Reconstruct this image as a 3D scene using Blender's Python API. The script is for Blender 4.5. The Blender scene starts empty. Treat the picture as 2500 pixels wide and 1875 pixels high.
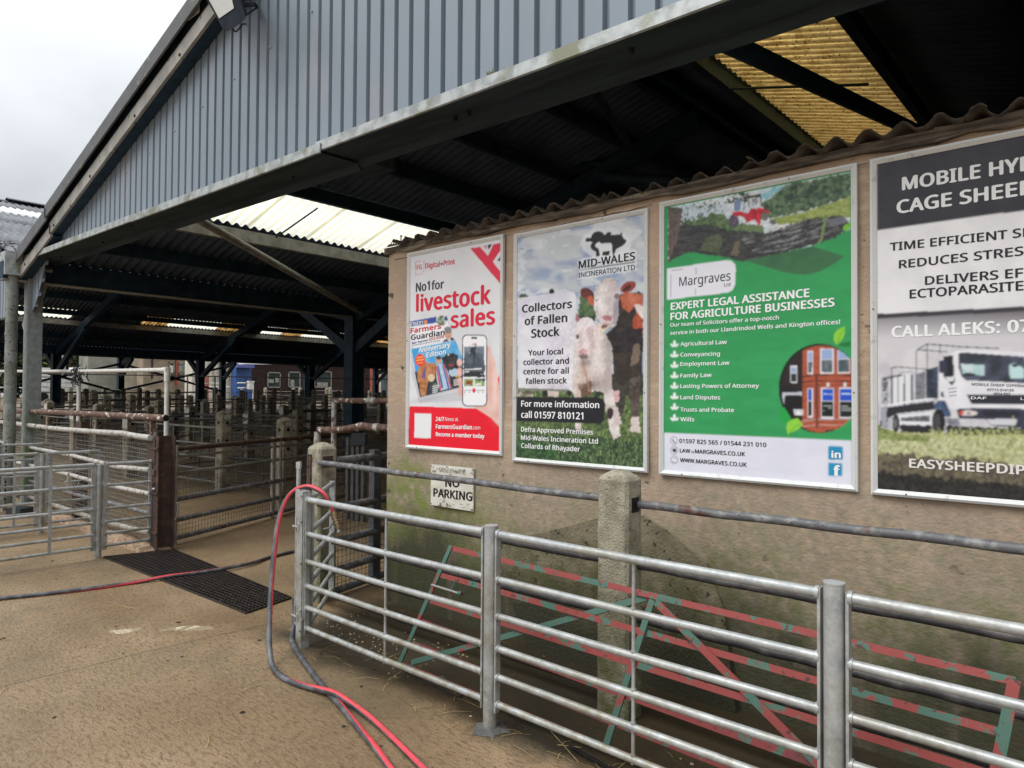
import bpy, bmesh, math, random
import numpy as np
from mathutils import Vector, Matrix
random.seed(7); rng = np.random.default_rng(7)
PI = math.pi
scene = bpy.context.scene
# ------------------------------------------------------------------ camera
YAW, PITCH, ROLL, FPX, EYE = 41.597, 1.136, .373, 1718.1, 1.65
def cam_basis():
    y, p, r = (math.radians(a) for a in (YAW, PITCH, ROLL))
    F = np.array([-math.sin(y)*math.cos(p), math.cos(y)*math.cos(p), math.sin(p)])
    R = np.array([math.cos(y), math.sin(y), 0.]); U = np.cross(R, F)
    return F, R*math.cos(r)+U*math.sin(r), U*math.cos(r)-R*math.sin(r)
CF, CR, CU = cam_basis()
CPOS = np.array([0, 0, EYE])
cd = bpy.data.cameras.new('camera'); cam = bpy.data.objects.new('camera', cd)
scene.collection.objects.link(cam)
cam.matrix_world = Matrix(((CR[0], CU[0], -CF[0], 0), (CR[1], CU[1], -CF[1], 0), (CR[2], CU[2], -CF[2], EYE), (0, 0, 0, 1)))
cd.sensor_width = 36; cd.lens = FPX/2500*36; cd.clip_start = .05; cd.clip_end = 3000
scene.camera = cam
# ------------------------------------------------------------------ sky, sun, exposure
SUN_EL, SUN_AZ = 52, 200      # soft overcast sun from behind the camera
w = bpy.data.worlds.new('World'); scene.world = w; w.use_nodes = True
nt = w.node_tree; nt.nodes.clear()
def N(t, **k):
    n = nt.nodes.new(t)
    for a, b in k.items(): setattr(n, a, b)
    return n
out = N('ShaderNodeOutputWorld'); bg = N('ShaderNodeBackground'); sky = N('ShaderNodeTexSky', sky_type='NISHITA', sun_disc=False)
sky.sun_elevation = math.radians(SUN_EL); sky.sun_rotation = math.radians(SUN_AZ); sky.altitude = 100
sca = N('ShaderNodeVectorMath', operation='SCALE'); sca.inputs['Scale'].default_value = .08
nt.links.new(sky.outputs[0], sca.inputs[0])
tc = N('ShaderNodeTexCoord'); sep = N('ShaderNodeSeparateXYZ'); nt.links.new(tc.outputs['Generated'], sep.inputs[0])
mx = N('ShaderNodeMath', operation='MAXIMUM'); mx.inputs[1].default_value = 0; nt.links.new(sep.outputs['Z'], mx.inputs[0])
pw = N('ShaderNodeMath', operation='POWER'); pw.inputs[1].default_value = 2.4; nt.links.new(mx.outputs[0], pw.inputs[0])
g0 = N('ShaderNodeMath', operation='MULTIPLY_ADD'); g0.inputs[1].default_value = .35; g0.inputs[2].default_value = .5; nt.links.new(mx.outputs[0], g0.inputs[0])
gr = N('ShaderNodeMath', operation='MULTIPLY_ADD'); gr.inputs[1].default_value = 1.45; nt.links.new(pw.outputs[0], gr.inputs[0]); nt.links.new(g0.outputs[0], gr.inputs[2])
ad = N('ShaderNodeMath', operation='ADD'); ad.inputs[1].default_value = .22; nt.links.new(mx.outputs[0], ad.inputs[0])
cb = N('ShaderNodeCombineXYZ')
for i in (0, 1):
    dv = N('ShaderNodeMath', operation='DIVIDE'); nt.links.new(sep.outputs[i], dv.inputs[0]); nt.links.new(ad.outputs[0], dv.inputs[1]); nt.links.new(dv.outputs[0], cb.inputs[i])
nz = N('ShaderNodeTexNoise'); nz.inputs['Scale'].default_value = 1.3; nz.inputs['Detail'].default_value = 5; nz.inputs['Roughness'].default_value = .5
nt.links.new(cb.outputs[0], nz.inputs['Vector'])
mr = N('ShaderNodeMapRange'); mr.inputs[1].default_value = .3; mr.inputs[2].default_value = .7; mr.inputs[3].default_value = .82; mr.inputs[4].default_value = 1.16
nt.links.new(nz.outputs['Fac'], mr.inputs[0])
ml = N('ShaderNodeMath', operation='MULTIPLY'); nt.links.new(gr.outputs[0], ml.inputs[0]); nt.links.new(mr.outputs[0], ml.inputs[1])
cl = N('ShaderNodeVectorMath', operation='SCALE'); cl.inputs[0].default_value = (.955, .99, 1.03); nt.links.new(ml.outputs[0], cl.inputs['Scale'])
mixw = N('ShaderNodeMix', data_type='RGBA'); mixw.inputs[0].default_value = .9
nt.links.new(sca.outputs[0], mixw.inputs[6]); nt.links.new(cl.outputs[0], mixw.inputs[7])
nt.links.new(mixw.outputs[2], bg.inputs[0]); bg.inputs[1].default_value = 1; nt.links.new(bg.outputs[0], out.inputs[0])
sd = bpy.data.lights.new('sun', 'SUN'); sd.energy = 1.5; sd.angle = math.radians(35); sd.color = (1, .97, .92)
so = bpy.data.objects.new('sun', sd); scene.collection.objects.link(so)
az = math.radians(SUN_AZ)
so.rotation_euler = Vector((-math.sin(az)*math.cos(math.radians(SUN_EL)), -math.cos(az)*math.cos(math.radians(SUN_EL)), -math.sin(math.radians(SUN_EL)))).to_track_quat('-Z', 'Y').to_euler()
vs = scene.view_settings; vs.view_transform = 'Standard'; vs.look = 'None'; vs.exposure = .42; vs.gamma = 1; vs.use_curve_mapping = False
scene.render.engine = 'CYCLES'
scene.cycles.max_bounces = 6; scene.cycles.diffuse_bounces = 3; scene.cycles.transmission_bounces = 4; scene.cycles.glossy_bounces = 2
# ------------------------------------------------------------------ helpers
def at(px, py, X=None, Y=None, Z=None, pl=None):
    """point of the place seen at a pixel of the photograph, on a plane known from the survey"""
    d = CF+CR*(px-1250)/FPX-CU*(py-937.5)/FPX
    if X is not None: t = X/d[0]
    elif Y is not None: t = Y/d[1]
    elif Z is not None: t = (Z-EYE)/d[2]
    else: n = np.array(pl[:3]); t = (pl[3]-n@CPOS)/(n@d)
    return CPOS+t*d
def to_px(P):
    P = np.asarray(P, float)-CPOS; d = P@CF
    return 1250+FPX*(P@CR)/d, 937.5-FPX*(P@CU)/d
def gz(x, y):
    d = -.664*x+.748*y
    return .024*min(max(0., d-9.), 60.)
coll = scene.collection
def link(o, parent=None):
    coll.objects.link(o)
    if parent is not None: o.parent = parent
    return o
def tag(o, label=None, cat=None, group=None, kind=None):
    if label: o['label'] = label
    if cat: o['category'] = cat
    if group: o['group'] = group
    if kind: o['kind'] = kind
    return o
def thing(name, label, cat, loc=(0, 0, 0), rz=0, group=None):
    o = bpy.data.objects.new(name, None); link(o); o.location = loc; o.rotation_euler = (0, 0, rz); o.empty_display_size = .2
    return tag(o, label, cat, group)
class MB:
    """collects shapes; build() links them as ONE mesh object"""
    def __init__(s): s.v = []; s.f = []; s.mi = []; s.sm = []
    def add(s, vs, fs, mi=0, smooth=False):
        b = len(s.v); s.v.extend([tuple(map(float, p)) for p in vs])
        for f in fs: s.f.append([b+i for i in f]); s.mi.append(mi); s.sm.append(smooth)
        return s
    def box(s, c, d, rz=0, mi=0):
        c = Vector(c); M = Matrix.Rotation(rz, 3, 'Z'); h = [x/2 for x in d]
        vs = [c+M@Vector((a*h[0], b*h[1], e*h[2])) for a in (-1, 1) for b in (-1, 1) for e in (-1, 1)]
        return s.add(vs, [(0, 1, 3, 2), (4, 6, 7, 5), (0, 4, 5, 1), (2, 3, 7, 6), (0, 2, 6, 4), (1, 5, 7, 3)], mi)
    def beam(s, a, b, w, h, up=(0, 0, 1), mi=0):
        a, b = Vector(a), Vector(b); t = (b-a).normalized(); sd = t.cross(Vector(up))
        if sd.length < 1e-4: sd = Vector((1, 0, 0))
        sd.normalize(); u = sd.cross(t)
        vs = [p+sd*(x*w/2)+u*(y*h/2) for p in (a, b) for x, y in ((-1, -1), (1, -1), (1, 1), (-1, 1))]
        return s.add(vs, [(0, 1, 2, 3), (7, 6, 5, 4), (0, 4, 5, 1), (1, 5, 6, 2), (2, 6, 7, 3), (3, 7, 4, 0)], mi)
    def tube(s, pts, r, n=10, mi=0, cap=True, radii=None):
        pts = [Vector(p) for p in pts]; m = len(pts); vs = []; prev = None
        for i, p in enumerate(pts):
            t = (pts[min(i+1, m-1)]-pts[max(i-1, 0)]).normalized()
            if prev is None:
                ref = Vector((0, 0, 1)) if abs(t.z) < .9 else Vector((1, 0, 0)); sd = t.cross(ref).normalized()
            else: sd = (prev-t*prev.dot(t)).normalized()
            prev = sd; u = sd.cross(t); rr = radii[i] if radii else r
            vs += [p+(sd*math.cos(2*PI*k/n)+u*math.sin(2*PI*k/n))*rr for k in range(n)]
        fs = [(i*n+k, i*n+(k+1) % n, (i+1)*n+(k+1) % n, (i+1)*n+k) for i in range(m-1) for k in range(n)]
        s.add(vs, fs, mi, True)
        if cap: s.add(vs[:n], [tuple(range(n))], mi); s.add(vs[-n:], [tuple(range(n))[::-1]], mi)
        return s
    def prism(s, poly, a, b, mi=0):
        """poly: list of 3D points (planar), extruded by vector b-a"""
        e = Vector(b)-Vector(a); n = len(poly); p = [Vector(q) for q in poly]
        s.add(p+[q+e for q in p], [tuple(range(n)), tuple(range(n, 2*n))[::-1]]+[(i, i+n, (i+1) % n+n, (i+1) % n) for i in range(n)], mi)
        return s
    def mesh(s, name, mats):
        me = bpy.data.meshes.new(name); me.from_pydata(s.v, [], s.f)
        for m in (mats if isinstance(mats, (list, tuple)) else [mats]): me.materials.append(m)
        me.polygons.foreach_set('material_index', s.mi); me.polygons.foreach_set('use_smooth', s.sm); me.update()
        return me
    def build(s, name, mats, parent=None):
        me = s.mesh(name, mats); bm = bmesh.new(); bm.from_mesh(me); bmesh.ops.recalc_face_normals(bm, faces=bm.faces); bm.to_mesh(me); bm.free()
        return link(bpy.data.objects.new(name, me), parent)
def struct(o): o['kind'] = 'structure'; return o
def copy_tree(o, parent=None):
    c = o.copy(); coll.objects.link(c)
    if parent is not None: c.parent = parent
    for ch in [x for x in CH.get(o.name, [])]: copy_tree(ch, c)
    return c
CH = {}
def register(o):
    """remember children once so copies are cheap"""
    for x in coll.objects:
        if x.parent is not None and x.parent == o: CH.setdefault(o.name, []).append(x)
# ------------------------------------------------------------------ materials
def lin(c):
    c = np.array(c, float)/255.
    return np.where(c <= .04045, c/12.92, ((c+.055)/1.055)**2.4)
class Mat:
    def __init__(s, name, rough=.7, metal=0., spec=.5):
        s.m = bpy.data.materials.new(name); s.m.use_nodes = True; s.t = s.m.node_tree
        s.b = s.t.nodes['Principled BSDF']; s.b.inputs['Roughness'].default_value = rough; s.b.inputs['Metallic'].default_value = metal
        s.b.inputs['Specular IOR Level'].default_value = spec
        s.g = s.t.nodes.new('ShaderNodeNewGeometry'); s.pos = s.g.outputs['Position']; s.col = None
    def n(s, t, **k):
        x = s.t.nodes.new(t)
        for a, b in k.items(): setattr(x, a, b)
        return x
    def l(s, a, b): s.t.links.new(a, b); return b
    def vec(s, sc=(1, 1, 1), rot=(0, 0, 0)):
        m = s.n('ShaderNodeMapping'); m.inputs['Scale'].default_value = sc; m.inputs['Rotation'].default_value = rot; s.l(s.pos, m.inputs[0]); return m.outputs[0]
    def noise(s, scale, detail=4, sc=(1, 1, 1), lo=.35, hi=.65, rot=(0, 0, 0), rough=.55):
        x = s.n('ShaderNodeTexNoise'); x.inputs['Scale'].default_value = scale; x.inputs['Detail'].default_value = detail; x.inputs['Roughness'].default_value = rough
        s.l(s.vec(sc, rot), x.inputs['Vector']); return s.rng(x.outputs['Fac'], lo, hi)
    def vor(s, scale, lo=0., hi=1., sc=(1, 1, 1), out='Distance'):
        x = s.n('ShaderNodeTexVoronoi'); x.inputs['Scale'].default_value = scale; s.l(s.vec(sc), x.inputs['Vector']); return s.rng(x.outputs[out], lo, hi)
    def rng(s, a, lo, hi, o0=0., o1=1.):
        r = s.n('ShaderNodeMapRange'); s.l(a, r.inputs[0])
        for i, v in enumerate((lo, hi, o0, o1)): r.inputs[i+1].default_value = v
        return r.outputs[0]
    def axis(s, i):
        x = s.n('ShaderNodeSeparateXYZ'); s.l(s.pos, x.inputs[0]); return x.outputs[i]
    def op(s, o, a, b=None):
        x = s.n('ShaderNodeMath', operation=o)
        for i, v in enumerate((a, b)):
            if v is None: continue
            if isinstance(v, (int, float)): x.inputs[i].default_value = v
            else: s.l(v, x.inputs[i])
        return x.outputs[0]
    def color(s, c): s.col = c; return s
    def mix(s, fac, c, blend='MIX'):
        x = s.n('ShaderNodeMix', data_type='RGBA', blend_type=blend)
        if isinstance(fac, (int, float)): x.inputs[0].default_value = fac
        else: s.l(fac, x.inputs[0])
        if isinstance(s.col, tuple): x.inputs[6].default_value = (*s.col, 1)
        else: s.l(s.col, x.inputs[6])
        if isinstance(c, tuple): x.inputs[7].default_value = (*c, 1)
        else: s.l(c, x.inputs[7])
        s.col = x.outputs[2]; return s
    def bump(s, h, strength=.3, dist=.005):
        b = s.n('ShaderNodeBump'); b.inputs['Strength'].default_value = strength; b.inputs['Distance'].default_value = dist
        s.l(h, b.inputs['Height']); s.l(b.outputs[0], s.b.inputs['Normal']); return s
    def rough(s, f): s.l(f, s.b.inputs['Roughness']); return s
    def done(s):
        if isinstance(s.col, tuple): s.b.inputs['Base Color'].default_value = (*s.col, 1)
        else: s.l(s.col, s.b.inputs['Base Color'])
        return s.m
M = {}
def simple(name, c, rough=.7, metal=0., var=.25, scale=8, c2=None, bump=0., spec=None):
    m = Mat(name, rough, metal, spec if spec is not None else (.2 if max(c) < .08 else .5)).color(tuple(c)); c2 = c2 or tuple(x*(1-var*1.6) for x in c)
    f = m.noise(scale, 5); m.mix(f, tuple(c2))
    if bump: m.bump(f, bump)
    M[name] = m.done(); return M[name]
# galvanised steel: mottled zinc with faint grime near the ground
def galv(name, base, dark, grime, metal=.35):
    m = Mat(name, .42, metal).color(base); m.mix(m.noise(13, 9, lo=.4, hi=.64, rough=.7), dark); m.mix(m.op('MULTIPLY', m.noise(3, 6, lo=.5, hi=.68), .5), grime); m.mix(m.op('MULTIPLY', m.vor(60, .5, .9), .15), (.7, .72, .72))
    low = m.op('MULTIPLY', m.rng(m.axis(2), .75, .05), m.noise(14, 5, lo=.42, hi=.62)); m.mix(m.op('MULTIPLY', low, .75), grime)
    m.bump(m.noise(120, 3), .12, .002); m.rough(m.noise(25, 4, lo=.2, hi=.8)); M[name] = m.done()
    x = [n for n in m.t.nodes if n.type == 'MAP_RANGE'][-1]; x.inputs[3].default_value = .32; x.inputs[4].default_value = .6
galv('galvanised', (.43, .445, .44), (.29, .305, .31), (.19, .165, .085))
galv('galvanised_dull', (.25, .24, .205), (.13, .125, .105), (.05, .045, .03), .15)
galv('galvanised_worn', (.4, .39, .36), (.2, .17, .14), (.16, .12, .08), .15)
m = Mat('black_pipe', .5, .1).color((.035, .033, .034)); m.mix(m.noise(12, 6, lo=.5, hi=.65), (.075, .07, .068)); m.bump(m.noise(70, 4), .25, .003); M['black_pipe'] = m.done()
m = Mat('dark_pipe', .55, .1).color((.11, .11, .115)); m.mix(m.noise(16, 6, sc=(1, 1, 1), lo=.48, hi=.62), (.22, .22, .215)); m.mix(m.noise(5, 4, lo=.58, hi=.66), (.1, .035, .025)); m.mix(m.noise(60, 3, lo=.62, hi=.7), (.03, .03, .03)); m.bump(m.noise(70, 4), .25, .003); M['dark_pipe'] = m.done()
m = Mat('rust', .8, .05).color((.06, .033, .026)); m.mix(m.noise(9, 6, lo=.5, hi=.66), (.12, .062, .04)); m.mix(m.noise(24, 5, lo=.6, hi=.66), (.02, .015, .014)); m.bump(m.noise(50, 5), .5, .004); M['rust'] = m.done()
m = Mat('flaked_rust', .7, .05).color((.1, .05, .036)); m.mix(m.noise(17, 6, lo=.5, hi=.6), (.19, .125, .09)); m.mix(m.noise(14, 3, lo=.62, hi=.635), (.62, .6, .55)); m.bump(m.noise(50, 5), .4, .003); M['flaked_rust'] = m.done()
m = Mat('scuffed_white_pipe', .6, .05).color((.42, .41, .38)); m.mix(m.noise(16, 5, lo=.5, hi=.66), (.2, .15, .12)); m.mix(m.noise(9, 5, lo=.6, hi=.66), (.11, .06, .045)); M['scuffed_white_pipe'] = m.done()
simple('steel_blue_dark', (.02, .045, .075), .6, .1, .3, 6)
simple('steel_pale', (.3, .3, .27), .6, .1, .25, 7)
simple('white_pipe', (.68, .67, .63), .5, 0, .15, 15)
simple('black_iron', (.018, .018, .02), .5, .2, .3, 20)
# concrete of the posts: lichen, grime and green towards the foot
def concrete(name, base, dark, moss, mh):
    m = Mat(name, .88).color(base); m.mix(m.noise(11, 6, lo=.38, hi=.66), dark); m.mix(m.noise(55, 5, lo=.58, hi=.68), tuple(x*.35 for x in base))
    m.mix(m.op('MULTIPLY', m.noise(5, 5, lo=.56, hi=.66), .8), tuple(x*.3 for x in base))
    g = m.op('MULTIPLY', m.rng(m.op('ADD', m.axis(2), m.noise(4, 5, lo=0, hi=1)), mh+.75, mh-.15), m.noise(18, 4, lo=.25, hi=.6)); m.mix(m.op('MULTIPLY', g, .85), moss)
    m.bump(m.noise(90, 6), .55, .006); M[name] = m.done()
concrete('post_concrete', (.36, .33, .25), (.21, .19, .14), (.105, .115, .03), .8)
concrete('pen_concrete', (.34, .3, .225), (.19, .17, .12), (.07, .07, .04), .3)
concrete('pen_concrete_grey', (.12, .12, .115), (.07, .07, .068), (.06, .06, .04), .2)
# rendered wall
m = Mat('wall_render', .9).color((.43, .315, .225))
m.mix(m.noise(2.3, 6, lo=.38, hi=.66), (.35, .262, .19)); m.mix(m.noise(9, 5, sc=(1, 1, 3), lo=.5, hi=.75), (.49, .38, .28)); m.mix(m.noise(1.1, 4, lo=.5, hi=.66), (.37, .275, .21))
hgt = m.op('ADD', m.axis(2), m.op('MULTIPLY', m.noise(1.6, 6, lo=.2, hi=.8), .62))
m.mix(m.op('MULTIPLY', m.rng(hgt, 1.75, 1.38), m.noise(22, 5, lo=.3, hi=.68)), (.255, .22, .16))
m.mix(m.op('MULTIPLY', m.rng(hgt, 1.36, .92), m.noise(16, 6, lo=.33, hi=.6)), (.17, .17, .075)); m.mix(m.op('MULTIPLY', m.op('MULTIPLY', m.rng(hgt, 1.5, 1.1), m.rng(m.axis(0), -3.0, -4.1)), m.noise(8, 6, lo=.38, hi=.58)), (.17, .2, .05))
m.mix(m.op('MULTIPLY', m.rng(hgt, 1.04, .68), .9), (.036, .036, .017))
m.mix(m.noise(7, 4, lo=.67, hi=.71), (.1, .08, .055)); m.mix(m.noise(75, 3, lo=.66, hi=.72), (.15, .115, .085))
m.mix(m.op('MULTIPLY', m.noise(3.5, 5, sc=(1.6, 1, .12), lo=.56, hi=.7), .3), (.25, .19, .14))
m.bump(m.noise(42, 7, sc=(1, 1, 1.6)), .35, .005); M['wall_render'] = m.done()
m = Mat('haunch_render', .92).color((.21, .175, .115)); m.mix(m.noise(8, 6, lo=.4, hi=.62), (.14, .12, .075))
h = m.op('ADD', m.axis(2), m.op('MULTIPLY', m.noise(3, 5, lo=.2, hi=.8), .3)); m.mix(m.op('MULTIPLY', m.rng(h, .95, .6), m.noise(14, 5, lo=.35, hi=.6)), (.085, .09, .028)); m.mix(m.rng(h, .72, .4), (.038, .036, .018))
m.mix(m.noise(22, 4, lo=.62, hi=.68), (.04, .035, .022)); m.bump(m.noise(60, 6), .5, .006); M['haunch_render'] = m.done()
# yard concrete, wet and brown
m = Mat('wet_yard_concrete', .5).color((.25, .168, .09))
m.mix(m.noise(1.1, 6, lo=.38, hi=.62), (.17, .118, .065)); m.mix(m.noise(2.7, 5, lo=.5, hi=.68, sc=(.5, 1.5, 1), rot=(0, 0, .7)), (.27, .19, .11)); m.mix(m.noise(26, 8, lo=.42, hi=.66, sc=(1, 2.2, 1), rot=(0, 0, .5)), (.29, .2, .11)); m.mix(m.noise(17, 7, lo=.5, hi=.62, sc=(1, 3.5, 1), rot=(0, 0, .62)), (.15, .098, .05))
m.mix(m.noise(140, 3, lo=.6, hi=.72), (.4, .32, .2)); m.mix(m.noise(60, 4, lo=.6, hi=.72), (.05, .037, .022))
m.mix(m.op('MULTIPLY', m.noise(.7, 5, lo=.55, hi=.66), .5), (.09, .08, .05))
# dark wet moss along the foot of the wall and the fences
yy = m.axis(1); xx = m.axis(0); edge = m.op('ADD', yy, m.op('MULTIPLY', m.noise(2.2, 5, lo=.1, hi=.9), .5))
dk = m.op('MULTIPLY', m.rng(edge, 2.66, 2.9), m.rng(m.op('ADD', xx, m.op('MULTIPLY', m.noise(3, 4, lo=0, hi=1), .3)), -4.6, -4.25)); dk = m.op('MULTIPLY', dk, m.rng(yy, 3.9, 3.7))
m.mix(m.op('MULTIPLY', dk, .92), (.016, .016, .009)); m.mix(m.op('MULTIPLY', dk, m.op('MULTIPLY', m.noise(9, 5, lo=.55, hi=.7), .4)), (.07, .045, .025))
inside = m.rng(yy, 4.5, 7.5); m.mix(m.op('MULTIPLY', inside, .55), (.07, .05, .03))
damp = m.noise(.85, 5, lo=.4, hi=.62); fine = m.noise(90, 4, lo=.3, hi=.7)
pud = None
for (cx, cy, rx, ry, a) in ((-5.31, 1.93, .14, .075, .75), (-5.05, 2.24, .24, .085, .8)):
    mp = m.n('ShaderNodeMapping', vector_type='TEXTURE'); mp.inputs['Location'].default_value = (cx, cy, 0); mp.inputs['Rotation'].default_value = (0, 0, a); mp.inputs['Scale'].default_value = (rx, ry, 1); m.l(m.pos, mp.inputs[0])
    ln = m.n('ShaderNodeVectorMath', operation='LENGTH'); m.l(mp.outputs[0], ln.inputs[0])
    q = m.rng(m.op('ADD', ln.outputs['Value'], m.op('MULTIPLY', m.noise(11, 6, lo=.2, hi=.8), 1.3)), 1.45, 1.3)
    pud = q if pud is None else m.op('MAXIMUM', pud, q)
ro = m.op('SUBTRACT', m.op('ADD', m.op('MULTIPLY', damp, -.3), .56), m.op('MULTIPLY', fine, -.12)); ro = m.op('MULTIPLY', ro, m.op('SUBTRACT', 1, m.op('MULTIPLY', pud, .97)))
m.rough(ro); m.mix(m.op('MULTIPLY', damp, .35), (.13, .085, .045)); m.mix(m.op('MULTIPLY', pud, .7), (.4, .33, .21))  # reflected skylight painted into the puddles as a pale tint
hh = m.op('MULTIPLY', m.op('ADD', m.op('MULTIPLY', m.noise(70, 6, lo=.2, hi=.8), 1.), m.op('MULTIPLY', m.noise(160, 3, lo=.2, hi=.8), .6)), m.op('SUBTRACT', 1, pud)); m.bump(hh, .5, .006)
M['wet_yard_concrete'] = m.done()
m = Mat('broken_kerb_concrete', .9).color((.42, .3, .2)); m.mix(m.noise(12, 6, lo=.4, hi=.6), (.3, .2, .13)); m.mix(m.noise(30, 4, lo=.58, hi=.64), (.15, .1, .07)); m.bump(m.noise(30, 6), .8, .012); M['broken_kerb_concrete'] = m.done()
simple('grate_iron', (.045, .036, .032), .45, .1, .3, 20, spec=.4)
# roofing
m = Mat('roof_sheet_grey', .85).color((.15, .155, .17)); m.mix(m.noise(3, 6, lo=.4, hi=.65), (.1, .105, .115)); m.mix(m.noise(14, 5, lo=.6, hi=.7), (.25, .25, .24)); m.bump(m.noise(60, 4), .3, .004); M['roof_sheet_grey'] = m.done()
m = Mat('shaded_sheet', .9).color((.062, .088, .13)); m.mix(m.noise(2, 6, lo=.4, hi=.65), (.04, .06, .095)); M['shaded_sheet'] = m.done()  # same sheet seen from inside, its gloom put into a darker, bluer colour
m = Mat('asbestos_edge', .9).color((.09, .07, .055)); m.mix(m.noise(20, 6, lo=.4, hi=.6), (.05, .04, .032)); m.bump(m.noise(60, 5), .5, .005); M['asbestos_edge'] = m.done()
m = Mat('lichen', .95).color((.3, .31, .28)); m.mix(m.noise(25, 5, lo=.45, hi=.55), (.1, .1, .1)); m.bump(m.noise(30, 5), 1, .03); M['lichen'] = m.done()
FL_PH = 2.2
def translucent(name, c, c2, scale, lo, hi, sc=(1, 1, 1), extra=None, flute_shade=None, dif=.1):
    m = Mat(name, .6).color(c); m.mix(m.noise(scale, 6, sc=sc, lo=lo, hi=hi), c2)
    if flute_shade: m.mix(m.op('MULTIPLY', m.rng(m.op('SINE', m.op('ADD', m.op('MULTIPLY', m.axis(1), 2*PI/.146), FL_PH)), .3, 1.), flute_shade[1]), flute_shade[0])  # shading of the flutes put into the colour as darker bands
    if extra: m.mix(m.noise(extra[0], 5, lo=extra[1], hi=extra[2]), extra[3])
    t = m.n('ShaderNodeBsdfTranslucent'); d = m.n('ShaderNodeBsdfDiffuse'); mx = m.n('ShaderNodeMixShader'); mx.inputs[0].default_value = dif
    m.l(m.col, t.inputs[0]); m.l(m.col, d.inputs[0]); m.l(t.outputs[0], mx.inputs[1]); m.l(d.outputs[0], mx.inputs[2]); m.l(mx.outputs[0], m.t.nodes['Material Output'].inputs[0]); M[name] = m.m
translucent('fibreglass_clear', (.99, .985, .93), (.96, .945, .86), 3, .4, .7, sc=(.2, 6, 1), flute_shade=((.85, .8, .62), .35))
translucent('rooflight_white', (.85, .86, .84), (.7, .7, .66), 5, .5, .7, dif=.6)
translucent('fibreglass_yellow', (.95, .8, .47), (.6, .46, .23), 7, .42, .7, sc=(1, 2.4, 1), extra=(42, .61, .64, (.08, .055, .03)), flute_shade=((.2, .13, .05), .72))
translucent('fibreglass_amber', (.8, .62, .36), (.42, .3, .15), 5, .4, .6, flute_shade=((.25, .17, .08), .7))
m = Mat('cladding_blue_grey', .45, .1).color((.205, .25, .295)); m.mix(m.noise(.9, 5, lo=.35, hi=.68), (.175, .212, .255)); m.mix(m.noise(1.7, 5, lo=.55, hi=.7, sc=(2, 1, .6)), (.235, .25, .28)); m.mix(m.noise(40, 2, lo=.76, hi=.78), (.06, .06, .06)); m.mix(m.op('MULTIPLY', m.noise(6, 4, sc=(5, 1, .3), lo=.5, hi=.75), .35), (.2, .22, .25)); M['cladding_blue_grey'] = m.done()
m = Mat('lintel_zinc', .5, .35).color((.42, .45, .45)); m.mix(m.noise(10, 6, lo=.42, hi=.6), (.26, .28, .28)); m.mix(m.noise(3, 5, lo=.57, hi=.66), (.2, .21, .15)); M['lintel_zinc'] = m.done()
m = Mat('lintel_soffit', .9, .0, .15).color((.032, .046, .054)); m.mix(m.noise(4, 6, sc=(.3, 3, 1), lo=.42, hi=.62), (.02, .028, .034)); m.mix(m.noise(9, 5, lo=.62, hi=.7), (.04, .04, .04)); M['lintel_soffit'] = m.done()  # same zinc as the lip, underside shade put into the dark colour
m = Mat('barge_dark', .7).color((.1, .105, .11)); m.mix(m.noise(6, 6, lo=.42, hi=.62), (.08, .085, .09)); m.mix(m.noise(11, 4, lo=.63, hi=.7), (.2, .19, .13)); M['barge_dark'] = m.done()
m = Mat('barge_pale', .6).color((.3, .29, .265)); m.mix(m.noise(4, 6, lo=.42, hi=.62), (.2, .195, .18)); m.mix(m.noise(9, 5, lo=.62, hi=.67), (.1, .11, .06)); M['barge_pale'] = m.done()
m = Mat('weathered_timber', .9).color((.14, .108, .078)); m.mix(m.noise(7, 8, sc=(.6, 1, 6), lo=.42, hi=.6), (.05, .038, .028)); m.mix(m.noise(4, 6, sc=(.8, 1, 4), lo=.54, hi=.64), (.25, .205, .15)); m.bump(m.noise(20, 6, sc=(.3, 1, 6)), .8, .01); M['weathered_timber'] = m.done()
m = Mat('frame_aluminium', .5, .0).color((.62, .63, .62)); m.mix(m.noise(20, 4, lo=.6, hi=.75), (.4, .41, .4)); M['frame_aluminium'] = m.done()
m = Mat('gate_paint', .6, .0).color((.235, .036, .03)); m.mix(m.noise(9, 6, lo=.535, hi=.56), (.05, .12, .088)); m.mix(m.noise(33, 5, lo=.62, hi=.65), (.06, .022, .018)); m.mix(m.noise(8, 5, lo=.6, hi=.75), (.1, .05, .035)); m.bump(m.noise(13, 2, lo=.515, hi=.525), .3, .001); M['gate_paint'] = m.done()
m = Mat('gate_paint_red', .6, .0).color((.2, .03, .028)); m.mix(m.noise(13, 6, lo=.58, hi=.61), (.05, .12, .088)); m.mix(m.noise(6, 5, lo=.5, hi=.65), (.13, .03, .028)); m.mix(m.noise(45, 4, lo=.6, hi=.64), (.09, .02, .02)); M['gate_paint_red'] = m.done()
m = Mat('gate_paint_green', .6, .0).color((.05, .122, .09)); m.mix(m.noise(17, 5, lo=.57, hi=.59), (.22, .04, .034)); M['gate_paint_green'] = m.done()
m = Mat('hose_black', .5).color((.045, .047, .052)); m.mix(m.noise(12, 6, lo=.45, hi=.65, sc=(1, 1, .5)), (.13, .135, .145)); m.bump(m.noise(90, 3), .15, .002); M['hose_black'] = m.done()
m = Mat('hose_red', .5).color((.6, .05, .065)); m.mix(m.noise(18, 6, lo=.45, hi=.65), (.44, .045, .055)); m.mix(m.noise(40, 4, lo=.62, hi=.68), (.25, .08, .07)); M['hose_red'] = m.done()
simple('brass', (.3, .22, .12), .4, .7, .3, 40)
simple('lamp_housing', (.025, .03, .04), .9, .0, .2, 10, spec=.05)
simple('lamp_glass', (.42, .42, .38), .25, 0, .1, 5)
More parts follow.
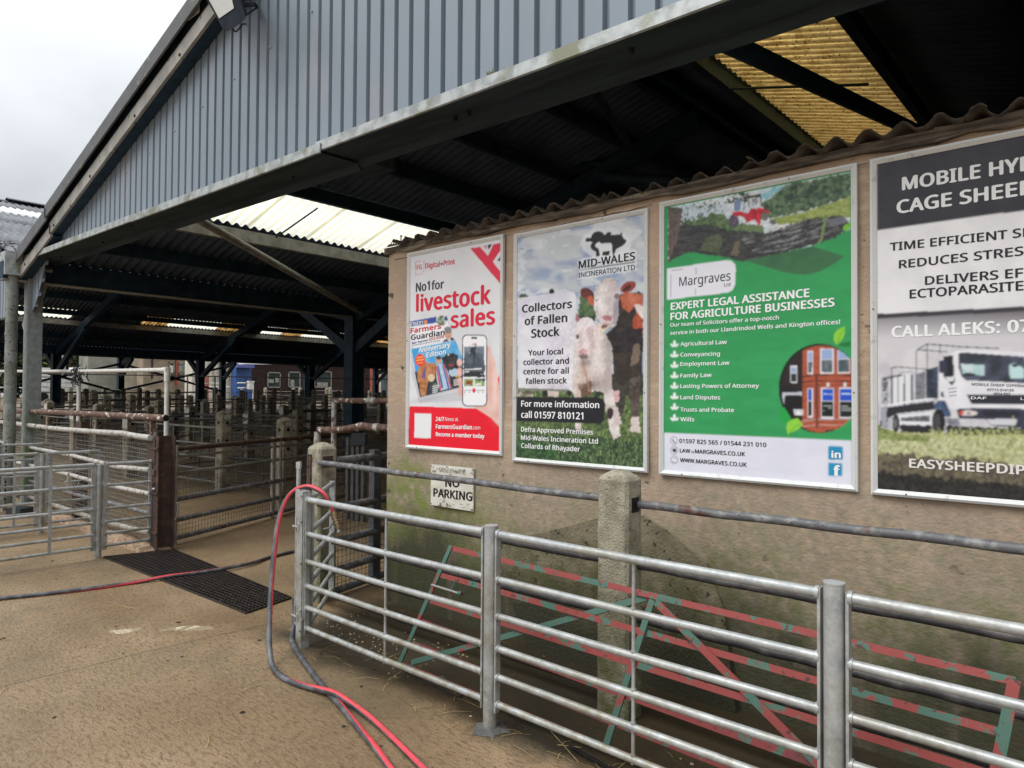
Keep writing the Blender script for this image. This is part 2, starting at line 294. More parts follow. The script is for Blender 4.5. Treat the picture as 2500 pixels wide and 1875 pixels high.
simple('panel_dark', (.045, .05, .055), .6, 0, .15, 6)
simple('straw', (.45, .33, .14), .8, 0, .3, 40)
simple('mesh_wire', (.42, .42, .39), .5, .3, .3, 30)
simple('mesh_wire_dark', (.12, .11, .085), .6, .2, .3, 30)
# ------------------------------------------------------------------ ground
def build_ground():
    xs = np.concatenate([[-900, -300, -130], np.arange(-90, 12, 1.5), [20, 60, 300, 900]]); ys = np.concatenate([[-900, -200, -40, -12], np.arange(-6, 75, 1.5), [90, 160, 400, 1200]])
    b = MB(); nx, ny = len(xs), len(ys)
    b.v = [(float(x), float(y), gz(x, y)) for y in ys for x in xs]
    b.f = [(j*nx+i, j*nx+i+1, (j+1)*nx+i+1, (j+1)*nx+i) for j in range(ny-1) for i in range(nx-1)]; b.mi = [0]*len(b.f); b.sm = [False]*len(b.f)
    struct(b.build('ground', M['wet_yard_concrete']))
build_ground()
def build_kerb():
    b = MB(); n = 46; r = random.Random(3); rows = []
    for i in range(n):
        x = -12.2+(12.2-7.75)*i/(n-1); y0 = 2.93+.03*(i/n)+r.uniform(-.012, .012); y1 = 3.26+r.uniform(-.06, .06); h = .055+r.uniform(-.012, .012)
        if i == n-1: h = .02
        rows.append([(x, y0, .0), (x, y0+r.uniform(.005, .02), h), (x, (y0+y1)/2+r.uniform(-.03, .03), h+r.uniform(-.006, .012)), (x, y1, h-.01), (x, y1+.03, 0)])
    v = [p for q in rows for p in q]; f = [(i*5+k, (i+1)*5+k, (i+1)*5+k+1, i*5+k+1) for i in range(n-1) for k in range(4)]
    b.add(v, f); b.add(rows[0], [(0, 1, 2, 3, 4)]); b.add(rows[-1], [(4, 3, 2, 1, 0)])
    struct(b.build('kerb', M['broken_kerb_concrete']))
build_kerb()
# shallow saw cut across the yard slab: two thin lips of mortar either side of a groove
b = MB()
jp = [(-4.83, .2), (-4.81, 1.08), (-4.785, 1.6), (-4.79, 1.84), (-4.745, 2.39), (-4.72, 2.6), (-4.7, 2.8)]
for u, v in zip(jp[:-1], jp[1:]): b.beam((*u, .0002), (*v, .0002), .003, .002)
struct(b.build('slab_joint', simple('joint_dirt', (.09, .065, .04), .9)))
# cast grate over the drain at the mouth of the race
def build_grate():
    c = [(-7.85, 2.62), (-7.67, 3.25), (-5.17, 3.13), (-5.06, 2.68)]
    t = thing('drain_grate', 'black iron drain grate set in the yard at the mouth of the race', 'grate', (-6.4, 2.9, 0))
    def P(u, v, z): a = [c[0][i]*(1-u)+c[3][i]*u for i in (0, 1)]; d = [c[1][i]*(1-u)+c[2][i]*u for i in (0, 1)]; return (a[0]*(1-v)+d[0]*v+6.4, a[1]*(1-v)+d[1]*v-2.9, z)
    b = MB(); b.add([P(0, 0, .004), P(1, 0, .004), P(1, 1, .004), P(0, 1, .004)], [(0, 1, 2, 3)]); b.build('base_plate', M['black_iron'], t)
    b = MB()
    for i in range(53): b.beam(P(i/52, 0, .012), P(i/52, 1, .012), .011, .012)
    for j in range(13): b.beam(P(0, j/12, .010), P(1, j/12, .010), .009, .014)
    o = b.build('bar', M['grate_iron'], t); o['kind'] = 'stuff'
build_grate()
# ------------------------------------------------------------------ market shed
SL = .277; XV = -12.4; XR = -4.5; XE = 3.4; ZV = 3.66
def corr(b, Xa, Za, Xb, Zb, Y0, Y1, amp=.026, th=.007, per=.146, n=8, ph=0., mi=0):
    """a corrugated sheet whose flutes run from a to b (fall line), waves counted along Y"""
    m = max(2, int(round((Y1-Y0)/per*n))); ys = np.linspace(Y0, Y1, m+1); zz = amp*np.cos(2*PI*(ys+ph)/per)
    V = []
    for X, Z in ((Xa, Za), (Xb, Zb)):
        for o in (0, -th): V += [(X, y, Z+z+o) for y, z in zip(ys, zz)]
    k = m+1; F = []
    for i in range(m): F += [(i, i+1, 2*k+i+1, 2*k+i), (k+i, 3*k+i, 3*k+i+1, k+i+1), (i, k+i, k+i+1, i+1), (2*k+i, 2*k+i+1, 3*k+i+1, 3*k+i)]
    b.add(V, F, mi, True)
shed = thing('market_shed', 'long open livestock market shed with blue grey clad gable and corrugated roof', 'livestock shed', (XV, 3.1, 0))
def sp(mb, name, mat, parent=shed):           # a part of the shed, kept in world coordinates
    o = mb.build(name, mat)
    o.parent = parent; par = Vector((XV, 3.1, 0)); o.matrix_parent_inverse = Matrix.Translation(-par); return o
def slope(Xa, Xb, Za, Y0, Y1, strips, sky=(), sheets=False, n=6, SL=SL, pale=None):
    """corrugated slope from the low edge Xa to the ridge Xb; sky: (strip, Y0, Y1, material)"""
    sgn = 1 if Xb > Xa else -1; L = abs(Xb-Xa)
    cutsX = [L*k/strips for k in range(strips+1)] if isinstance(strips, int) else list(strips); strips = len(cutsX)-1
    for k in range(strips):
        a = cutsX[k]-.13*(k > 0); e = cutsX[k+1]
        Xl, Xh = Xa+sgn*a, Xa+sgn*e; Zl, Zh = Za+SL*a+.012*(k % 2), Za+SL*e+.012*(k % 2)
        cuts = [(Y0, Y1, None)]
        for (ks, s0, s1, mt) in sky:
            if ks != k: continue
            new = []
            for c in cuts:
                if c[2] is None and s0 > c[0]-1e-6 and s1 < c[1]+1e-6: new += [(c[0], s0, None), (s0, s1, mt), (s1, c[1], None)]
                else: new.append(c)
            cuts = [c for c in new if c[1]-c[0] > .05]
        for c in cuts:
            if c[2] is None:
                if sheets and c[0] < 9.:
                    y = c[0]
                    while y < min(c[1], 9.):
                        b = MB(); z = .004*(int(y*7) % 3); corr(b, Xl, Zl+z, Xh, Zh+z, y, min(y+1.022, c[1]), n=8, ph=-Y0); sp(b, 'roof_sheet', M['roof_sheet_grey']); y += 1.022
                    if y < c[1]: b = MB(); corr(b, Xl, Zl, Xh, Zh, y, c[1], n=n, ph=-Y0); sp(b, 'roof_sheet', M['roof_sheet_grey'])
                else:
                    b = MB(); corr(b, Xl, Zl, Xh, Zh, c[0], c[1], n=n, ph=-Y0); sp(b, 'roof_sheet', M['shaded_sheet'] if not sheets else M['roof_sheet_grey'])
            else:
                y = c[0]; j = 0
                while y < c[1]-.05:
                    y2 = min(y+1.022, c[1]); b = MB(); Xs = Xa+sgn*cutsX[k]; Zs = Za+SL*cutsX[k]+.016+.004*(j % 2); Xh2 = Xh-sgn*.1; corr(b, Xs, Zs, Xh2, Zh-.1*SL+.016+.004*(j % 2), y, y2+.04, n=8, th=.003, ph=-Y0)
                    mt = c[2][j % len(c[2])] if isinstance(c[2], (list, tuple)) else c[2]
                    sp(b, 'skylight_panel', M[mt]); y = y2; j += 1
    # closed underside of the slope's outer face is the same sheet; purlins hang beneath it
    for k in range(strips+1):
        a = cutsX[k]; X = Xa+sgn*(min(max(a, .14), L-.08)-.05); Z = Za+SL*abs(X-Xa)-.13
        b = MB(); b.box((X, (Y0+Y1)/2+.05, Z+.005), (.09, Y1-Y0-.2, .18)); yield_mat = M['steel_pale'] if k == pale else M['steel_blue_dark']
        sp(b, 'purlin', yield_mat)
YF, YB = 3.0, 38.
# near span: left slope (rises to +X), right slope
# purlin at X=-10.3 and -9.23 bound the clear skylight; strips of 7.9 m / 7
slope(XV, XR, ZV, YF, YB, (0, 1.1, 2.16, 3.68, 4.75, 5.8, 6.85, 7.9), sky=[(2, 3.3, 9.2, 'fibreglass_clear')], pale=2)
slope(XE, XR, ZV, YF, YB, (0, 1.4, 2.8, 4.1, 5.3, 7.14, 7.9), sky=[(4, 4.4, 15.4, 'fibreglass_yellow')])
# second span beyond the valley
X2 = -32.3; XR2 = (XV+X2)/2
SL2 = .31; slope(XV, XR2, ZV, YF-.1, YB, (0, 1.7, 3.4, 5.1, 6.8, 8.3, 9.95), sky=[(4, 2.9, 12.9, 'rooflight_white')], sheets=True, SL=SL2)
CL, AM = 'fibreglass_clear', 'fibreglass_amber'
slope(X2, XR2, ZV, YF-.1, YB, (0, 1.35, 2.68, 3.56, 4.9, 6.2, 7.4, 8.7, 9.95), SL=SL2, pale=2, sky=[(6, 3., 14., CL), (2, 4.1, 8.6, [CL]), (2, 11.0, 15.2, [AM, CL, CL, AM]), (2, 16.1, 22.2, [CL, AM, CL, CL, AM]), (2, 22.6, 27., [AM, CL, CL, AM])])
# third span, narrow
X3 = -42.; XR3 = (X2+X3)/2
slope(X2, XR3, ZV, YF, YB, 3, n=4); slope(X3, XR3, ZV+.3, YF, YB, 3, n=4)
# ridge capping of the second span, and one slipped piece of it
b = MB(); zr = ZV+SL2*(XV-XR2)
for y in np.arange(2.85, 12, 1.05):
    b = MB(); lift = .1 if 4.9 < y < 6.1 else .03
    pts = [(XR2-.32, zr-.06+lift), (XR2-.1, zr+.0+lift), (XR2, zr+.035+lift), (XR2+.1, zr+.0+lift), (XR2+.32, zr-.06+lift)]
    b.prism([(p[0], y, p[1]) for p in pts]+[(p[0], y, p[1]-.02) for p in pts[::-1]], (0, 0, 0), (0, 1.0, 0)); sp(b, 'ridge_cap', M['roof_sheet_grey'])
# lichen crust low on the second roof, by the valley
r_ = random.Random(5); b = MB()
for i in range(420):
    x = r_.uniform(-14.2, -12.55); y = r_.uniform(2.95, 5.2); z = ZV+SL2*(XV-x)+.026*math.cos(2*PI*(y-YF+.1)/.146)+.012; s = r_.uniform(.015, .05)
    b.add([(x+s*math.cos(a), y+s*math.sin(a), z+r_.uniform(-.004, .004)) for a in (0, 1.2, 2.5, 3.8, 5.1)]+[(x, y, z+.5*s)], [(i0, (i0+1) % 5, 5) for i0 in range(5)])
o = sp(b, 'lichen_crust', M['lichen']); o['kind'] = 'stuff'
# structural frames: valley columns, rafters, knee braces, valley beams
bays = [3.12+5.8*k for k in range(7)]
def hcol(X, Y, w=.26, top=3.5, z0=0):
    b = MB(); f = w*.11
    b.box((X, Y-w/2+f/2, (top+z0)/2), (w, f, top-z0)).box((X, Y+w/2-f/2, (top+z0)/2), (w, f, top-z0)).box((X, Y, (top+z0)/2), (f, w-2*f, top-z0)); return b
for i, Y in enumerate(bays):
    if i: sp(hcol(XV, Y, .3), 'column', M['steel_blue_dark'])
    for X in (X2, X3): sp(hcol(X, Y, .3, top=3.6 if X == X2 else 3.9, z0=gz(X, Y)-.1), 'column', M['steel_blue_dark'])
    if i < 6:
        for (Xa, Xb) in ((XV, XR), (XE, XR), (XV, XR2), (X2, XR2), (X2, XR3), (X3, XR3)):
            if (i == 0 and Xa in (XV, XE) and Xb == XR) or (i == 1 and Xa == XE): continue
            d = abs(Xb-Xa); b = MB(); b.beam((Xa, Y, ZV-.32), (Xb, Y, ZV-.32+SL*d), .14, .26); sp(b, 'rafter', M['steel_blue_dark'])
        for (X, s, dx, dz) in ((XV, 1, 2.4, 1.45), (XV, -1, 2.4, 1.45), (X2, 1, 3.4, 2.0), (X2, -1, 1.6, 1.2), (X3, 1, 1.6, 1.2)):
            if i == 0 and X == XV: continue
            za = 3.05-(.55 if X == X2 and s == 1 else .4); b = MB(); b.beam((X+s*.1, Y, za), (X+s*dx, Y, ZV-.45+SL*dx), .16, .2); sp(b, 'knee_brace', M['steel_blue_dark'])
for X, z in ((XV, 3.47), (X2, 3.42), (X3, 3.86)):
    b = MB(); b.box((X, 20.2, z), (.2, 35., .26)); sp(b, 'valley_beam', M['steel_blue_dark'])
b = MB(); b.box((XV, 20.2, 3.335), (.24, 35., .012)); sp(b, 'beam_flange', M['steel_pale'])
# low cross bracing in the far bay
for (Ya, Yb) in ((8.9, 14.7), (14.7, 20.5)):
    for s in (0, 1):
        b = MB(); b.beam((X3+.05, Ya if s else Yb, 3.4), (X3+.05, Yb if s else Ya, 1.2+gz(X3, Ya)), .08, .12); sp(b, 'cross_brace', M['steel_blue_dark'])
# round wind braces and a hanging rod in the near span
def rod(a, c, r, mat='steel_blue_dark', name='wind_brace'): b = MB(); b.tube([a, c], r, 10); sp(b, name, M[mat])
rod(at(470, 528, Y=3.9), at(885, 765, Y=8.9), .055, 'steel_pale')
rod(at(1735, 85, Y=3.5), at(2235, 320, Y=6.9), .06)
rod(at(664, 586, X=-10.35)-np.array([0, 0, .0]), at(776, 508, X=-9.28), .013, 'steel_blue_dark', 'tie_rod')
rod(at(1440, 205, Y=6.2), at(1560, 390, Y=8.7), .05); rod(at(1012, 408, Y=8.9), at(1480, 400, Y=8.9), .05); rod(at(1480, 430, Y=8.7), at(1700, 450, Y=8.9), .09)
rod(at(1780, 217, Y=6.5), at(2120, 206, Y=6.5), .012, name='tie_rod')
rod((XV+2.8, 3.2, 4.1), (XV+2.8, 3.2, 3.75), .012, name='tie_rod')
# unseen side and back walls, added so the shed interior stays dark
b = MB(); b.box((XE+.06, 20.5, 1.8), (.1, 35, 3.6)); sp(b, 'added_side_wall', M['shaded_sheet'])
b = MB(); b.prism([(XV+4, YB, 0), (XE, YB, 0), (XE, YB, ZV), (XR, YB, ZV+SL*7.9), (XV+4, YB, ZV+SL*4)], (0, 0, 0), (0, .1, 0)); sp(b, 'added_end_wall', M['shaded_sheet'])
# ---- gable front
def rake(x): return 5.408+SL*(x+6.69) if x < XR else 5.408+SL*(XR+6.69)-SL*(x-XR)
def soff(x): return 3.40-.0185*(x+1)
YG = 3.05
def cladding(x0, x1, topf, botf, parent=shed, pitch=.157, ph=0., Y=YG, name='cladding_sheet', mat='cladding_blue_grey'):
    prof = []; x = math.floor((x0-ph)/pitch)*pitch+ph
    while x < x1+pitch:
        for dx, dy in ((0, 0), (.112, 0), (.119, .034), (.150, .034)): prof.append((x+dx, dy))
        x += pitch
    prof = [p for p in prof if x0-1e-6 <= p[0] <= x1+1e-6]; V = []
    for (px, dy) in prof: V += [(px, Y+dy, botf(px)), (px, Y+dy, topf(px)), (px, Y+dy+.004, botf(px)), (px, Y+dy+.004, topf(px))]
    F = []
    for i in range(len(prof)-1): a, c = 4*i, 4*i+4; F += [(a, c, c+1, a+1), (a+2, a+3, c+3, c+2)]
    b = MB(); b.add(V, F); return sp(b, name, M[mat])
x = XV+.1; j = 0
while x < XE:
    x1 = min(x+1.099, XE); cladding(x, x1+.02, lambda q: rake(q)-.22, lambda q: soff(q)+.02, Y=YG-.003*(j % 2)); x = x1; j += 1
# haunch of cladding hanging at the eaves corner, beside the column
hb = [(-12.42, 2.78), (-12.05, 3.0), (-11.72, 3.4), (-11.6, 3.62)]
cladding(-12.42, -11.62, lambda q: 3.62, lambda q: float(np.interp(q, [p[0] for p in hb], [p[1] for p in hb])), Y=YG+.01)
# neighbour gable: the same cladding left of the downpipe
for x0 in (-14.7, -15.8, -16.9): cladding(x0, x0+1.1, lambda q: 3.75-SL*(q-XV)-.3, lambda q: 2.9 if q < -13.3 else 2.75+.0*q)
# sheeting rails behind the cladding, bolts in front
r_ = random.Random(11); b = MB()
for x in np.arange(-11.8, 3, .628):
    for z in (soff(x)+.14, (rake(x)+soff(x))/2, rake(x)-.55):
        if z > soff(x)+.1: b.tube([(x+.05, YG-.012, z), (x+.05, YG+.002, z)], .009, 6)
o = sp(b, 'cladding_screw', M['galvanised']); o['kind'] = 'stuff'
b = MB(); b.beam((XV, YG+.1, soff(XV)+.25), (XE, YG+.1, soff(XE)+.25), .06, .16); sp(b, 'sheeting_rail', M['steel_blue_dark'])
# zinc lintel flashing in three lapped lengths: bright lip, broad soffit, inner turn-down
for k, (xa, xb, o_) in enumerate(((-12.15, -8.05, 0.), (-8.1, -4.5, .012), (-4.58, XE, -.012))):
    za, zb = soff(xa)-o_, soff(xb)-o_; yo = 2.93-o_*.6
    lt = MB(); lt.prism([(xa, yo, za), (xa, yo-.012, za+.005), (xa, yo-.012, za+.075), (xa, YG-.002, za+.085), (xa, YG-.002, za+.079), (xa, yo-.006, za+.069), (xa, yo, za+.005)], (0, 0, 0), (xb-xa, 0, zb-za))
    sp(lt, 'lintel_lip', M['lintel_zinc'])
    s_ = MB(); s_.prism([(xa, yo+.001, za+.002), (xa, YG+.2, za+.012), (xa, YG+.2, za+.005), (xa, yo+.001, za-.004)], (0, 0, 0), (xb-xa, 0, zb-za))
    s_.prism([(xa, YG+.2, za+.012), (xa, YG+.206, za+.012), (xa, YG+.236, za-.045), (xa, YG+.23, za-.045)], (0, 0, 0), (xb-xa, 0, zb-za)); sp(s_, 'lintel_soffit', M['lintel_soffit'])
b = MB(); b.box((-4.5, YG+.34, soff(-4.5)+.03), (.34, .2, .14)); sp(b, 'splice_bracket', M['lintel_soffit'])
b = MB(); b.beam((XV, YG+.33, soff(XV)+.25), (XE, YG+.33, soff(XE)+.25), .16, .22); sp(b, 'lintel_beam', M['steel_blue_dark'])
r_ = random.Random(2)
for x in (-11.2, -9.6, -8.3, -6.9, -5.2, -3.25, -3.12, -1.9): b = MB(); y = 3.02+r_.uniform(-.03, .12); b.tube([(x, y, soff(x)-.022), (x, y, soff(x)+.01)], .013, 8); sp(b, 'bolt', M['black_iron'])
# barge: dark capping, pale board, dark shadow gap, in two lapped lengths
for (xa, xb, o_) in ((-12.62, -10.85, -.045), (-10.9, XR, 0.)):
    za, zb = rake(xa)+o_, rake(xb)+o_
    def strip(y0, y1, z0, z1, name, mat):
        q = MB(); q.prism([(xa, y0, za+z0), (xa, y1, za+z0), (xa, y1, za+z1), (xa, y0, za+z1)], (0, 0, 0), (xb-xa, 0, zb-za)); sp(q, name, M[mat])
    strip(2.86, 3.12, -.1, -.065, 'barge_cap', 'barge_dark'); strip(2.84, 2.86, -.235, -.065, 'barge_cap', 'barge_dark')
    strip(2.93, 2.96, -.31, -.1, 'barge_back', 'steel_blue_dark'); strip(2.9, 2.93, -.44, -.285, 'barge_board', 'barge_pale'); strip(2.93, 3.052, -.44, -.42, 'barge_soffit', 'steel_blue_dark')
b = MB(); b.beam((XR, 2.98, rake(XR)), (XE, 2.98, rake(XE)), .26, .06); sp(b, 'barge_cap', M['barge_dark'])
b = MB()
for x in (-12.0, -10.7, -9.35, -8., -6.9): b = MB(); b.tube([(x, 2.89, rake(x)-.4), (x, 2.905, rake(x)-.4)], .016, 8); sp(b, 'bolt', M['black_iron'])
b = MB(); b.box((-6.62, 2.9, rake(-6.62)-.1), (.24, .01, .2)); sp(b, 'flashing_patch', M['frame_aluminium'])
# corner column, hopper and cast downpipe
m = Mat('column_paint', .7).color((.22, .245, .245)); m.mix(m.noise(14, 6, lo=.42, hi=.62), (.17, .185, .185))
mm = m.op('MULTIPLY', m.rng(m.axis(2), 1.75, .9), m.noise(3.5, 5, lo=.42, hi=.56)); m.mix(m.op('MULTIPLY', mm, .85), (.085, .12, .035)); M['column_paint'] = m.done()
b = MB(); b.box((XV+.02, 3.11, 1.7), (.21, .19, 3.4)); sp(b, 'column', M['column_paint'])
m = Mat('downpipe_paint', .6).color((.22, .235, .22)); m.mix(m.noise(5, 6, lo=.4, hi=.62), (.13, .14, .12)); m.mix(m.noise(22, 5, lo=.6, hi=.64), (.05, .045, .035)); m.mix(m.op('MULTIPLY', m.rng(m.axis(2), 1.3, .6), m.noise(3, 4, lo=.4, hi=.6)), (.12, .13, .06)); M['downpipe_paint'] = m.done()
dx, dy = -12.34, 2.83
b = MB(); b.tube([(dx, dy, .0), (dx, dy, 3.4)], .078, 18); dp = sp(b, 'downpipe', M['downpipe_paint'])
for z in (.25, 1.55, 2.52): b = MB(); b.tube([(dx, dy, z), (dx, dy, z+.04)], .084, 18); sp(b, 'pipe_clip', M['downpipe_paint'])
b = MB(); hp = [(-.17, 3.74), (.12, 3.74), (.09, 3.42), (-.1, 3.42)]
b.prism([(dx+x, dy-.12, z) for x, z in hp], (0, 0, 0), (0, .26, 0)); b.box((dx, dy, 3.405), (.28, .24, .02)); sp(b, 'hopper', M['lintel_zinc'])
b = MB(); b.prism([(dx-1.3, 2.86, 3.62), (dx-.17, 2.86, 3.5), (dx-.17, 2.86, 3.72), (dx-1.3, 2.86, 3.84)], (0, 0, 0), (0, .14, 0)); sp(b, 'valley_gutter', M['lintel_zinc'])
# steel haunch brace inside the corner
b = MB(); b.beam(at(66, 800, Y=3.25), at(116, 652, Y=3.25), .12, .12); sp(b, 'knee_brace', M['steel_pale'])
# ------------------------------------------------------------------ poster building
YW = 3.633; XL = -4.585; ZT = 2.87
hut = thing('poster_building', 'low rendered building with framed posters on its stained wall and corrugated roof edge', 'building', (XL, YW, 0))
def hp_(mb, name, mat, parent=hut):
    o = mb.build(name, mat); o.parent = parent; o.matrix_parent_inverse = Matrix.Translation(-Vector((XL, YW, 0))); return o
b = MB(); nx, nz = 90, 40; r_ = random.Random(1)
def wy(x, z): return YW+.006*math.sin(x*3.1+z*2)+.004*math.sin(x*9+z*7)
b.v = [(XL+(2.6-XL)*i/nx, wy(XL+(2.6-XL)*i/nx, z) if 0 < i else YW, z) for j in range(nz+1) for z in [-.05+(ZT+.02)*j/nz] for i in range(nx+1)]
b.f = [(j*(nx+1)+i, j*(nx+1)+i+1, (j+1)*(nx+1)+i+1, (j+1)*(nx+1)+i) for j in range(nz) for i in range(nx)]; b.mi = [0]*len(b.f); b.sm = [True]*len(b.f)
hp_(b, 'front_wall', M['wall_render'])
b = MB(); b.box((XL+.1, YW+2.9, 1.38), (.2, 5.78, 2.78)).box((2.5, YW+2.9, 1.38), (.2, 5.78, 2.78)).box((-1., YW+5.7, 1.38), (7.2, .2, 2.78)); hp_(b, 'side_wall', M['wall_render'])
# weathered wall plate, in pieces
r_ = random.Random(4); x = XL-.02
while x < 2.6:
    L = r_.uniform(1.6, 2.3); e = MB(); n = 14
    for sgn in (0,):
        top, bot = [], []
        for i in range(n+1):
            q = x+L*i/n; top.append((q, YW-.035, ZT+.0+r_.uniform(-.004, .006))); bot.append((q, YW-.035+r_.uniform(-.004, .004), ZT-.05+r_.uniform(-.014, .012)))
        for i in range(n): e.prism([bot[i], bot[i+1], top[i+1], top[i]], (0, 0, 0), (0, .12, 0))
    hp_(e, 'wall_plate', M['weathered_timber']); x += L
# asbestos cement sheets of the roof, broken wave edge forward of the plate
def wave_sheet(x0, x1, y0, y1, z, k):
    b = MB(); r = random.Random(k); n = int((x1-x0)/.146*10); V = []
    xs = [x0+(x1-x0)*i/n for i in range(n+1)]
    for yi, y in enumerate((y0, y1)):
        for o in (0, -.008): V += [(q, y+(r.uniform(-.012, .012) if yi == 0 else 0), z+.025*math.cos(2*PI*(q+.06)/.146)+o+(-.16 if yi else 0)) for q in xs]
    m_ = n+1; F = []
    for i in range(n): F += [(i, i+1, 2*m_+i+1, 2*m_+i), (m_+i, 3*m_+i, 3*m_+i+1, m_+i+1), (i, m_+i, m_+i+1, i+1), (2*m_+i, 2*m_+i+1, 3*m_+i+1, 3*m_+i)]
    b.add(V, F, 0, True); return b
x = XL+.12; k = 0
while x < 2.6:
    hp_(wave_sheet(x, x+1.06, YW-.075+.02*(k % 3), YW+5.6, ZT+.022+.01*(k % 2), k), 'roof_sheet', M['asbestos_edge']); x += .98; k += 1
b = MB(); r_ = random.Random(9)
for i in range(16):
    q = XL+.03+i*.011; b.add([(q, YW-.05, ZT+.0), (q+.02, YW-.04, ZT+.0), (q+.012, YW-.03, ZT+r_.uniform(.015, .05))], [(0, 1, 2)])
b.tube([(XL+.2, YW-.04, ZT), (XL+.2, YW-.04, ZT+.07)], .005, 6); b.tube([(XL+.2, YW-.04, ZT+.066), (XL+.2, YW-.04, ZT+.072)], .011, 6)
hp_(b, 'broken_edge', M['asbestos_edge'])
# sloping haunch of old render proud of the wall foot, either side of the middle post
def flat_on_wall(pxs, y=YW-.012): return [at(a, c, Y=y) for a, c in pxs]
b = MB(); pts = flat_on_wall([(1190, 1322), (1330, 1300), (1470, 1262), (1566, 1260), (1640, 1310), (1722, 1378), (1738, 1422), (1764, 1492)], YW-.03)
top = [(float(p[0]), YW-.014, float(p[2])) for p in pts]; bot = [(-3.0, YW-.1, 0.0), (float(pts[-1][0])+.09, YW-.1, 0.0)]
poly = [bot[0]]+top+[bot[1]]
# fan with depth: top edge thin, foot thick
V = [(-3.0, YW-.06, -.02)]+top+[(bot[1][0], YW-.06, -.02)]; back = [(p[0], YW+.03, p[2]) for p in V]; n = len(V)
b.add(V+back, [tuple(range(n))]+[(i, (i+1) % n, (i+1) % n+n, i+n) for i in range(n)]); hp_(b, 'render_haunch', M['haunch_render'])

# hairline cracks in the render under the wall plate and a few chips
r_ = random.Random(21)
def crack(x, z, L, sgn=1, dz=.0, name='crack'):
    b = MB(); p = (x, z); n = int(L/.035)
    for i in range(n):
        q = (p[0]+.035*sgn, p[1]+dz*.035+r_.uniform(-.007, .007)); b.beam((p[0], YW-.012, p[1]), (q[0], YW-.012, q[1]), .003, r_.uniform(.001, .0035)); p = q
    o = hp_(b, name, M['black_iron'])
for x, z, L in ((-4.5, 2.77, 1.3), (-3.1, 2.775, 1.0), (-2.0, 2.77, .8), (-1.1, 2.78, .9)): crack(x, z, L)
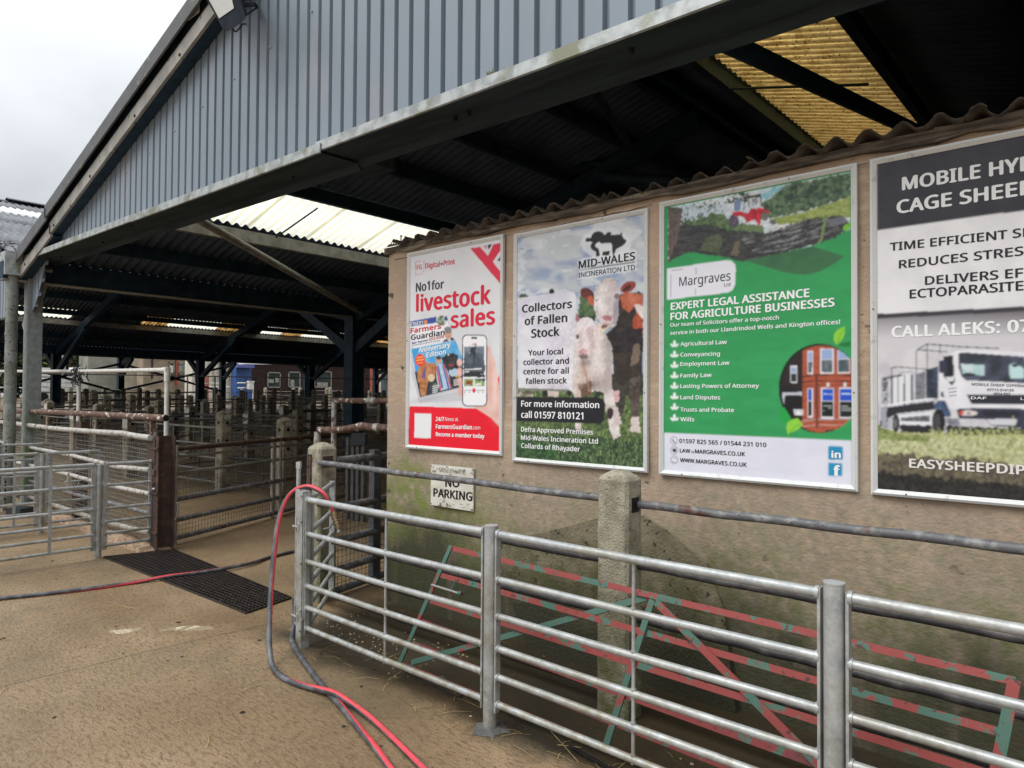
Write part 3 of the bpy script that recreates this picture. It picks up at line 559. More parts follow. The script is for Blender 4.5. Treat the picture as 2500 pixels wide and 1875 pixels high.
# ------------------------------------------------------------------ printed posters
def vnoise(x, y, seed):
    xi, yi = np.floor(x).astype(np.int64), np.floor(y).astype(np.int64); fx, fy = x-xi, y-yi; fx = fx*fx*(3-2*fx); fy = fy*fy*(3-2*fy)
    def h(a, b): n = (a*374761393+b*668265263+seed*1442695041) & 0x7fffffff; n = ((n ^ (n >> 13))*1274126177) & 0x7fffffff; return ((n ^ (n >> 16)) & 0xffff)/65535.
    return (h(xi, yi)*(1-fx)+h(xi+1, yi)*fx)*(1-fy)+(h(xi, yi+1)*(1-fx)+h(xi+1, yi+1)*fx)*fy
def fbm(x, y, sc, seed=0, o=4, sx=1., sy=1.):
    t = 0; a = .5; s = 0
    for i in range(o): t = t+a*vnoise(x*sx/sc*2**i+17*i, y*sy/sc*2**i+31*i, seed+i); s += a; a *= .55
    return t/s
class Print:
    """colour of a printed sheet, sampled on a fine grid; drawn in the photograph's own pixel frame"""
    def __init__(s, P, cell=.0034):
        s.x0, s.x1, s.z0, s.z1, s.y = P; s.nx = int((s.x1-s.x0)/cell); s.nz = int((s.z1-s.z0)/cell)
        X, Z = np.meshgrid(np.linspace(s.x0, s.x1, s.nx+1), np.linspace(s.z0, s.z1, s.nz+1)); s.P = np.stack([X.ravel(), np.full(X.size, s.y), Z.ravel()], 1)
        s.px, s.py = to_px(s.P); s.c = np.ones((len(s.P), 3))*.8; s.T = (0, 0, 1)
    def frame(s, ox, oy, k): s.T = (ox, oy, k); return s
    def tr(s, pts): ox, oy, k = s.T; return [(ox+a/k, oy+b/k) for a, b in pts]
    def warp(s, amp, sc, seed):
        return s.px+amp*(fbm(s.px, s.py, sc, seed)-.5)*2, s.py+amp*(fbm(s.px, s.py, sc, seed+50)-.5)*2
    def inside(s, pts, rough=0, rs=6, seed=0):
        pts = s.tr(pts); a = np.array(pts); mg = rough+2
        sel = np.nonzero((s.px > a[:, 0].min()-mg) & (s.px < a[:, 0].max()+mg) & (s.py > a[:, 1].min()-mg) & (s.py < a[:, 1].max()+mg))[0]
        x, y = s.px[sel], s.py[sel]
        if rough: x, y = x+rough*(fbm(x, y, rs, seed)-.5)*2.4, y+rough*(fbm(x, y, rs, seed+50)-.5)*2.4
        r = np.zeros(len(sel), bool); j = len(pts)-1
        for i in range(len(pts)):
            (x1, y1), (x2, y2) = pts[i], pts[j]
            if y1 != y2: r ^= ((y1 > y) != (y2 > y)) & (x < (x2-x1)*(y-y1)/(y2-y1)+x1)
            j = i
        return sel[r]
    def put(s, sel, c, c2=None, sc=8, seed=1, a=1., lo=.35, hi=.65, sx=1., sy=1.):
        if len(sel) == 0: return s
        col = lin(c)[None, :]*np.ones((len(sel), 1))
        if c2 is not None: f = np.clip((fbm(s.px[sel], s.py[sel], sc, seed, sx=sx, sy=sy)-lo)/(hi-lo), 0, 1)[:, None]; col = col*(1-f)+lin(c2)*f
        s.c[sel] = s.c[sel]*(1-a)+col*a; return s
    def poly(s, pts, c, c2=None, rough=0, rs=6, **k): return s.put(s.inside(pts, rough, rs, k.get('seed', 1)), c, c2, **k)
    def ell(s, cx, cy, rx, ry, c, c2=None, rot=0., rough=0, **k):
        t = np.linspace(0, 2*PI, 28)[:-1]; ca, sa = math.cos(rot), math.sin(rot)
        return s.poly([(cx+rx*math.cos(q)*ca-ry*math.sin(q)*sa, cy+rx*math.cos(q)*sa+ry*math.sin(q)*ca) for q in t], c, c2, rough=rough, **k)
    def line(s, pts, w, c, **k):
        for (a, b), (e, f) in zip(pts[:-1], pts[1:]):
            L = math.hypot(e-a, f-b) or 1; nx_, ny_ = -(f-b)/L*w/2, (e-a)/L*w/2; s.poly([(a+nx_, b+ny_), (e+nx_, f+ny_), (e-nx_, f-ny_), (a-nx_, b-ny_)], c, **k)
        return s
    def soft(s, cx, cy, rx, ry, c, a=.5, rot=0., sel=None):
        ox, oy, k = s.T; dx, dy = (s.px-ox)*k-cx, (s.py-oy)*k-cy; ca, sa = math.cos(rot), math.sin(rot)
        g_ = np.exp(-(((dx*ca+dy*sa)/rx)**2+((-dx*sa+dy*ca)/ry)**2))*a
        if sel is not None: mk = np.zeros(len(g_)); mk[sel] = 1; g_ = g_*mk
        s.c = s.c*(1-g_[:, None])+lin(c)[None, :]*g_[:, None]; return s
    def all(s): return np.arange(len(s.px))
    def shade(s, sel, f): s.c[sel] *= np.asarray(f)[:, None] if np.ndim(f) else f; return s
    def build(s, parent, name='print', blur=2):
        nx, nz = s.nx, s.nz; g = s.c.reshape(nz+1, nx+1, 3)
        for _ in range(blur):
            for ax in (0, 1): q = np.concatenate([g.take([0], ax), g, g.take([-1], ax)], ax); n_ = q.shape[ax]; g = .25*q.take(range(0, n_-2), ax)+.5*q.take(range(1, n_-1), ax)+.25*q.take(range(2, n_), ax)
        s.c = g.reshape(-1, 3); me = bpy.data.meshes.new(name); n = len(s.P)
        me.vertices.add(n); me.vertices.foreach_set('co', (s.P-np.array(parent.location)).astype(np.float32).ravel())
        i, j = np.meshgrid(np.arange(nx), np.arange(nz)); a = (j*(nx+1)+i).ravel(); q = np.stack([a, a+1, a+nx+2, a+nx+1], 1).astype(np.int32)
        me.loops.add(q.size); me.loops.foreach_set('vertex_index', q.ravel()); me.polygons.add(len(q)); me.polygons.foreach_set('loop_start', np.arange(0, q.size, 4, dtype=np.int32)); me.update(calc_edges=True)
        ca = me.color_attributes.new('ink', 'FLOAT_COLOR', 'POINT'); ca.data.foreach_set('color', np.concatenate([np.clip(s.c*.95, 0, .86), np.ones((n, 1))], 1).astype(np.float32).ravel())
        me.materials.append(M['poster_ink']); return link(bpy.data.objects.new(name, me), parent)
m = Mat('poster_ink', .38, 0, .35); at_ = m.n('ShaderNodeAttribute', attribute_name='ink'); m.col = at_.outputs['Color']; m.bump(m.noise(5, 3, sc=(1, 1, 3), lo=.2, hi=.8), .12, .01); M['poster_ink'] = m.done()
INK = {}
def ink(c, rough=.4):
    k = (tuple(c), rough)
    if k not in INK:
        m = Mat('ink_%02x%02x%02x' % tuple(int(v) for v in c), rough, 0, .35).color(tuple(float(v)*.95 for v in lin(c))); INK[k] = m.done()
    return INK[k]
try: UIF = bpy.data.fonts.load(bpy.utils.system_resource('DATAFILES', path='fonts')+'/NotoSansHebrew-Regular.woff2')     # a sans face that ships with Blender
except Exception: UIF = None
CAPR = {}
def cap_ratio(f):
    if f not in CAPR:
        cu = bpy.data.curves.new('h', 'FONT'); cu.body = 'H'; cu.size = 1
        if f and UIF: cu.font = UIF
        o = bpy.data.objects.new('h', cu); coll.objects.link(o); bpy.context.view_layer.update(); CAPR[f] = o.dimensions.y or .68; bpy.data.objects.remove(o); bpy.data.curves.remove(cu)
    return CAPR[f]
def text(s, p0, p1, cap, c, T, Y, parent, bold=0., name='lettering', off=.0016, capr=.73, spacing=1., res=2, font=True):
    """lettering laid on plane Y: p0/p1 = ends of the baseline and cap = cap height, in photograph pixels of frame T"""
    ox, oy, k = T; A = at(ox+p0[0]/k, oy+p0[1]/k, Y=Y); B = at(ox+p1[0]/k, oy+p1[1]/k, Y=Y)
    C_ = at(ox+(p0[0]+p1[0])/2/k, oy+(p0[1]+p1[1])/2/k-cap/k, Y=Y); h = abs(float(C_[2]-(A[2]+B[2])/2))
    cu = bpy.data.curves.new(name, 'FONT'); cu.body = s; cu.size = h/cap_ratio(font); cu.resolution_u = res; cu.space_character = spacing+bold*.8; cu.fill_mode = 'FRONT'
    if UIF and font: cu.font = UIF
    o = bpy.data.objects.new(name, cu); coll.objects.link(o); bpy.context.view_layer.update()
    me = bpy.data.meshes.new_from_object(o.evaluated_get(bpy.context.evaluated_depsgraph_get())); bpy.data.objects.remove(o); bpy.data.curves.remove(cu)
    n = len(me.vertices); v = np.zeros(n*3, np.float32); me.vertices.foreach_get('co', v); v = v.reshape(-1, 3); w_ = v[:, 0].max()-v[:, 0].min(); D = B-A; L = float(np.linalg.norm(D))
    kx = (L-2*max(bold, 0)*h)/w_; x = ((v[:, 0]-v[:, 0].min())*kx+max(bold, 0)*h)/L; P = A[None, :]+x[:, None]*D[None, :]; P[:, 2] += v[:, 1]; P[:, 1] = Y-off
    P -= np.array(parent.location); F = [tuple(q.vertices) for q in me.polygons]; bpy.data.meshes.remove(me); bo = bold*h*1.3
    sh = [(0, 0)] if bold <= 0 else [(0, 0), (bo, 0), (-bo, 0), (0, bo*.5), (0, -bo*.5)]; Q = []; FF = []
    for i, (a, c_) in enumerate(sh): Q.append(P+np.array([a, -.00008*i, c_])); FF += [tuple(n*i+k_ for k_ in f_) for f_ in F]
    me = bpy.data.meshes.new(name); me.from_pydata(np.concatenate(Q).tolist(), [], FF); me.update(); me.materials.append(ink(c))
    return link(bpy.data.objects.new(name, me), parent)
def flat(pts, c, T, Y, parent, name='print_shape', off=.0008):
    ox, oy, k = T; P = [at(ox+a/k, oy+b/k, Y=Y) for a, b in pts]; loc = np.array(parent.location); b = MB(); b.add([(p[0]-loc[0], Y-off-loc[1], p[2]-loc[2]) for p in P], [tuple(range(len(P)))]); me = b.mesh(name, ink(c)); return link(bpy.data.objects.new(name, me), parent)
YP = YW-.012
def poster(corners, label, fw=.028, rnd=False):
    tl, tr_, bl, br = [at(*c, Y=YP) for c in corners]; x0, x1, z0, z1 = (tl[0]+bl[0])/2, (tr_[0]+br[0])/2, (bl[2]+br[2])/2, (tl[2]+tr_[2])/2
    if rnd: x0, x1, z0, z1 = tl[0], tl[0]+1.066, bl[2], tl[2]
    t = thing('framed_poster', label, 'poster', ((x0+x1)/2, YP, z0), 0, 'framed posters on the rendered wall')
    cx = (x0+x1)/2; W, H = x1-x0, z1-z0; d = .024
    for (a, b_, c_, e) in (((-W/2, 0), (W/2, 0), (W/2-fw, fw), (-W/2+fw, fw)), ((W/2, 0), (W/2, H), (W/2-fw, H-fw), (W/2-fw, fw)), ((W/2, H), (-W/2, H), (-W/2+fw, H-fw), (W/2-fw, H-fw)), ((-W/2, H), (-W/2, 0), (-W/2+fw, fw), (-W/2+fw, H-fw))):
        q = MB(); o_ = [a, b_, c_, e]; y0 = .01
        back = [(p[0], .01, p[1]) for p in o_]; mid = [(p[0], -.012 if i < 2 else -.006, p[1]) for i, p in enumerate(o_)]
        ctr = [((o_[0][0]*.6+o_[3][0]*.4), -.018, o_[0][1]*.6+o_[3][1]*.4), ((o_[1][0]*.6+o_[2][0]*.4), -.018, o_[1][1]*.6+o_[2][1]*.4)]
        V = [back[0], back[1], mid[1], mid[0], ctr[0], ctr[1], mid[2], mid[3], back[2], back[3]]
        q.add(V, [(0, 1, 2, 3), (3, 2, 5, 4), (4, 5, 6, 7), (7, 6, 8, 9), (0, 3, 4, 7, 9), (1, 8, 6, 5, 2)]); q.build('frame_rail', M['frame_aluminium'], t)
    r_ = random.Random(len(label)); q = MB()
    for (sx, sz) in ((-W*.36, fw*.5), (W*.2, H-fw*.5), (W/2-fw*.5, H*.3), (-W/2+fw*.5, H*.55)): q.tube([(sx, -.014, sz), (sx, -.0195, sz)], .0035, 7)
    q.build('screw', M['black_iron'], t)
    return t, Print((x0+fw*.7, x1-fw*.7, z0+fw*.7, z1-fw*.7, YP-.002))
# ---- 1: red and white livestock sales poster
t1, p = poster([(997, 618), (1231, 573), (992, 1094), (1227, 1113)], 'red and white livestock sales poster with phone and magazine, furthest left on the wall', .03)
A = (970, 550, 5.53); B = (970, 750, 4.366); Y1 = YP-.002
p.put(p.all(), (226, 226, 229), (216, 217, 221), sc=90)
p.frame(*B); p.poly([(130, 1053), (1095, 1088), (1095, 1545), (115, 1480)], (236, 20, 45), (226, 22, 46), sc=60)
# magazine
p.poly([(142, 440), (245, 985), (690, 880), (690, 1000), (235, 1025), (150, 700)], (200, 200, 206), rough=2)
p.poly([(140, 150), (525, 85), (665, 858), (243, 962)], (236, 236, 240)); p.poly([(140, 152), (415, 100), (425, 165), (142, 205)], (52, 82, 160)); p.ell(302, 158, 20, 22, (240, 140, 40)); p.ell(470, 140, 58, 54, (96, 120, 88), (200, 205, 200), sc=5, rough=2); p.poly([(520, 85), (540, 130), (530, 150), (500, 120)], (30, 60, 110))
p.poly([(150, 445), (618, 352), (690, 520), (690, 850), (243, 962)], (60, 160, 222), (120, 185, 225), sc=22); p.poly([(185, 690), (660, 560), (665, 858), (243, 962)], (70, 75, 85), (40, 42, 50), sc=8)
p.poly([(212, 680), (260, 585), (400, 600), (410, 700), (385, 780), (330, 790), (300, 940), (250, 950)], (168, 104, 60), (200, 140, 95), sc=6, rough=3); p.ell(362, 752, 38, 42, (222, 196, 160)); p.ell(395, 620, 24, 16, (190, 130, 80))
p.poly([(470, 545), (520, 500), (610, 495), (655, 510), (650, 560), (690, 640), (690, 830), (600, 850)], (32, 30, 34), (60, 60, 64), sc=6, rough=3); p.ell(580, 610, 34, 36, (70, 68, 72)); p.ell(545, 506, 10, 8, (230, 230, 230)); p.ell(572, 618, 26, 7, (200, 40, 50))
p.poly([(412, 640), (438, 600), (500, 610), (545, 700), (575, 860), (455, 890), (420, 780)], (196, 214, 232), (170, 196, 220), sc=9); p.poly([(412, 640), (425, 625), (470, 870), (455, 890)], (206, 70, 84)); p.poly([(428, 625), (440, 620), (490, 860), (474, 870)], (40, 80, 150)); p.poly([(492, 612), (505, 612), (580, 850), (565, 862)], (190, 60, 80)); p.poly([(478, 615), (490, 612), (556, 860), (540, 868)], (44, 90, 160))
p.ell(441, 566, 30, 38, (205, 160, 130)); p.ell(441, 540, 29, 18, (70, 56, 50)); p.ell(605, 700, 60, 40, (180, 200, 220), rough=3); p.ell(290, 700, 20, 60, (170, 70, 100), (80, 90, 170), sc=4, rough=5, rot=.3)
p.ell(243, 565, 55, 66, (232, 66, 60)); p.line([(205, 540), (275, 528)], 9, (250, 210, 90)); p.line([(200, 570), (285, 556)], 9, (250, 210, 90)); p.line([(212, 598), (275, 588)], 7, (250, 190, 80))
for i in range(4): p.line([(375, 845+22*i), (445-6*i, 832+22*i)], 10, (235, 235, 235)); p.line([(600, 778+18*i), (650, 768+18*i)], 8, (235, 235, 235))
p.line([(388, 822), (415, 818)], 9, (130, 190, 60)); p.line([(618, 738), (668, 728)], 9, (240, 200, 50)); p.line([(618, 752), (668, 742)], 5, (240, 200, 50))
p.poly([(243, 962), (665, 858), (668, 880), (245, 985)], (226, 226, 230)); p.line([(243, 975), (667, 871)], 4, (120, 120, 126))
# man in a suit at the masthead
p.poly([(480, 375), (505, 345), (540, 335), (590, 320), (612, 350)], (40, 44, 60)); p.poly([(530, 345), (560, 330), (575, 350), (555, 368)], (210, 214, 224)); p.ell(543, 285, 38, 58, (210, 160, 140)); p.ell(540, 240, 40, 32, (130, 130, 134)); p.line([(510, 272), (578, 268)], 6, (60, 50, 50)); p.line([(528, 312), (560, 308)], 5, (150, 90, 80))
p.soft(300, 980, 180, 30, (150, 150, 156), .4, rot=-.2)
# phone and hand
p.poly([(955, 400), (990, 430), (1010, 520), (1040, 560), (1075, 800), (1095, 950), (1095, 1260), (1000, 1180), (810, 1062), (820, 1040), (950, 1000)], (236, 200, 190), (226, 182, 170), sc=25); p.poly([(1070, 770), (1095, 700), (1095, 890)], (226, 22, 46)); p.poly([(1000, 1180), (1095, 1260), (1095, 1290)], (205, 170, 160))
p.soft(985, 700, 24, 260, (206, 150, 140), .45); p.soft(1040, 900, 26, 200, (246, 220, 212), .6); p.soft(1050, 1150, 60, 60, (196, 150, 140), .4)
for (cx, cy, rx, ry) in ((662, 590, 28, 42), (665, 690, 28, 50), (668, 795, 28, 48), (672, 895, 28, 52)): p.ell(cx, cy, rx, ry, (238, 190, 184), (226, 170, 160), sc=12)
def rrect(x0, y0, x1, y1, r, sk=0.):
    P_ = []
    for (cx, cy, a0) in ((x1-r, y0+r, -90), (x1-r, y1-r, 0), (x0+r, y1-r, 90), (x0+r, y0+r, 180)):
        for q in range(0, 91, 15): a = math.radians(a0+q); P_.append((cx+r*math.cos(a), cy+r*math.sin(a)+sk*(cx-x0)))
    return P_
p.poly(rrect(690, 292, 958, 1056, 52, .01), (20, 20, 24)); p.poly(rrect(700, 302, 948, 1046, 44, .01), (240, 240, 243)); p.poly(rrect(788, 318, 852, 338, 9), (20, 20, 24)); p.line([(795, 390), (845, 390)], 7, (210, 40, 60)); p.line([(792, 404), (846, 404)], 8, (40, 40, 44))
p.poly([(712, 424), (928, 414), (926, 745), (710, 742)], (110, 122, 138), (140, 150, 165), sc=18); p.poly([(712, 500), (928, 480), (926, 745), (710, 742)], (72, 80, 92), (96, 104, 116), sc=14, rough=6); p.poly([(775, 424), (840, 420), (835, 500), (780, 500)], (50, 58, 62), rough=6, rs=4); p.poly([(712, 690), (926, 690), (926, 745), (712, 742)], (46, 48, 54)); p.poly([(810, 480), (830, 480), (820, 620), (808, 620)], (52, 58, 66), rough=3)
p.line([(716, 664), (900, 656)], 11, (236, 236, 240)); p.line([(716, 690), (766, 686)], 11, (236, 236, 240)); p.line([(884, 714), (920, 714)], 12, (150, 150, 155))
p.poly([(712, 766), (812, 764), (812, 842), (712, 842)], (120, 160, 70), (180, 190, 180), sc=9); p.poly([(725, 785), (790, 778), (800, 800), (790, 830), (735, 825)], (150, 70, 40), rough=3); p.poly([(824, 764), (930, 762), (930, 842), (824, 842)], (130, 170, 80), (190, 200, 190), sc=6); p.poly([(826, 764), (930, 762), (930, 790), (850, 784)], (40, 50, 60), rough=4); p.ell(860, 820, 30, 12, (235, 235, 230), rough=3)
p.line([(712, 884), (800, 884)], 3, (60, 60, 60)); p.line([(832, 884), (932, 884)], 3, (60, 60, 60)); p.ell(817, 888, 17, 26, (226, 30, 54))
for x in (720, 768, 865, 913): p.line([(x-8, 905), (x+8, 905)], 14, (165, 165, 170)); p.line([(x-14, 928), (x+14, 928)], 4, (170, 170, 175))
p.frame(*A); R1 = (222, 48, 76); N1 = (52, 54, 98)
p.poly([(985, 312), (1115, 290), (1225, 412), (1295, 258), (1440, 225), (1440, 330), (1390, 345), (1290, 495), (1388, 620), (1440, 690), (1440, 850), (1385, 785)], R1); p.poly([(1215, 268), (1282, 256), (1235, 332)], N1); p.poly([(1348, 478), (1392, 415), (1440, 400), (1440, 490)], N1); p.poly([(1168, 277), (1198, 271), (1210, 326)], R1)
p.line([(245, 495), (362, 478), (358, 600), (340, 645), (300, 662), (245, 668), (245, 495)], 5, (214, 60, 84))
p.frame(*B)
p.poly([(186, 1128), (362, 1134), (358, 1398), (180, 1392)], (232, 232, 234)); p.build(t1)
def tx(s, a, b, cap, c, T, bold=0., par=t1, **k): return text(s, a, b, cap, c, T, Y1, par, bold, **k)
tx('FG', (263, 603), (330, 590), 62, (214, 44, 70), A, .02); tx('Digital', (378, 583), (575, 556), 68, (214, 44, 70), A, .03); tx('+', (585, 548), (616, 543), 50, (40, 40, 46), A, .06); tx('Print', (626, 545), (778, 522), 68, (214, 44, 70), A, .03)
DG = (66, 68, 74); RD = (216, 34, 64)
tx('No1', (252, 898), (440, 872), 118, DG, A, .045); tx('for', (462, 870), (632, 848), 112, DG, A, .045)
tx('livestock', (255, 1165), (1262, 1052), 228, RD, A, .05); tx('sales', (724, 1386), (1318, 1330), 218, RD, A, .05)
W_ = (240, 240, 242); tx('FREE!', (145, 200), (276, 180), 36, W_, B, .03); tx('Farmers', (142, 278), (466, 226), 52, (210, 34, 60), B, .05); tx('Guardian', (147, 350), (505, 294), 54, (30, 30, 34), B, .05)
tx('Keir Starmer', (158, 394), (332, 358), 20, (40, 60, 140), B, .04); tx('EXCLUSIVE', (343, 356), (500, 324), 26, (200, 34, 60), B, .03); tx('to how Labour will do for farming', (160, 415), (455, 362), 17, (120, 122, 126), B, .0)
tx('Anniversary', (228, 485), (567, 424), 52, W_, B, .05); tx('Edition', (312, 535), (520, 496), 50, W_, B, .05)
tx('24/7', (412, 1212), (500, 1214), 42, W_, B, .05); tx('News at', (510, 1212), (650, 1214), 40, W_, B, .0); tx('FarmersGuardian', (412, 1292), (797, 1302), 44, W_, B, .05); tx('.com', (800, 1302), (885, 1304), 40, W_, B, 0)
tx('Become a member today', (412, 1372), (930, 1396), 42, W_, B, .05)
# ---- 2: cattle photograph poster
t2, p = poster([(1257, 574), (1586, 507), (1253, 1126), (1579, 1154)], 'fallen stock poster of a white calf and red cow under cloudy sky')
A = (1230, 500, 4.741); B = (1230, 800, 4.484)
f = np.clip((p.py-580)/330, 0, 1); p.put(p.all(), (196, 201, 206), (150, 164, 190), sc=70, sy=1.8, lo=.4, hi=.62); sel = np.nonzero(f > .45)[0]; p.put(sel, (140, 156, 190), (176, 186, 205), sc=55, a=.55)
p.put(p.all(), (226, 228, 230), (226, 228, 230), sc=60, a=.0)
s2 = np.nonzero(fbm(p.px, p.py, 60, 77, sy=2) > .58)[0]; p.put(s2, (222, 224, 228), a=.6)
p.frame(*B)
p.poly([(140, 680), (1525, 700), (1540, 1560), (130, 1430)], (100, 118, 70), (54, 74, 48), sc=6, seed=3, lo=.3, hi=.7); p.poly([(140, 1130), (1525, 1250), (1540, 1560), (130, 1430)], (66, 92, 62), (30, 48, 40), sc=5, seed=9, rough=8, sx=1.6, sy=.6); g = p.inside([(140, 690), (1525, 700), (1540, 1560), (130, 1430)]); g = g[fbm(p.px[g], p.py[g], 3, 5, sx=1.8, sy=.7) > .62]; p.put(g, (150, 176, 110), a=.7)
p.poly([(140, 1230), (600, 1270), (560, 1440), (130, 1420)], (34, 62, 40), (74, 110, 66), sc=5, rough=10)
p.frame(*A)
p.poly([(170, 1070), (200, 1040), (250, 1025), (290, 1060), (290, 1080), (170, 1090)], (62, 86, 62), rough=4); p.poly([(850, 1290), (880, 1060), (960, 1000), (1060, 1080), (1070, 1300)], (66, 92, 58), (100, 124, 84), sc=5, rough=6, rs=5); p.poly([(1500, 1010), (1560, 1000), (1600, 1035), (1600, 1060)], (60, 80, 60), rough=4); p.poly([(850, 1285), (1060, 1285), (1060, 1350), (850, 1320)], (46, 56, 50))
p.frame(*B); p.poly([(1000, 520), (1530, 500), (1530, 740), (1000, 740)], (58, 72, 50), (34, 44, 36), sc=6, rough=6); p.poly([(140, 560), (780, 560), (780, 700), (140, 700)], (120, 126, 110), rough=6)
# big cow
p.frame(*A)
p.poly([(1330, 1050), (1420, 1010), (1610, 1040), (1615, 1700), (1150, 1720), (1180, 1500), (1290, 1400), (1330, 1250)], (42, 36, 34), (64, 56, 52), sc=12, rough=2)
p.poly([(1345, 1060), (1400, 1010), (1500, 1020), (1612, 1045), (1612, 1250), (1560, 1160), (1500, 1190), (1450, 1250), (1370, 1190)], (172, 84, 58), (190, 108, 80), sc=10); p.poly([(1510, 1150), (1612, 1160), (1612, 1320), (1560, 1290)], (226, 214, 210), rough=3); p.poly([(1540, 1240), (1612, 1330), (1612, 1500), (1580, 1540), (1500, 1440), (1490, 1330)], (176, 86, 58), (156, 70, 46), sc=8)
p.ell(965, 1030, 88, 62, (84, 44, 40), (130, 62, 56), rot=.55, sc=8); p.ell(1010, 1110, 34, 60, (186, 96, 66), rot=-.4); p.ell(1440, 950, 96, 58, (120, 46, 42), (150, 66, 58), rot=-.5, sc=8); p.ell(1425, 965, 60, 22, (70, 34, 34), rot=-.6)
p.poly([(1052, 1000), (1110, 920), (1180, 850), (1250, 848), (1310, 900), (1345, 1000), (1330, 1130), (1320, 1280), (1300, 1390), (1260, 1420), (1150, 1390), (1070, 1300), (1042, 1160)], (226, 216, 214), (200, 188, 190), sc=18, rough=1.5); p.poly([(1270, 1130), (1335, 1080), (1325, 1280), (1300, 1400), (1262, 1360)], (178, 170, 176), rough=2)
p.poly([(1130, 1310), (1170, 1275), (1250, 1290), (1250, 1340), (1180, 1345)], (204, 140, 146), (180, 110, 120), sc=5); p.ell(1075, 1104, 14, 11, (40, 34, 34)); p.ell(1310, 1060, 30, 34, (120, 90, 88)); p.ell(1240, 880, 36, 12, (176, 150, 140), rough=3)
# calf
p.frame(*B); p.poly([(560, 0), (800, -60), (1000, -40), (1110, 60), (1180, 200), (1195, 420), (1180, 640), (1200, 700), (1230, 900), (1280, 1180), (1200, 1230), (1160, 1100), (1120, 900), (1090, 700), (990, 690), (950, 700), (880, 640), (830, 700), (850, 1120), (790, 1110), (780, 760), (740, 690), (560, 560)], (228, 220, 216), (206, 194, 190), sc=14, rough=3)
p.poly([(800, 620), (960, 590), (960, 740), (860, 760)], (110, 84, 70), rough=4); p.poly([(840, 330), (880, 360), (950, 700), (930, 700)], (206, 160, 130)); p.ell(1165, 940, 38, 66, (52, 42, 44), rough=3); p.poly([(800, 700), (840, 690), (845, 760), (800, 760)], (212, 190, 180))
p.frame(*A); p.ell(950, 1390, 110, 90, (232, 224, 226), rough=2); p.ell(1145, 1410, 82, 52, (222, 200, 190), rot=-.3); p.ell(1165, 1405, 40, 24, (120, 90, 90), rot=-.4); p.line([(1130, 1490), (1180, 1420)], 12, (226, 220, 160)); p.poly([(690, 1390), (790, 1360), (830, 1440), (790, 1500), (700, 1460)], (224, 214, 216)); p.poly([(835, 1250), (890, 1320), (850, 1360), (830, 1330)], (170, 120, 130))
p.frame(*B); p.poly([(790, 0), (1000, -20), (1000, 120), (960, 250), (900, 330), (830, 320), (790, 180)], (214, 196, 198), (230, 216, 216), sc=12); p.poly([(815, 260), (860, 225), (915, 240), (905, 280), (830, 310)], (206, 140, 146), (180, 112, 120), sc=5); p.poly([(812, 305), (910, 290), (930, 340), (850, 350)], (52, 44, 48), rough=2); p.ell(806, 98, 16, 26, (60, 40, 44)); p.ell(940, 60, 50, 60, (196, 176, 178), rough=3)
CALF = p.inside([(560, 0), (800, -60), (1000, -40), (1110, 60), (1180, 200), (1195, 420), (1180, 640), (1200, 700), (1230, 900), (1280, 1180), (1200, 1230), (1160, 1100), (1120, 900), (1090, 700), (990, 690), (950, 700), (880, 640), (830, 700), (850, 1120), (790, 1110), (780, 760), (740, 690), (560, 560)], 3)
for (cx, cy, rx, ry, cc, aa) in ((1150, 420, 70, 300, (150, 136, 134), .55), (870, 460, 70, 150, (160, 130, 120), .5), (960, 640, 120, 70, (96, 76, 72), .7), (1010, 250, 60, 200, (244, 232, 232), .6), (830, 560, 50, 120, (214, 184, 160), .4), (1080, 620, 80, 90, (150, 130, 134), .5), (700, 300, 120, 260, (240, 236, 240), .5), (900, 380, 60, 50, (110, 90, 96), .6)): p.soft(cx, cy, rx, ry, cc, aa, sel=CALF)
for (cx, cy, rx, ry, cc, aa) in ((845, 170, 26, 60, (178, 156, 160), .6), (895, 150, 30, 130, (240, 230, 230), .6), (975, 180, 36, 90, (160, 136, 142), .6), (810, 100, 24, 20, (60, 44, 48), .5), (870, 262, 40, 16, (244, 180, 186), .5)): p.soft(cx, cy, rx, ry, cc, aa)
p.frame(*A); HEAD = p.inside([(1052, 1000), (1110, 920), (1180, 850), (1250, 848), (1310, 900), (1345, 1000), (1330, 1130), (1320, 1280), (1300, 1390), (1260, 1420), (1150, 1390), (1070, 1300), (1042, 1160)])
for (cx, cy, rx, ry, cc, aa) in ((1300, 1180, 36, 170, (150, 140, 150), .6), (1120, 1100, 50, 120, (244, 240, 240), .6), (1230, 1150, 26, 90, (184, 174, 178), .5), (1200, 880, 80, 40, (206, 186, 172), .5), (1080, 1240, 30, 70, (176, 166, 172), .5), (1200, 1380, 60, 26, (180, 160, 164), .5)): p.soft(cx, cy, rx, ry, cc, aa, sel=HEAD)
p.soft(1190, 1300, 44, 22, (150, 90, 100), .4); p.soft(1480, 1090, 90, 40, (206, 130, 104), .5); p.soft(1250, 1560, 70, 160, (20, 16, 20), .5); p.frame(*B)
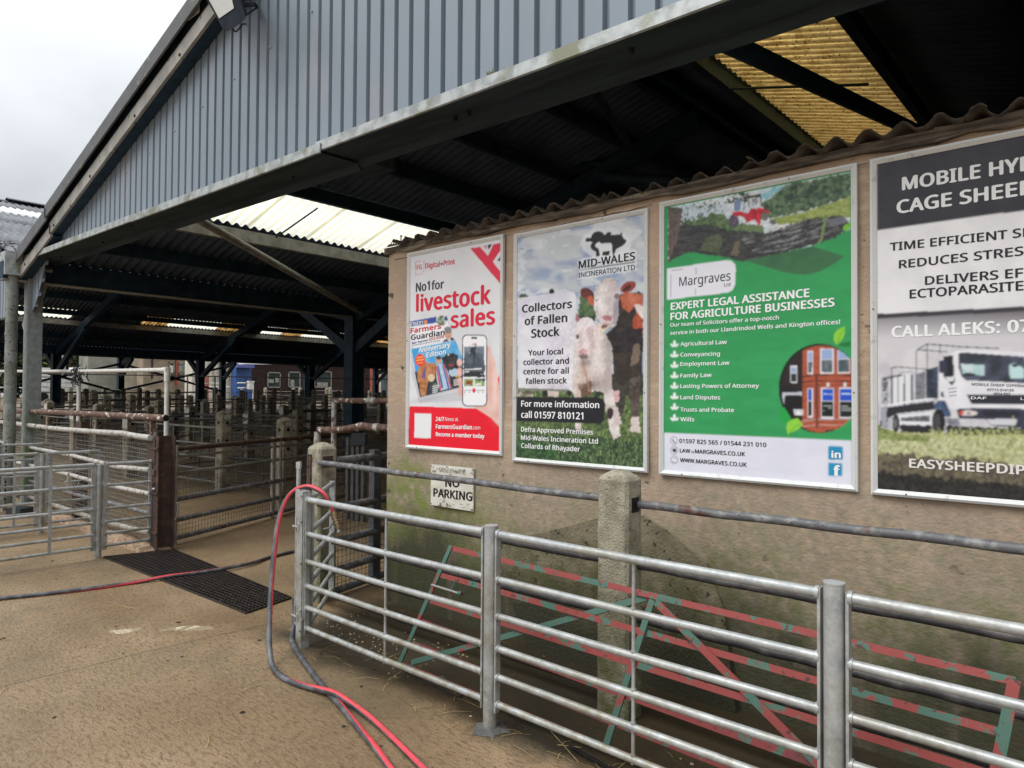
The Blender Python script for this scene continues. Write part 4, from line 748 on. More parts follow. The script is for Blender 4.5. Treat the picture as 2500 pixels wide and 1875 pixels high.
# cow legs
p.poly([(1190, 240), (1515, 230), (1515, 560), (1400, 600), (1385, 560), (1210, 600)], (66, 56, 48), (50, 42, 40), sc=12); p.poly([(1210, 60), (1515, 0), (1515, 260), (1200, 280)], (34, 28, 34), (50, 44, 48), sc=12); p.poly([(1420, 190), (1490, 170), (1480, 380), (1380, 420)], (120, 104, 90), rough=4)
p.poly([(1380, 560), (1500, 520), (1480, 900), (1470, 1150), (1395, 1140), (1400, 900), (1370, 780)], (70, 56, 52), (100, 88, 84), sc=9, rough=2); p.poly([(1395, 990), (1480, 970), (1500, 1150), (1385, 1140)], (214, 200, 194), rough=3); p.poly([(1200, 600), (1370, 580), (1320, 880), (1290, 1000), (1220, 800)], (48, 42, 40), (70, 66, 60), sc=8, rough=3); p.poly([(1190, 690), (1265, 690), (1260, 800), (1210, 830)], (206, 172, 172), rough=3); p.poly([(1205, 850), (1250, 880), (1290, 1050), (1220, 1080)], (206, 190, 190), rough=3)
p.poly([(140, 690), (320, 690), (330, 755), (140, 755)], (80, 80, 60), (200, 190, 180), sc=6, rough=3); p.poly([(480, 690), (600, 690), (590, 755), (490, 755)], (210, 190, 186), rough=3); p.poly([(420, 690), (480, 690), (480, 755), (420, 755)], (40, 40, 40), rough=2); p.poly([(690, 690), (745, 690), (740, 755), (700, 755)], (40, 40, 44), rough=3)
# white text panel, dark panel, logo
p.frame(*A); p.ell(555, 1010, 30, 40, (30, 32, 38)); sel = p.inside([(165, 1078), (770, 1000), (820, 1015), (836, 1060), (790, 2140), (165, 2120)]); p.put(sel, (230, 230, 235), (214, 210, 222), sc=40, a=.88)
p.frame(*B); p.poly([(140, 758), (1030, 760), (1085, 785), (1105, 830), (1100, 1010), (1070, 1045), (1030, 1054), (140, 1018)], (34, 34, 40))
p.frame(*A); p.poly([(858, 630), (1130, 570), (1530, 520), (1540, 760), (862, 860)], (226, 230, 234), a=.75, rough=5, rs=12); p.ell(1180, 450, 290, 190, (228, 231, 234), a=.7, rough=5)
BK = (34, 36, 38)
p.poly([(942, 405), (960, 382), (1005, 385), (1020, 345), (1055, 312), (1100, 303), (1140, 318), (1160, 345), (1180, 345), (1195, 318), (1230, 312), (1245, 325), (1240, 348), (1320, 345), (1345, 342), (1358, 310), (1362, 335), (1374, 318), (1368, 360), (1400, 400), (1420, 405), (1412, 440), (1375, 475), (1330, 498), (1300, 515), (1285, 560), (1265, 590), (1245, 540), (1080, 600), (1065, 600), (1065, 545), (1020, 520), (1002, 490), (1008, 460), (1030, 432), (985, 425), (955, 432)], BK)
p.poly([(1058, 468), (1078, 440), (1105, 432), (1130, 450), (1235, 440), (1256, 470), (1256, 575), (1240, 580), (1230, 535), (1215, 580), (1205, 535), (1145, 545), (1140, 590), (1115, 590), (1105, 540), (1092, 500), (1062, 488)], (228, 231, 234)); p.poly([(1142, 548), (1225, 534), (1222, 580), (1140, 592)], BK)
ANIM = p.inside([(540, 1500), (850, 1300), (1040, 880), (1180, 840), (1340, 900), (1612, 1000), (1612, 2750), (1150, 2750), (540, 2500)])
fur = fbm(p.px[ANIM], p.py[ANIM], 3.2, 91, sx=1.5, sy=.8)-.5; p.c[ANIM] = np.clip(p.c[ANIM]*(1+.65*fur[:, None]), 0, 1)
p.line([(868, 758), (1520, 660)], 11, BK); gr_ = fbm(p.px, p.py, 30, 99)-.5; p.c = np.clip(p.c*(1+.25*gr_[:, None]), 0, 1); p.build(t2)
def tx(s, a, b, cap, c, T, bold=0., par=t2, **k): return text(s, a, b, cap, c, T, Y1, par, bold, **k)
tx('MID-WALES', (868, 738), (1520, 636), 88, BK, A, .035); tx('INCINERATION LTD', (868, 843), (1518, 750), 56, BK, A, .01)
tx('Collectors', (212, 1248), (790, 1190), 88, BK, A, .045); tx('of Fallen', (243, 1392), (735, 1352), 92, BK, A, .045); tx('Stock', (318, 1538), (645, 1512), 96, BK, A, .045)
D2 = (38, 36, 46); tx('Your local', (268, 304), (648, 288), 60, D2, B, .035); tx('collector and', (215, 408), (713, 392), 62, D2, B, .035); tx('centre for all', (215, 510), (712, 500), 62, D2, B, .035); tx('fallen stock', (240, 614), (690, 608), 60, D2, B, .035)
tx('For more information', (192, 862), (1046, 880), 66, W_, B, .035); tx('call 01597 810121', (192, 985), (872, 1003), 72, W_, B, .035)
tx('Defra Approved Premises', (190, 1136), (978, 1170), 52, W_, B, .03); tx('Mid-Wales Incineration Ltd', (190, 1226), (1032, 1270), 52, W_, B, .03); tx('Collards of Rhayader', (192, 1314), (836, 1356), 52, W_, B, .03)
# ---- 3: green legal poster
t3, p = poster([(1613, 495), (2093, 399), (1610, 1158), (2096, 1201)], 'green legal services poster with a tractor photograph and a round brick office picture')
A = (1600, 400, 4.147); B = (1600, 780, 3.771); G1 = (52, 158, 92)
p.put(p.all(), G1, (48, 150, 86), sc=60, sy=2.5)
p.frame(*A)
ph_ = [(130, 440), (1975, 80), (1975, 660), (1800, 740), (1590, 830), (1250, 905), (900, 970), (700, 915), (520, 890), (330, 885), (220, 915), (130, 995)]
p.poly(ph_, (222, 228, 230), (196, 210, 220), sc=40); p.poly([(1040, 300), (1300, 210), (1290, 250), (1090, 380)], (120, 190, 205), rough=8, rs=14, a=.8)
p.poly([(270, 585), (420, 560), (560, 500), (700, 520), (760, 600), (1100, 620), (1100, 760), (130, 800), (200, 700)], (70, 96, 62), (110, 134, 90), sc=6, rough=6, rs=6)
p.poly([(1080, 390), (1160, 350), (1290, 235), (1400, 180), (1560, 180), (1700, 130), (1840, 110), (1975, 80), (1975, 330), (1500, 480), (1160, 560), (1090, 480)], (62, 88, 66), (112, 136, 104), sc=6, rough=5, lo=.38, hi=.66); s3 = p.inside([(1080, 390), (1300, 235), (1975, 80), (1975, 330), (1160, 560)], 5, 6); s3 = s3[fbm(p.px[s3], p.py[s3], 12, 21) < .42]; p.put(s3, (38, 54, 52), a=.75)
p.poly([(1160, 560), (1500, 490), (1975, 330), (1975, 540), (1700, 560), (1250, 620)], (166, 176, 104), (126, 146, 72), sc=10, sy=3, lo=.4, hi=.62)
p.poly([(130, 800), (260, 620), (560, 610), (760, 680), (1150, 700), (1500, 565), (1880, 520), (1940, 560), (1975, 640), (1800, 760), (1250, 920), (900, 985), (600, 930), (330, 890), (130, 995)], (76, 76, 76), (44, 46, 48), sc=7, sx=.5, sy=3, rough=4, lo=.4, hi=.6); s3 = p.inside([(830, 720), (1150, 700), (1500, 565), (1940, 540), (1940, 640), (1250, 890), (1000, 900)]); s3 = s3[fbm(p.px[s3], p.py[s3]+.28*p.px[s3], 8, 33, sx=.35, sy=3.5) > .56]; p.put(s3, (150, 150, 152), a=.7)
p.poly([(1740, 560), (1900, 530), (1945, 590), (1750, 625)], (112, 114, 126), rough=2); p.poly([(1660, 800), (1700, 560), (1725, 500), (1730, 560), (1690, 780)], (120, 140, 90), rough=3); p.poly([(1900, 640), (1975, 570), (1975, 650), (1920, 680)], (120, 190, 60), rough=4)
p.poly([(130, 995), (130, 440), (150, 430), (280, 450), (250, 640), (220, 800)], (112, 96, 92), (84, 74, 72), sc=4, sx=2, sy=.5, rough=2); s3 = p.inside([(130, 440), (620, 350), (760, 560), (700, 640), (300, 640)]); s3 = s3[fbm(p.px[s3], p.py[s3], 5, 41) > .6]; p.put(s3, (66, 90, 70)); s3 = p.inside([(670, 300), (960, 290), (930, 390), (700, 400)]); s3 = s3[fbm(p.px[s3], p.py[s3], 5, 44) > .52]; p.put(s3, (50, 62, 48))
p.poly([(450, 880), (520, 740), (640, 700), (700, 760), (640, 900)], (66, 80, 56), (96, 104, 80), sc=4, rough=5); p.poly([(760, 930), (800, 800), (860, 780), (840, 930)], (110, 100, 84), rough=5, rs=4); p.poly([(850, 640), (1100, 610), (1060, 680), (900, 690)], (110, 130, 90), rough=5)
# tractor
p.poly([(800, 380), (870, 360), (860, 470), (800, 480)], (120, 140, 176)); p.poly([(880, 330), (1065, 305), (1072, 335), (890, 355)], (70, 60, 60)); p.line([(935, 340), (955, 450)], 12, (60, 50, 54)); p.line([(1060, 330), (1078, 440)], 12, (80, 46, 50)); p.line([(990, 350), (985, 430)], 10, (90, 66, 66)); p.ell(1018, 375, 22, 34, (150, 150, 160))
p.poly([(770, 490), (850, 480), (940, 500), (960, 460), (1060, 445), (1150, 475), (1140, 520), (1080, 530), (1060, 630), (1030, 610), (1000, 560), (920, 600), (900, 540), (790, 520)], (206, 44, 62), (180, 36, 52), sc=5, rough=2); p.ell(795, 580, 52, 66, (66, 60, 76), (96, 88, 100), sc=4, rough=2); p.ell(1105, 530, 36, 46, (110, 110, 104), rough=2); p.ell(805, 580, 20, 26, (110, 90, 110)); p.line([(960, 470), (1130, 500)], 6, (120, 24, 36)); p.line([(1000, 455), (1010, 560)], 6, (110, 22, 34)); p.line([(1040, 452), (1046, 620)], 5, (232, 90, 100)); p.line([(870, 500), (930, 520)], 6, (232, 90, 100)); p.line([(900, 345), (896, 470)], 8, (60, 50, 54)); p.poly([(945, 352), (985, 350), (980, 440), (955, 445)], (196, 206, 214)); p.line([(1100, 440), (1110, 480)], 7, (196, 50, 60)); p.ell(1190, 590, 34, 24, (96, 100, 104), rough=3); p.line([(1150, 670), (1240, 640)], 18, (196, 180, 170), rough=2)
PH = p.inside(ph_); fz = fbm(p.px[PH], p.py[PH], 3.0, 61)-.5; p.c[PH] = np.clip(p.c[PH]*(1+.8*fz[:, None]), 0, 1)
p.poly([(905, 975), (1250, 912), (1590, 835), (1700, 870), (1910, 932), (1850, 985), (1760, 1040), (1660, 1090), (1560, 1122), (1450, 1120), (1300, 1098), (1100, 1040)], (62, 112, 74), (56, 104, 70), sc=30)
p.poly([(118, 1062), (700, 975), (770, 980), (806, 1015), (814, 1060), (806, 1230), (780, 1280), (730, 1305), (118, 1376)], (228, 229, 238))
p.line([(412, 1118), (412, 1045), (160, 1082), (157, 1348), (404, 1322), (404, 1252)], 3.5, (110, 110, 120))
p.frame(*B); p.poly([(80, 1040), (1810, 1112), (1812, 1540), (80, 1395)], (226, 226, 238), (220, 221, 234), sc=60, rough=0)
for i, y in enumerate((228, 324, 420, 516, 612, 708, 806, 908)):
    p.ell(176, y-8, 13, 30, (236, 240, 238)); p.ell(154, y+10, 21, 10, (236, 240, 238), rot=.7); p.ell(198, y+10, 21, 10, (236, 240, 238), rot=-.7)
# brick office roundel
cir = [(1480+0, 0)]; circ = [(1520+378*math.cos(a), 638+412*math.sin(a)) for a in np.linspace(0, 2*PI, 60)]
def clipc(pts, c, c2=None, **k):
    a = p.inside(pts, k.pop('rough', 0)); b_ = CIR; sel_ = a[np.isin(a, b_)]; p.put(sel_, c, c2, **k)
p.poly([(x-6, y-3) for x, y in circ], (20, 34, 26)); CIR = p.inside([(1528+366*math.cos(a), 640+400*math.sin(a)) for a in np.linspace(0, 2*PI, 60)])
p.put(CIR, (178, 90, 62), (162, 78, 56), sc=8, sy=2)
clipc([(1100, 200), (1356, 200), (1356, 930), (1100, 930)], (46, 34, 36)); clipc([(1150, 620), (1250, 600), (1340, 650), (1340, 690), (1200, 690), (1180, 780)], (30, 30, 34)); clipc([(1168, 670), (1348, 668), (1350, 700), (1210, 695), (1190, 720), (1190, 780), (1172, 780)], (190, 192, 200)); clipc([(1190, 700), (1350, 700), (1350, 900), (1200, 900)], (24, 24, 28)); clipc([(1240, 425), (1308, 425), (1306, 588), (1240, 580)], (220, 222, 230)); clipc([(1250, 440), (1300, 440), (1298, 495), (1250, 495)], (150, 170, 200)); clipc([(1250, 500), (1300, 500), (1298, 575), (1250, 570)], (40, 50, 50))
clipc([(1270, 824), (1362, 830), (1362, 884), (1280, 880)], (200, 202, 204)); clipc([(1318, 836), (1342, 876), (1296, 874)], (240, 240, 240))
for (x0_, y0_, x1_, y1_, kind) in ((1398, 290, 1452, 505, 0), (1518, 268, 1640, 500, 0), (1674, 262, 1796, 498, 0), (1398, 632, 1452, 904, 1), (1524, 630, 1646, 912, 1), (1690, 628, 1830, 912, 1)):
    clipc([(x0_, y0_), (x1_, y0_), (x1_, y1_), (x0_, y1_)], (224, 224, 230)); d_ = 10; my = y0_+(y1_-y0_)*.42
    clipc([(x0_+d_, y0_+d_), (x1_-d_, y0_+d_), (x1_-d_, my), (x0_+d_, my)], (150, 172, 212) if kind == 0 else (34, 82, 196)); clipc([(x0_+d_, my+8), (x1_-d_, my+8), (x1_-d_, y1_-d_*1.6), (x0_+d_, y1_-d_*1.6)], (74, 88, 96) if kind == 0 else (24, 34, 30), (110, 120, 124) if kind == 0 else None, sc=14)
    if kind and x1_-x0_ > 80:
        clipc([(x0_+24, y0_+50), (x1_-16, y0_+54), (x1_-16, y0_+64), (x0_+24, y0_+60)], (200, 214, 240))
        for q in (165, 185, 205): clipc([(x0_+22, y0_+q), (x1_-24, y0_+q), (x1_-24, y0_+q+5), (x0_+22, y0_+q+5)], (190, 200, 200))
for y, c in ((508, (60, 40, 40)), (560, (70, 44, 42)), (598, (120, 66, 50)), (914, (170, 160, 160)), (966, (196, 150, 140))): clipc([(1350, y+14), (1480, y), (1830, y+2), (1830, y+12), (1480, y+10), (1350, y+26)], c)
clipc([(1470, 500), (1500, 495), (1500, 1000), (1478, 1000)], (110, 56, 46)); clipc([(1575, 580), (1603, 580), (1600, 618), (1578, 618)], (216, 214, 216)); clipc([(1730, 582), (1760, 582), (1757, 618), (1733, 618)], (216, 214, 216)); clipc([(1560, 1020), (1800, 1000), (1800, 1060), (1600, 1060)], (40, 34, 36)); clipc([(1590, 1030), (1790, 1014), (1780, 1045), (1600, 1050)], (210, 212, 216))
def leaf(pts, c, v): p.poly(pts, c); p.line(v, 5, (70, 150, 50))
leaf([(1668, 240), (1640, 190), (1642, 140), (1670, 100), (1742, 62), (1745, 120), (1730, 170), (1700, 210)], (140, 204, 60), [(1672, 236), (1700, 150), (1730, 90)]); p.poly([(1670, 245), (1720, 215), (1800, 200), (1800, 252), (1730, 250)], (30, 120, 60)); p.poly([(1185, 805), (1148, 850), (1142, 900), (1175, 950), (1230, 960), (1255, 920), (1215, 850)], (34, 160, 70)); leaf([(1222, 1068), (1205, 1000), (1215, 950), (1260, 920), (1310, 908), (1358, 965), (1320, 1010), (1250, 1040)], (140, 206, 66), [(1225, 1060), (1270, 1000), (1335, 960)])
for (cx, cy) in ((171, 1116), (173, 1205), (174, 1291)):
    p.ell(cx, cy, 34, 38, (70, 70, 76)); p.ell(cx, cy, 29, 33, (226, 226, 238))
p.line([(160, 1098), (164, 1122), (186, 1138)], 9, (30, 30, 34)); p.poly([(158, 1190), (190, 1192), (190, 1222), (158, 1218)], (30, 30, 34))
for q in (-16, -4, 8, 20): p.line([(152, 1291+q), (196, 1293+q)], 3, (110, 110, 116))
p.poly(rrect(1592, 1163, 1726, 1290, 16, .03), (34, 140, 186)); p.poly([(1592, 1318), (1722, 1322), (1722, 1442), (1592, 1440)], (34, 146, 188)); p.build(t3)
def tx(s, a, b, cap, c, T, bold=0., par=t3, **k): return text(s, a, b, cap, c, T, Y1, par, bold, **k)
tx('Margraves', (243, 1240), (762, 1178), 92, (60, 60, 70), A, -.008); tx('Ltd', (698, 1243), (760, 1236), 34, (90, 90, 98), A)
tx('EXPERT LEGAL ASSISTANCE', (158, 1480), (1562, 1345), 76, W_, A, .05); tx('FOR AGRICULTURE BUSINESSES', (155, 1582), (1815, 1440), 76, W_, A, .05); tx('Our team of Solicitors offer a top-notch', (152, 1650), (1252, 1574), 38, W_, A, .03)
tx('service in both our Llandrindod Wells and Kington offices!', (138, 142), (1702, 40), 36, W_, B, .03)
for s, a, b_ in (('Agricultural Law', (232, 244), (660, 224)), ('Conveyancing', (232, 342), (596, 332)), ('Employment Law', (232, 428), (684, 416)), ('Family Law', (232, 534), (520, 528)), ('Lasting Powers of Attorney', (232, 630), (955, 628)), ('Land Disputes', (232, 734), (598, 736)), ('Trusts and Probate', (232, 846), (725, 852)), ('Wills', (232, 936), (360, 938))): tx(s, a, b_, 36, W_, B, .03)
K3 = (24, 24, 28); tx('01597 825 565 / 01544 231 010', (222, 1134), (1022, 1174), 38, K3, B, .02); tx('LAW', (226, 1222), (322, 1228), 34, K3, B, .03); tx('@', (330, 1228), (360, 1230), 22, (110, 110, 116), B); tx('MARGRAVES.CO.UK', (366, 1230), (826, 1258), 36, K3, B, .03); tx('WWW.MARGRAVES.CO.UK', (228, 1310), (842, 1356), 36, K3, B, .03)
tx('in', (1622, 1272), (1708, 1276), 62, W_, B, .06); tx('f', (1640, 1440), (1702, 1442), 90, W_, B, .09)
# ---- 4: sheep dipping poster, cut by the frame's right edge
t4, p = poster([(2125, 391), (2700, 268), (2125, 1206), (2700, 1268)], 'black and white sheep dipping poster with a lorry, furthest right on the wall', rnd=True)
A = (2100, 300, 3.455); B = (2100, 750, 3.3175); D4 = (48, 48, 56); E4 = (226, 227, 228)
p.put(p.all(), (232, 232, 234), (222, 222, 226), sc=60)
p.frame(*A); p.poly([(140, 340), (2400, -180), (2400, 600), (140, 905)], D4, (54, 54, 60), sc=50)
p.frame(*B); p.poly([(130, 55), (2400, -60), (2400, 1700), (130, 1480)], (196, 192, 200), (216, 214, 216), sc=60); s4 = p.inside([(130, 55), (2400, -60), (2400, 330), (130, 330)]); ff = np.clip((p.py[s4]-750)/75, 0, 1)[:, None]; p.c[s4] = lin((84, 80, 88))*(1-ff)+lin((208, 206, 210))*ff
p.poly([(130, 55), (2400, -60), (2400, -20), (130, 92)], (60, 58, 64))
p.poly([(130, 975), (400, 1010), (1300, 1030), (2400, 1050), (2400, 1420), (130, 1300)], (150, 156, 100), (190, 192, 150), sc=6, rough=5, lo=.35, hi=.62); s4 = p.inside([(130, 1010), (2400, 1060), (2400, 1500), (130, 1300)]); s4 = s4[fbm(p.px[s4], p.py[s4], 4, 8, sx=1.5, sy=.8) > .6]; p.put(s4, (206, 206, 168), a=.7)
p.poly([(130, 1180), (900, 1230), (1300, 1290), (2400, 1330), (2400, 1700), (130, 1480)], (84, 76, 66), (120, 112, 90), sc=6, rough=12, rs=16, lo=.4, hi=.66); p.poly([(130, 1330), (1300, 1440), (2400, 1520), (2400, 1750), (130, 1490)], (32, 32, 34), (56, 54, 50), sc=7, rough=10, rs=14)
p.poly([(130, 950), (300, 1020), (580, 1040), (560, 1090), (130, 1070)], (112, 124, 70), (150, 160, 100), sc=5, rough=5)
s4 = p.inside([(130, 960), (2400, 1040), (2400, 1750), (130, 1490)]); fz = fbm(p.px[s4], p.py[s4], 3.2, 71, sx=1.6, sy=.7)-.5; p.c[s4] = np.clip(p.c[s4]*(1+1.3*fz[:, None]), 0, 1)
# lorry bed and pens
LB = (232, 232, 236); DK = (44, 44, 52)
p.poly([(165, 580), (250, 530), (420, 510), (450, 540), (600, 480), (630, 750), (600, 830), (450, 870), (250, 990), (170, 970)], (206, 206, 212), (180, 180, 188), sc=14); p.poly([(255, 560), (420, 530), (420, 770), (255, 800)], (224, 225, 228))
for x in (262, 306, 358, 418): p.line([(x, 545), (x, 790)], 9, DK)
p.line([(165, 800), (600, 738)], 16, LB); p.poly([(220, 812), (600, 760), (600, 830), (300, 860), (225, 900), (215, 980), (160, 960), (175, 820)], DK); p.poly([(165, 810), (215, 800), (215, 970), (175, 965)], (160, 160, 172), rough=2); p.line([(255, 490), (255, 790)], 8, DK); p.line([(255, 490), (310, 484), (570, 505)], 7, DK); p.line([(180, 580), (340, 550)], 12, DK); p.poly([(180, 590), (225, 575), (225, 790), (180, 800)], (70, 70, 78), (190, 190, 196), sc=4)
p.poly([(455, 545), (530, 515), (530, 740), (455, 745)], (150, 150, 156), (90, 90, 98), sc=3, sy=3); p.poly([(530, 510), (628, 480), (630, 740), (532, 740)], (70, 84, 104), (44, 50, 62), sc=14); p.line([(455, 350), (455, 745)], 7, DK); p.line([(542, 290), (542, 520)], 8, DK); p.line([(455, 350), (542, 298), (830, 322), (1120, 334)], 8, DK); p.line([(470, 345), (700, 360)], 8, DK); p.line([(648, 310), (648, 380)], 8, (90, 90, 96))
p.poly([(310, 870), (575, 850), (575, 960), (310, 950)], (226, 226, 232)); p.poly([(330, 895), (560, 875), (560, 930), (330, 925)], (60, 60, 70), (120, 120, 126), sc=5); p.ell(290, 940, 28, 74, (34, 34, 38)); p.ell(286, 940, 13, 42, (110, 110, 114)); p.poly([(320, 955), (580, 962), (580, 1020), (330, 1010)], (40, 40, 44), rough=4)
# cab
p.poly([(640, 430), (700, 390), (790, 350), (1000, 350), (1500, 370), (1560, 450), (1560, 1000), (1300, 900), (980, 880), (800, 830), (720, 820), (690, 760), (632, 745)], LB, (222, 222, 228), sc=30)
p.poly([(800, 372), (830, 366), (1330, 400), (1400, 620), (860, 592), (820, 560), (795, 480)], (52, 56, 66), (84, 90, 110), sc=30); p.poly([(812, 458), (1006, 468), (1004, 555), (830, 540)], (206, 220, 222), (170, 204, 206), sc=14); p.ell(880, 545, 56, 12, (40, 42, 46)); p.poly([(1205, 470), (1250, 450), (1330, 500), (1330, 580), (1215, 575)], (190, 222, 222)); p.ell(1254, 470, 28, 14, (40, 50, 60))
p.poly([(672, 400), (750, 388), (768, 600), (745, 636), (690, 580), (676, 560)], (34, 34, 42)); p.poly([(638, 434), (700, 428), (702, 538), (640, 530)], (54, 56, 76)); p.poly([(688, 565), (768, 560), (755, 600), (710, 600)], (220, 222, 226)); p.poly([(655, 685), (676, 690), (680, 730), (656, 725)], (40, 40, 46))
p.poly([(862, 705), (1560, 712), (1560, 790), (900, 782)], (44, 46, 56)); p.poly([(596, 790), (640, 755), (690, 760), (730, 850), (735, 890), (680, 890), (650, 820), (600, 830)], (70, 92, 128), (50, 62, 86), sc=14); p.ell(636, 930, 54, 108, (30, 30, 36)); p.ell(625, 930, 26, 66, (70, 70, 76), rough=2)
p.poly([(780, 825), (960, 815), (1560, 830), (1560, 1000), (1060, 960), (1020, 910), (800, 900)], (62, 66, 88), (50, 52, 66), sc=20); p.poly([(980, 840), (1290, 850), (1290, 885), (1010, 880)], (40, 42, 52)); p.poly([(1060, 955), (1020, 905), (1270, 905), (1260, 955)], (206, 206, 214)); p.ell(874, 858, 76, 22, (222, 210, 208)); p.ell(818, 856, 22, 14, (206, 70, 60)); p.ell(880, 860, 18, 14, (150, 150, 156)); p.poly([(700, 895), (800, 905), (810, 970), (740, 960), (695, 930)], (150, 150, 162), (110, 110, 124), sc=8)
p.poly([(700, 960), (1560, 990), (1560, 1040), (700, 1030)], (40, 40, 44), rough=5); s4 = p.inside([(560, 985), (2400, 1000), (2400, 1080), (560, 1060)], 8, 6); s4 = s4[fbm(p.px[s4], p.py[s4], 4, 12, sx=2, sy=.7) > .5]; p.put(s4, (176, 184, 120)); p.line([(1240, 880), (1225, 1040)], 6, (190, 196, 140)); p.build(t4)
def tx(s, a, b, cap, c, T, bold=0., par=t4, **k): return text(s, a, b, cap, c, T, Y1, par, bold, **k)
# the words run on past the photograph; only the part in view was readable
tx('MOBILE HYD', (355, 568), (1480, 388), 112, E4, A, .05); tx('CAGE SHEEP', (310, 765), (1462, 596), 112, E4, A, .05)
K4 = (34, 34, 38); tx('TIME EFFICIENT SH', (252, 1080), (1462, 952), 70, K4, A, .035); tx('REDUCES STRES', (328, 1228), (1378, 1115), 70, K4, A, .035); tx('DELIVERS EF', (548, 1366), (1376, 1300), 72, K4, A, .035); tx('ECTOPARASITE', (418, 1480), (1378, 1410), 74, K4, A, .035)
tx('CALL ALEKS: 07', (256, 244), (1385, 196), 92, (240, 240, 242), B, .05); tx('EASYSHEEPDIP', (398, 1296), (1338, 1356), 72, (226, 222, 220), B, .045)
G4 = (80, 82, 90); tx('MOBILE SHEEP DIPPING', (904, 632), (1345, 648), 20, G4, B, .02); tx('07713 014125', (1030, 678), (1244, 682), 20, G4, B, .02); tx('HX54 EDZ', (1082, 712), (1216, 716), 22, (60, 60, 66), B, .02); tx('DAF', (898, 744), (1024, 746), 20, E4, B, .06); tx('L', (1300, 750), (1325, 752), 20, E4, B, .04)
for i, s in enumerate(('MOBILE', 'SHEEP', 'DIPPING')): tx(s, (716+4*i, 668+28*i), (782, 658+30*i), 14, (150, 150, 158), B)
# dark offcut of sky line above the lettering strip is part of the print. NO PARKING plate:
sg = [at(*c, Y=YP) for c in ((1053.8, 1133.4), (1158, 1143), (1158, 1248), (1052.4, 1233))]; x0, x1 = float(sg[0][0]), float(sg[1][0]); z1, z0 = float((sg[0][2]+sg[1][2])/2), float((sg[2][2]+sg[3][2])/2)
t5 = thing('parking_sign', 'worn white NO PARKING plate screwed to the wall below the red poster', 'sign', ((x0+x1)/2, YP, z0))
b = MB(); b.box((0, -.003, (z1-z0)/2), (x1-x0, .008, z1-z0)); b.build('plate', M['frame_aluminium'], t5)
p = Print((x0+.001, x1-.001, z0+.001, z1-.001, YP-.0075), .0022); p.put(p.all(), (222, 220, 208), (206, 202, 188), sc=20); C5 = (900, 1080, 3.687); p.frame(*C5)
for (pt, th_, cc) in (([(560, 190), (960, 225), (960, 300), (560, 290)], .62, (120, 116, 106)), ([(630, 545), (955, 560), (960, 622), (562, 575)], .6, (110, 100, 86)), ([(940, 232), (960, 232), (960, 620), (930, 620)], .5, (150, 120, 90)), ([(640, 420), (680, 420), (690, 580), (650, 570)], .5, (150, 148, 140))):
    s5 = p.inside(pt); s5 = s5[fbm(p.px[s5], p.py[s5], 5, 3, sx=.6) > th_]; p.put(s5, cc)
s5 = p.inside([(635, 228), (872, 244), (872, 288), (635, 268)]); s5 = s5[fbm(p.px[s5], p.py[s5], 2.2, 6, sx=2.5, sy=.3) > .5]; p.put(s5, (120, 118, 112)); p.build(t5, blur=1)
ts = text('NO', (690, 398), (818, 404), 76, (30, 30, 32), C5, YP-.0075, t5, .06, off=.0006); text('PARKING', (583, 486), (932, 528), 74, (30, 30, 32), C5, YP-.0075, t5, .06, off=.0006)
p2 = MB()
for (sx, sz) in ((x0+.01, z1-.012), (x1-.01, z1-.012), (x0+.01, z0+.012), (x1-.01, z0+.012)): p2.tube([(sx-(x0+x1)/2, -.006, sz-z0), (sx-(x0+x1)/2, -.0105, sz-z0)], .004, 8)
p2.build('screw', M['black_iron'], t5)
# ------------------------------------------------------------------ galvanised fence in front of the wall
YFN = 2.585; RZ = (.972, .748, .567, .408, .268, .134)
GP = 'steel posts of the front fence'
def fpost(x, label, y=YFN, h=1.01, group=GP, foot=True, rz=0.):
    t = thing('fence_post', label, 'post', (x, y, 0), rz, group)
    b = MB(); b.tube([(0, 0, -.05), (0, 0, h)], .0345, 20); b.tube([(0, 0, h-.004), (0, 0, h+.002)], .0365, 20); b.build('tube', M['galvanised'], t)
    if foot:
        b = MB(); r = random.Random(int(x*100)); n = 18; b.add([(0, 0, .02)]+[((.085+r.uniform(-.015, .03))*math.cos(a), (.085+r.uniform(-.015, .03))*math.sin(a), .002) for a in np.linspace(0, 2*PI, n+1)[:-1]], [(0, i+1, (i+1) % n+1) for i in range(n)]); b.build('mortar_collar', M['pen_concrete_grey'], t)
    return t
def hurdle(a, b_, label, zs=RZ, r=.0168, rt=.0195, stile=(.035, .01), ups=(), mat='galvanised', group='galvanised sheep hurdles', name='sheep_hurdle', z0=0., flat=True, latch=False, cat='hurdle', upflat=False, welds=True):
    a, b_ = Vector(a), Vector(b_); d = b_-a; L = d.length; rz = math.atan2(d.y, d.x); t = thing(name, label, cat, (a.x, a.y, z0), rz, group)
    for i, z in enumerate(zs):
        q = MB(); rr = rt if i == 0 else r; q.tube([(.006, 0, z), (L*.5, 0, z-.003), (L-.006, 0, z)], rr, 12)
        if welds:
            for x in (.008, L-.008): q.tube([(x-.007, 0, z), (x+.007, 0, z)], rr*1.28, 10)
        q.build('rail', M[mat], t)
    for x in (0, L):
        q = MB(); q.box((x, 0, (zs[0]+.02+zs[-1]-.04)/2), (stile[1], stile[0], zs[0]-zs[-1]+.06)); q.build('stile', M[mat], t)
    for u in ups:
        q = MB()
        if upflat: q.box((L*u, -.02, (zs[0]+zs[-1])/2), (.028, .005, zs[0]-zs[-1]+.03))
        else:
            q.tube([(L*u, 0, zs[0]), (L*u, 0, zs[-1])], .0085, 10)
            for z in zs[1:]: q.tube([(L*u, 0, z-.02), (L*u, 0, z+.02)], .0125, 8)
        q.build('upright', M[mat], t)
    return t
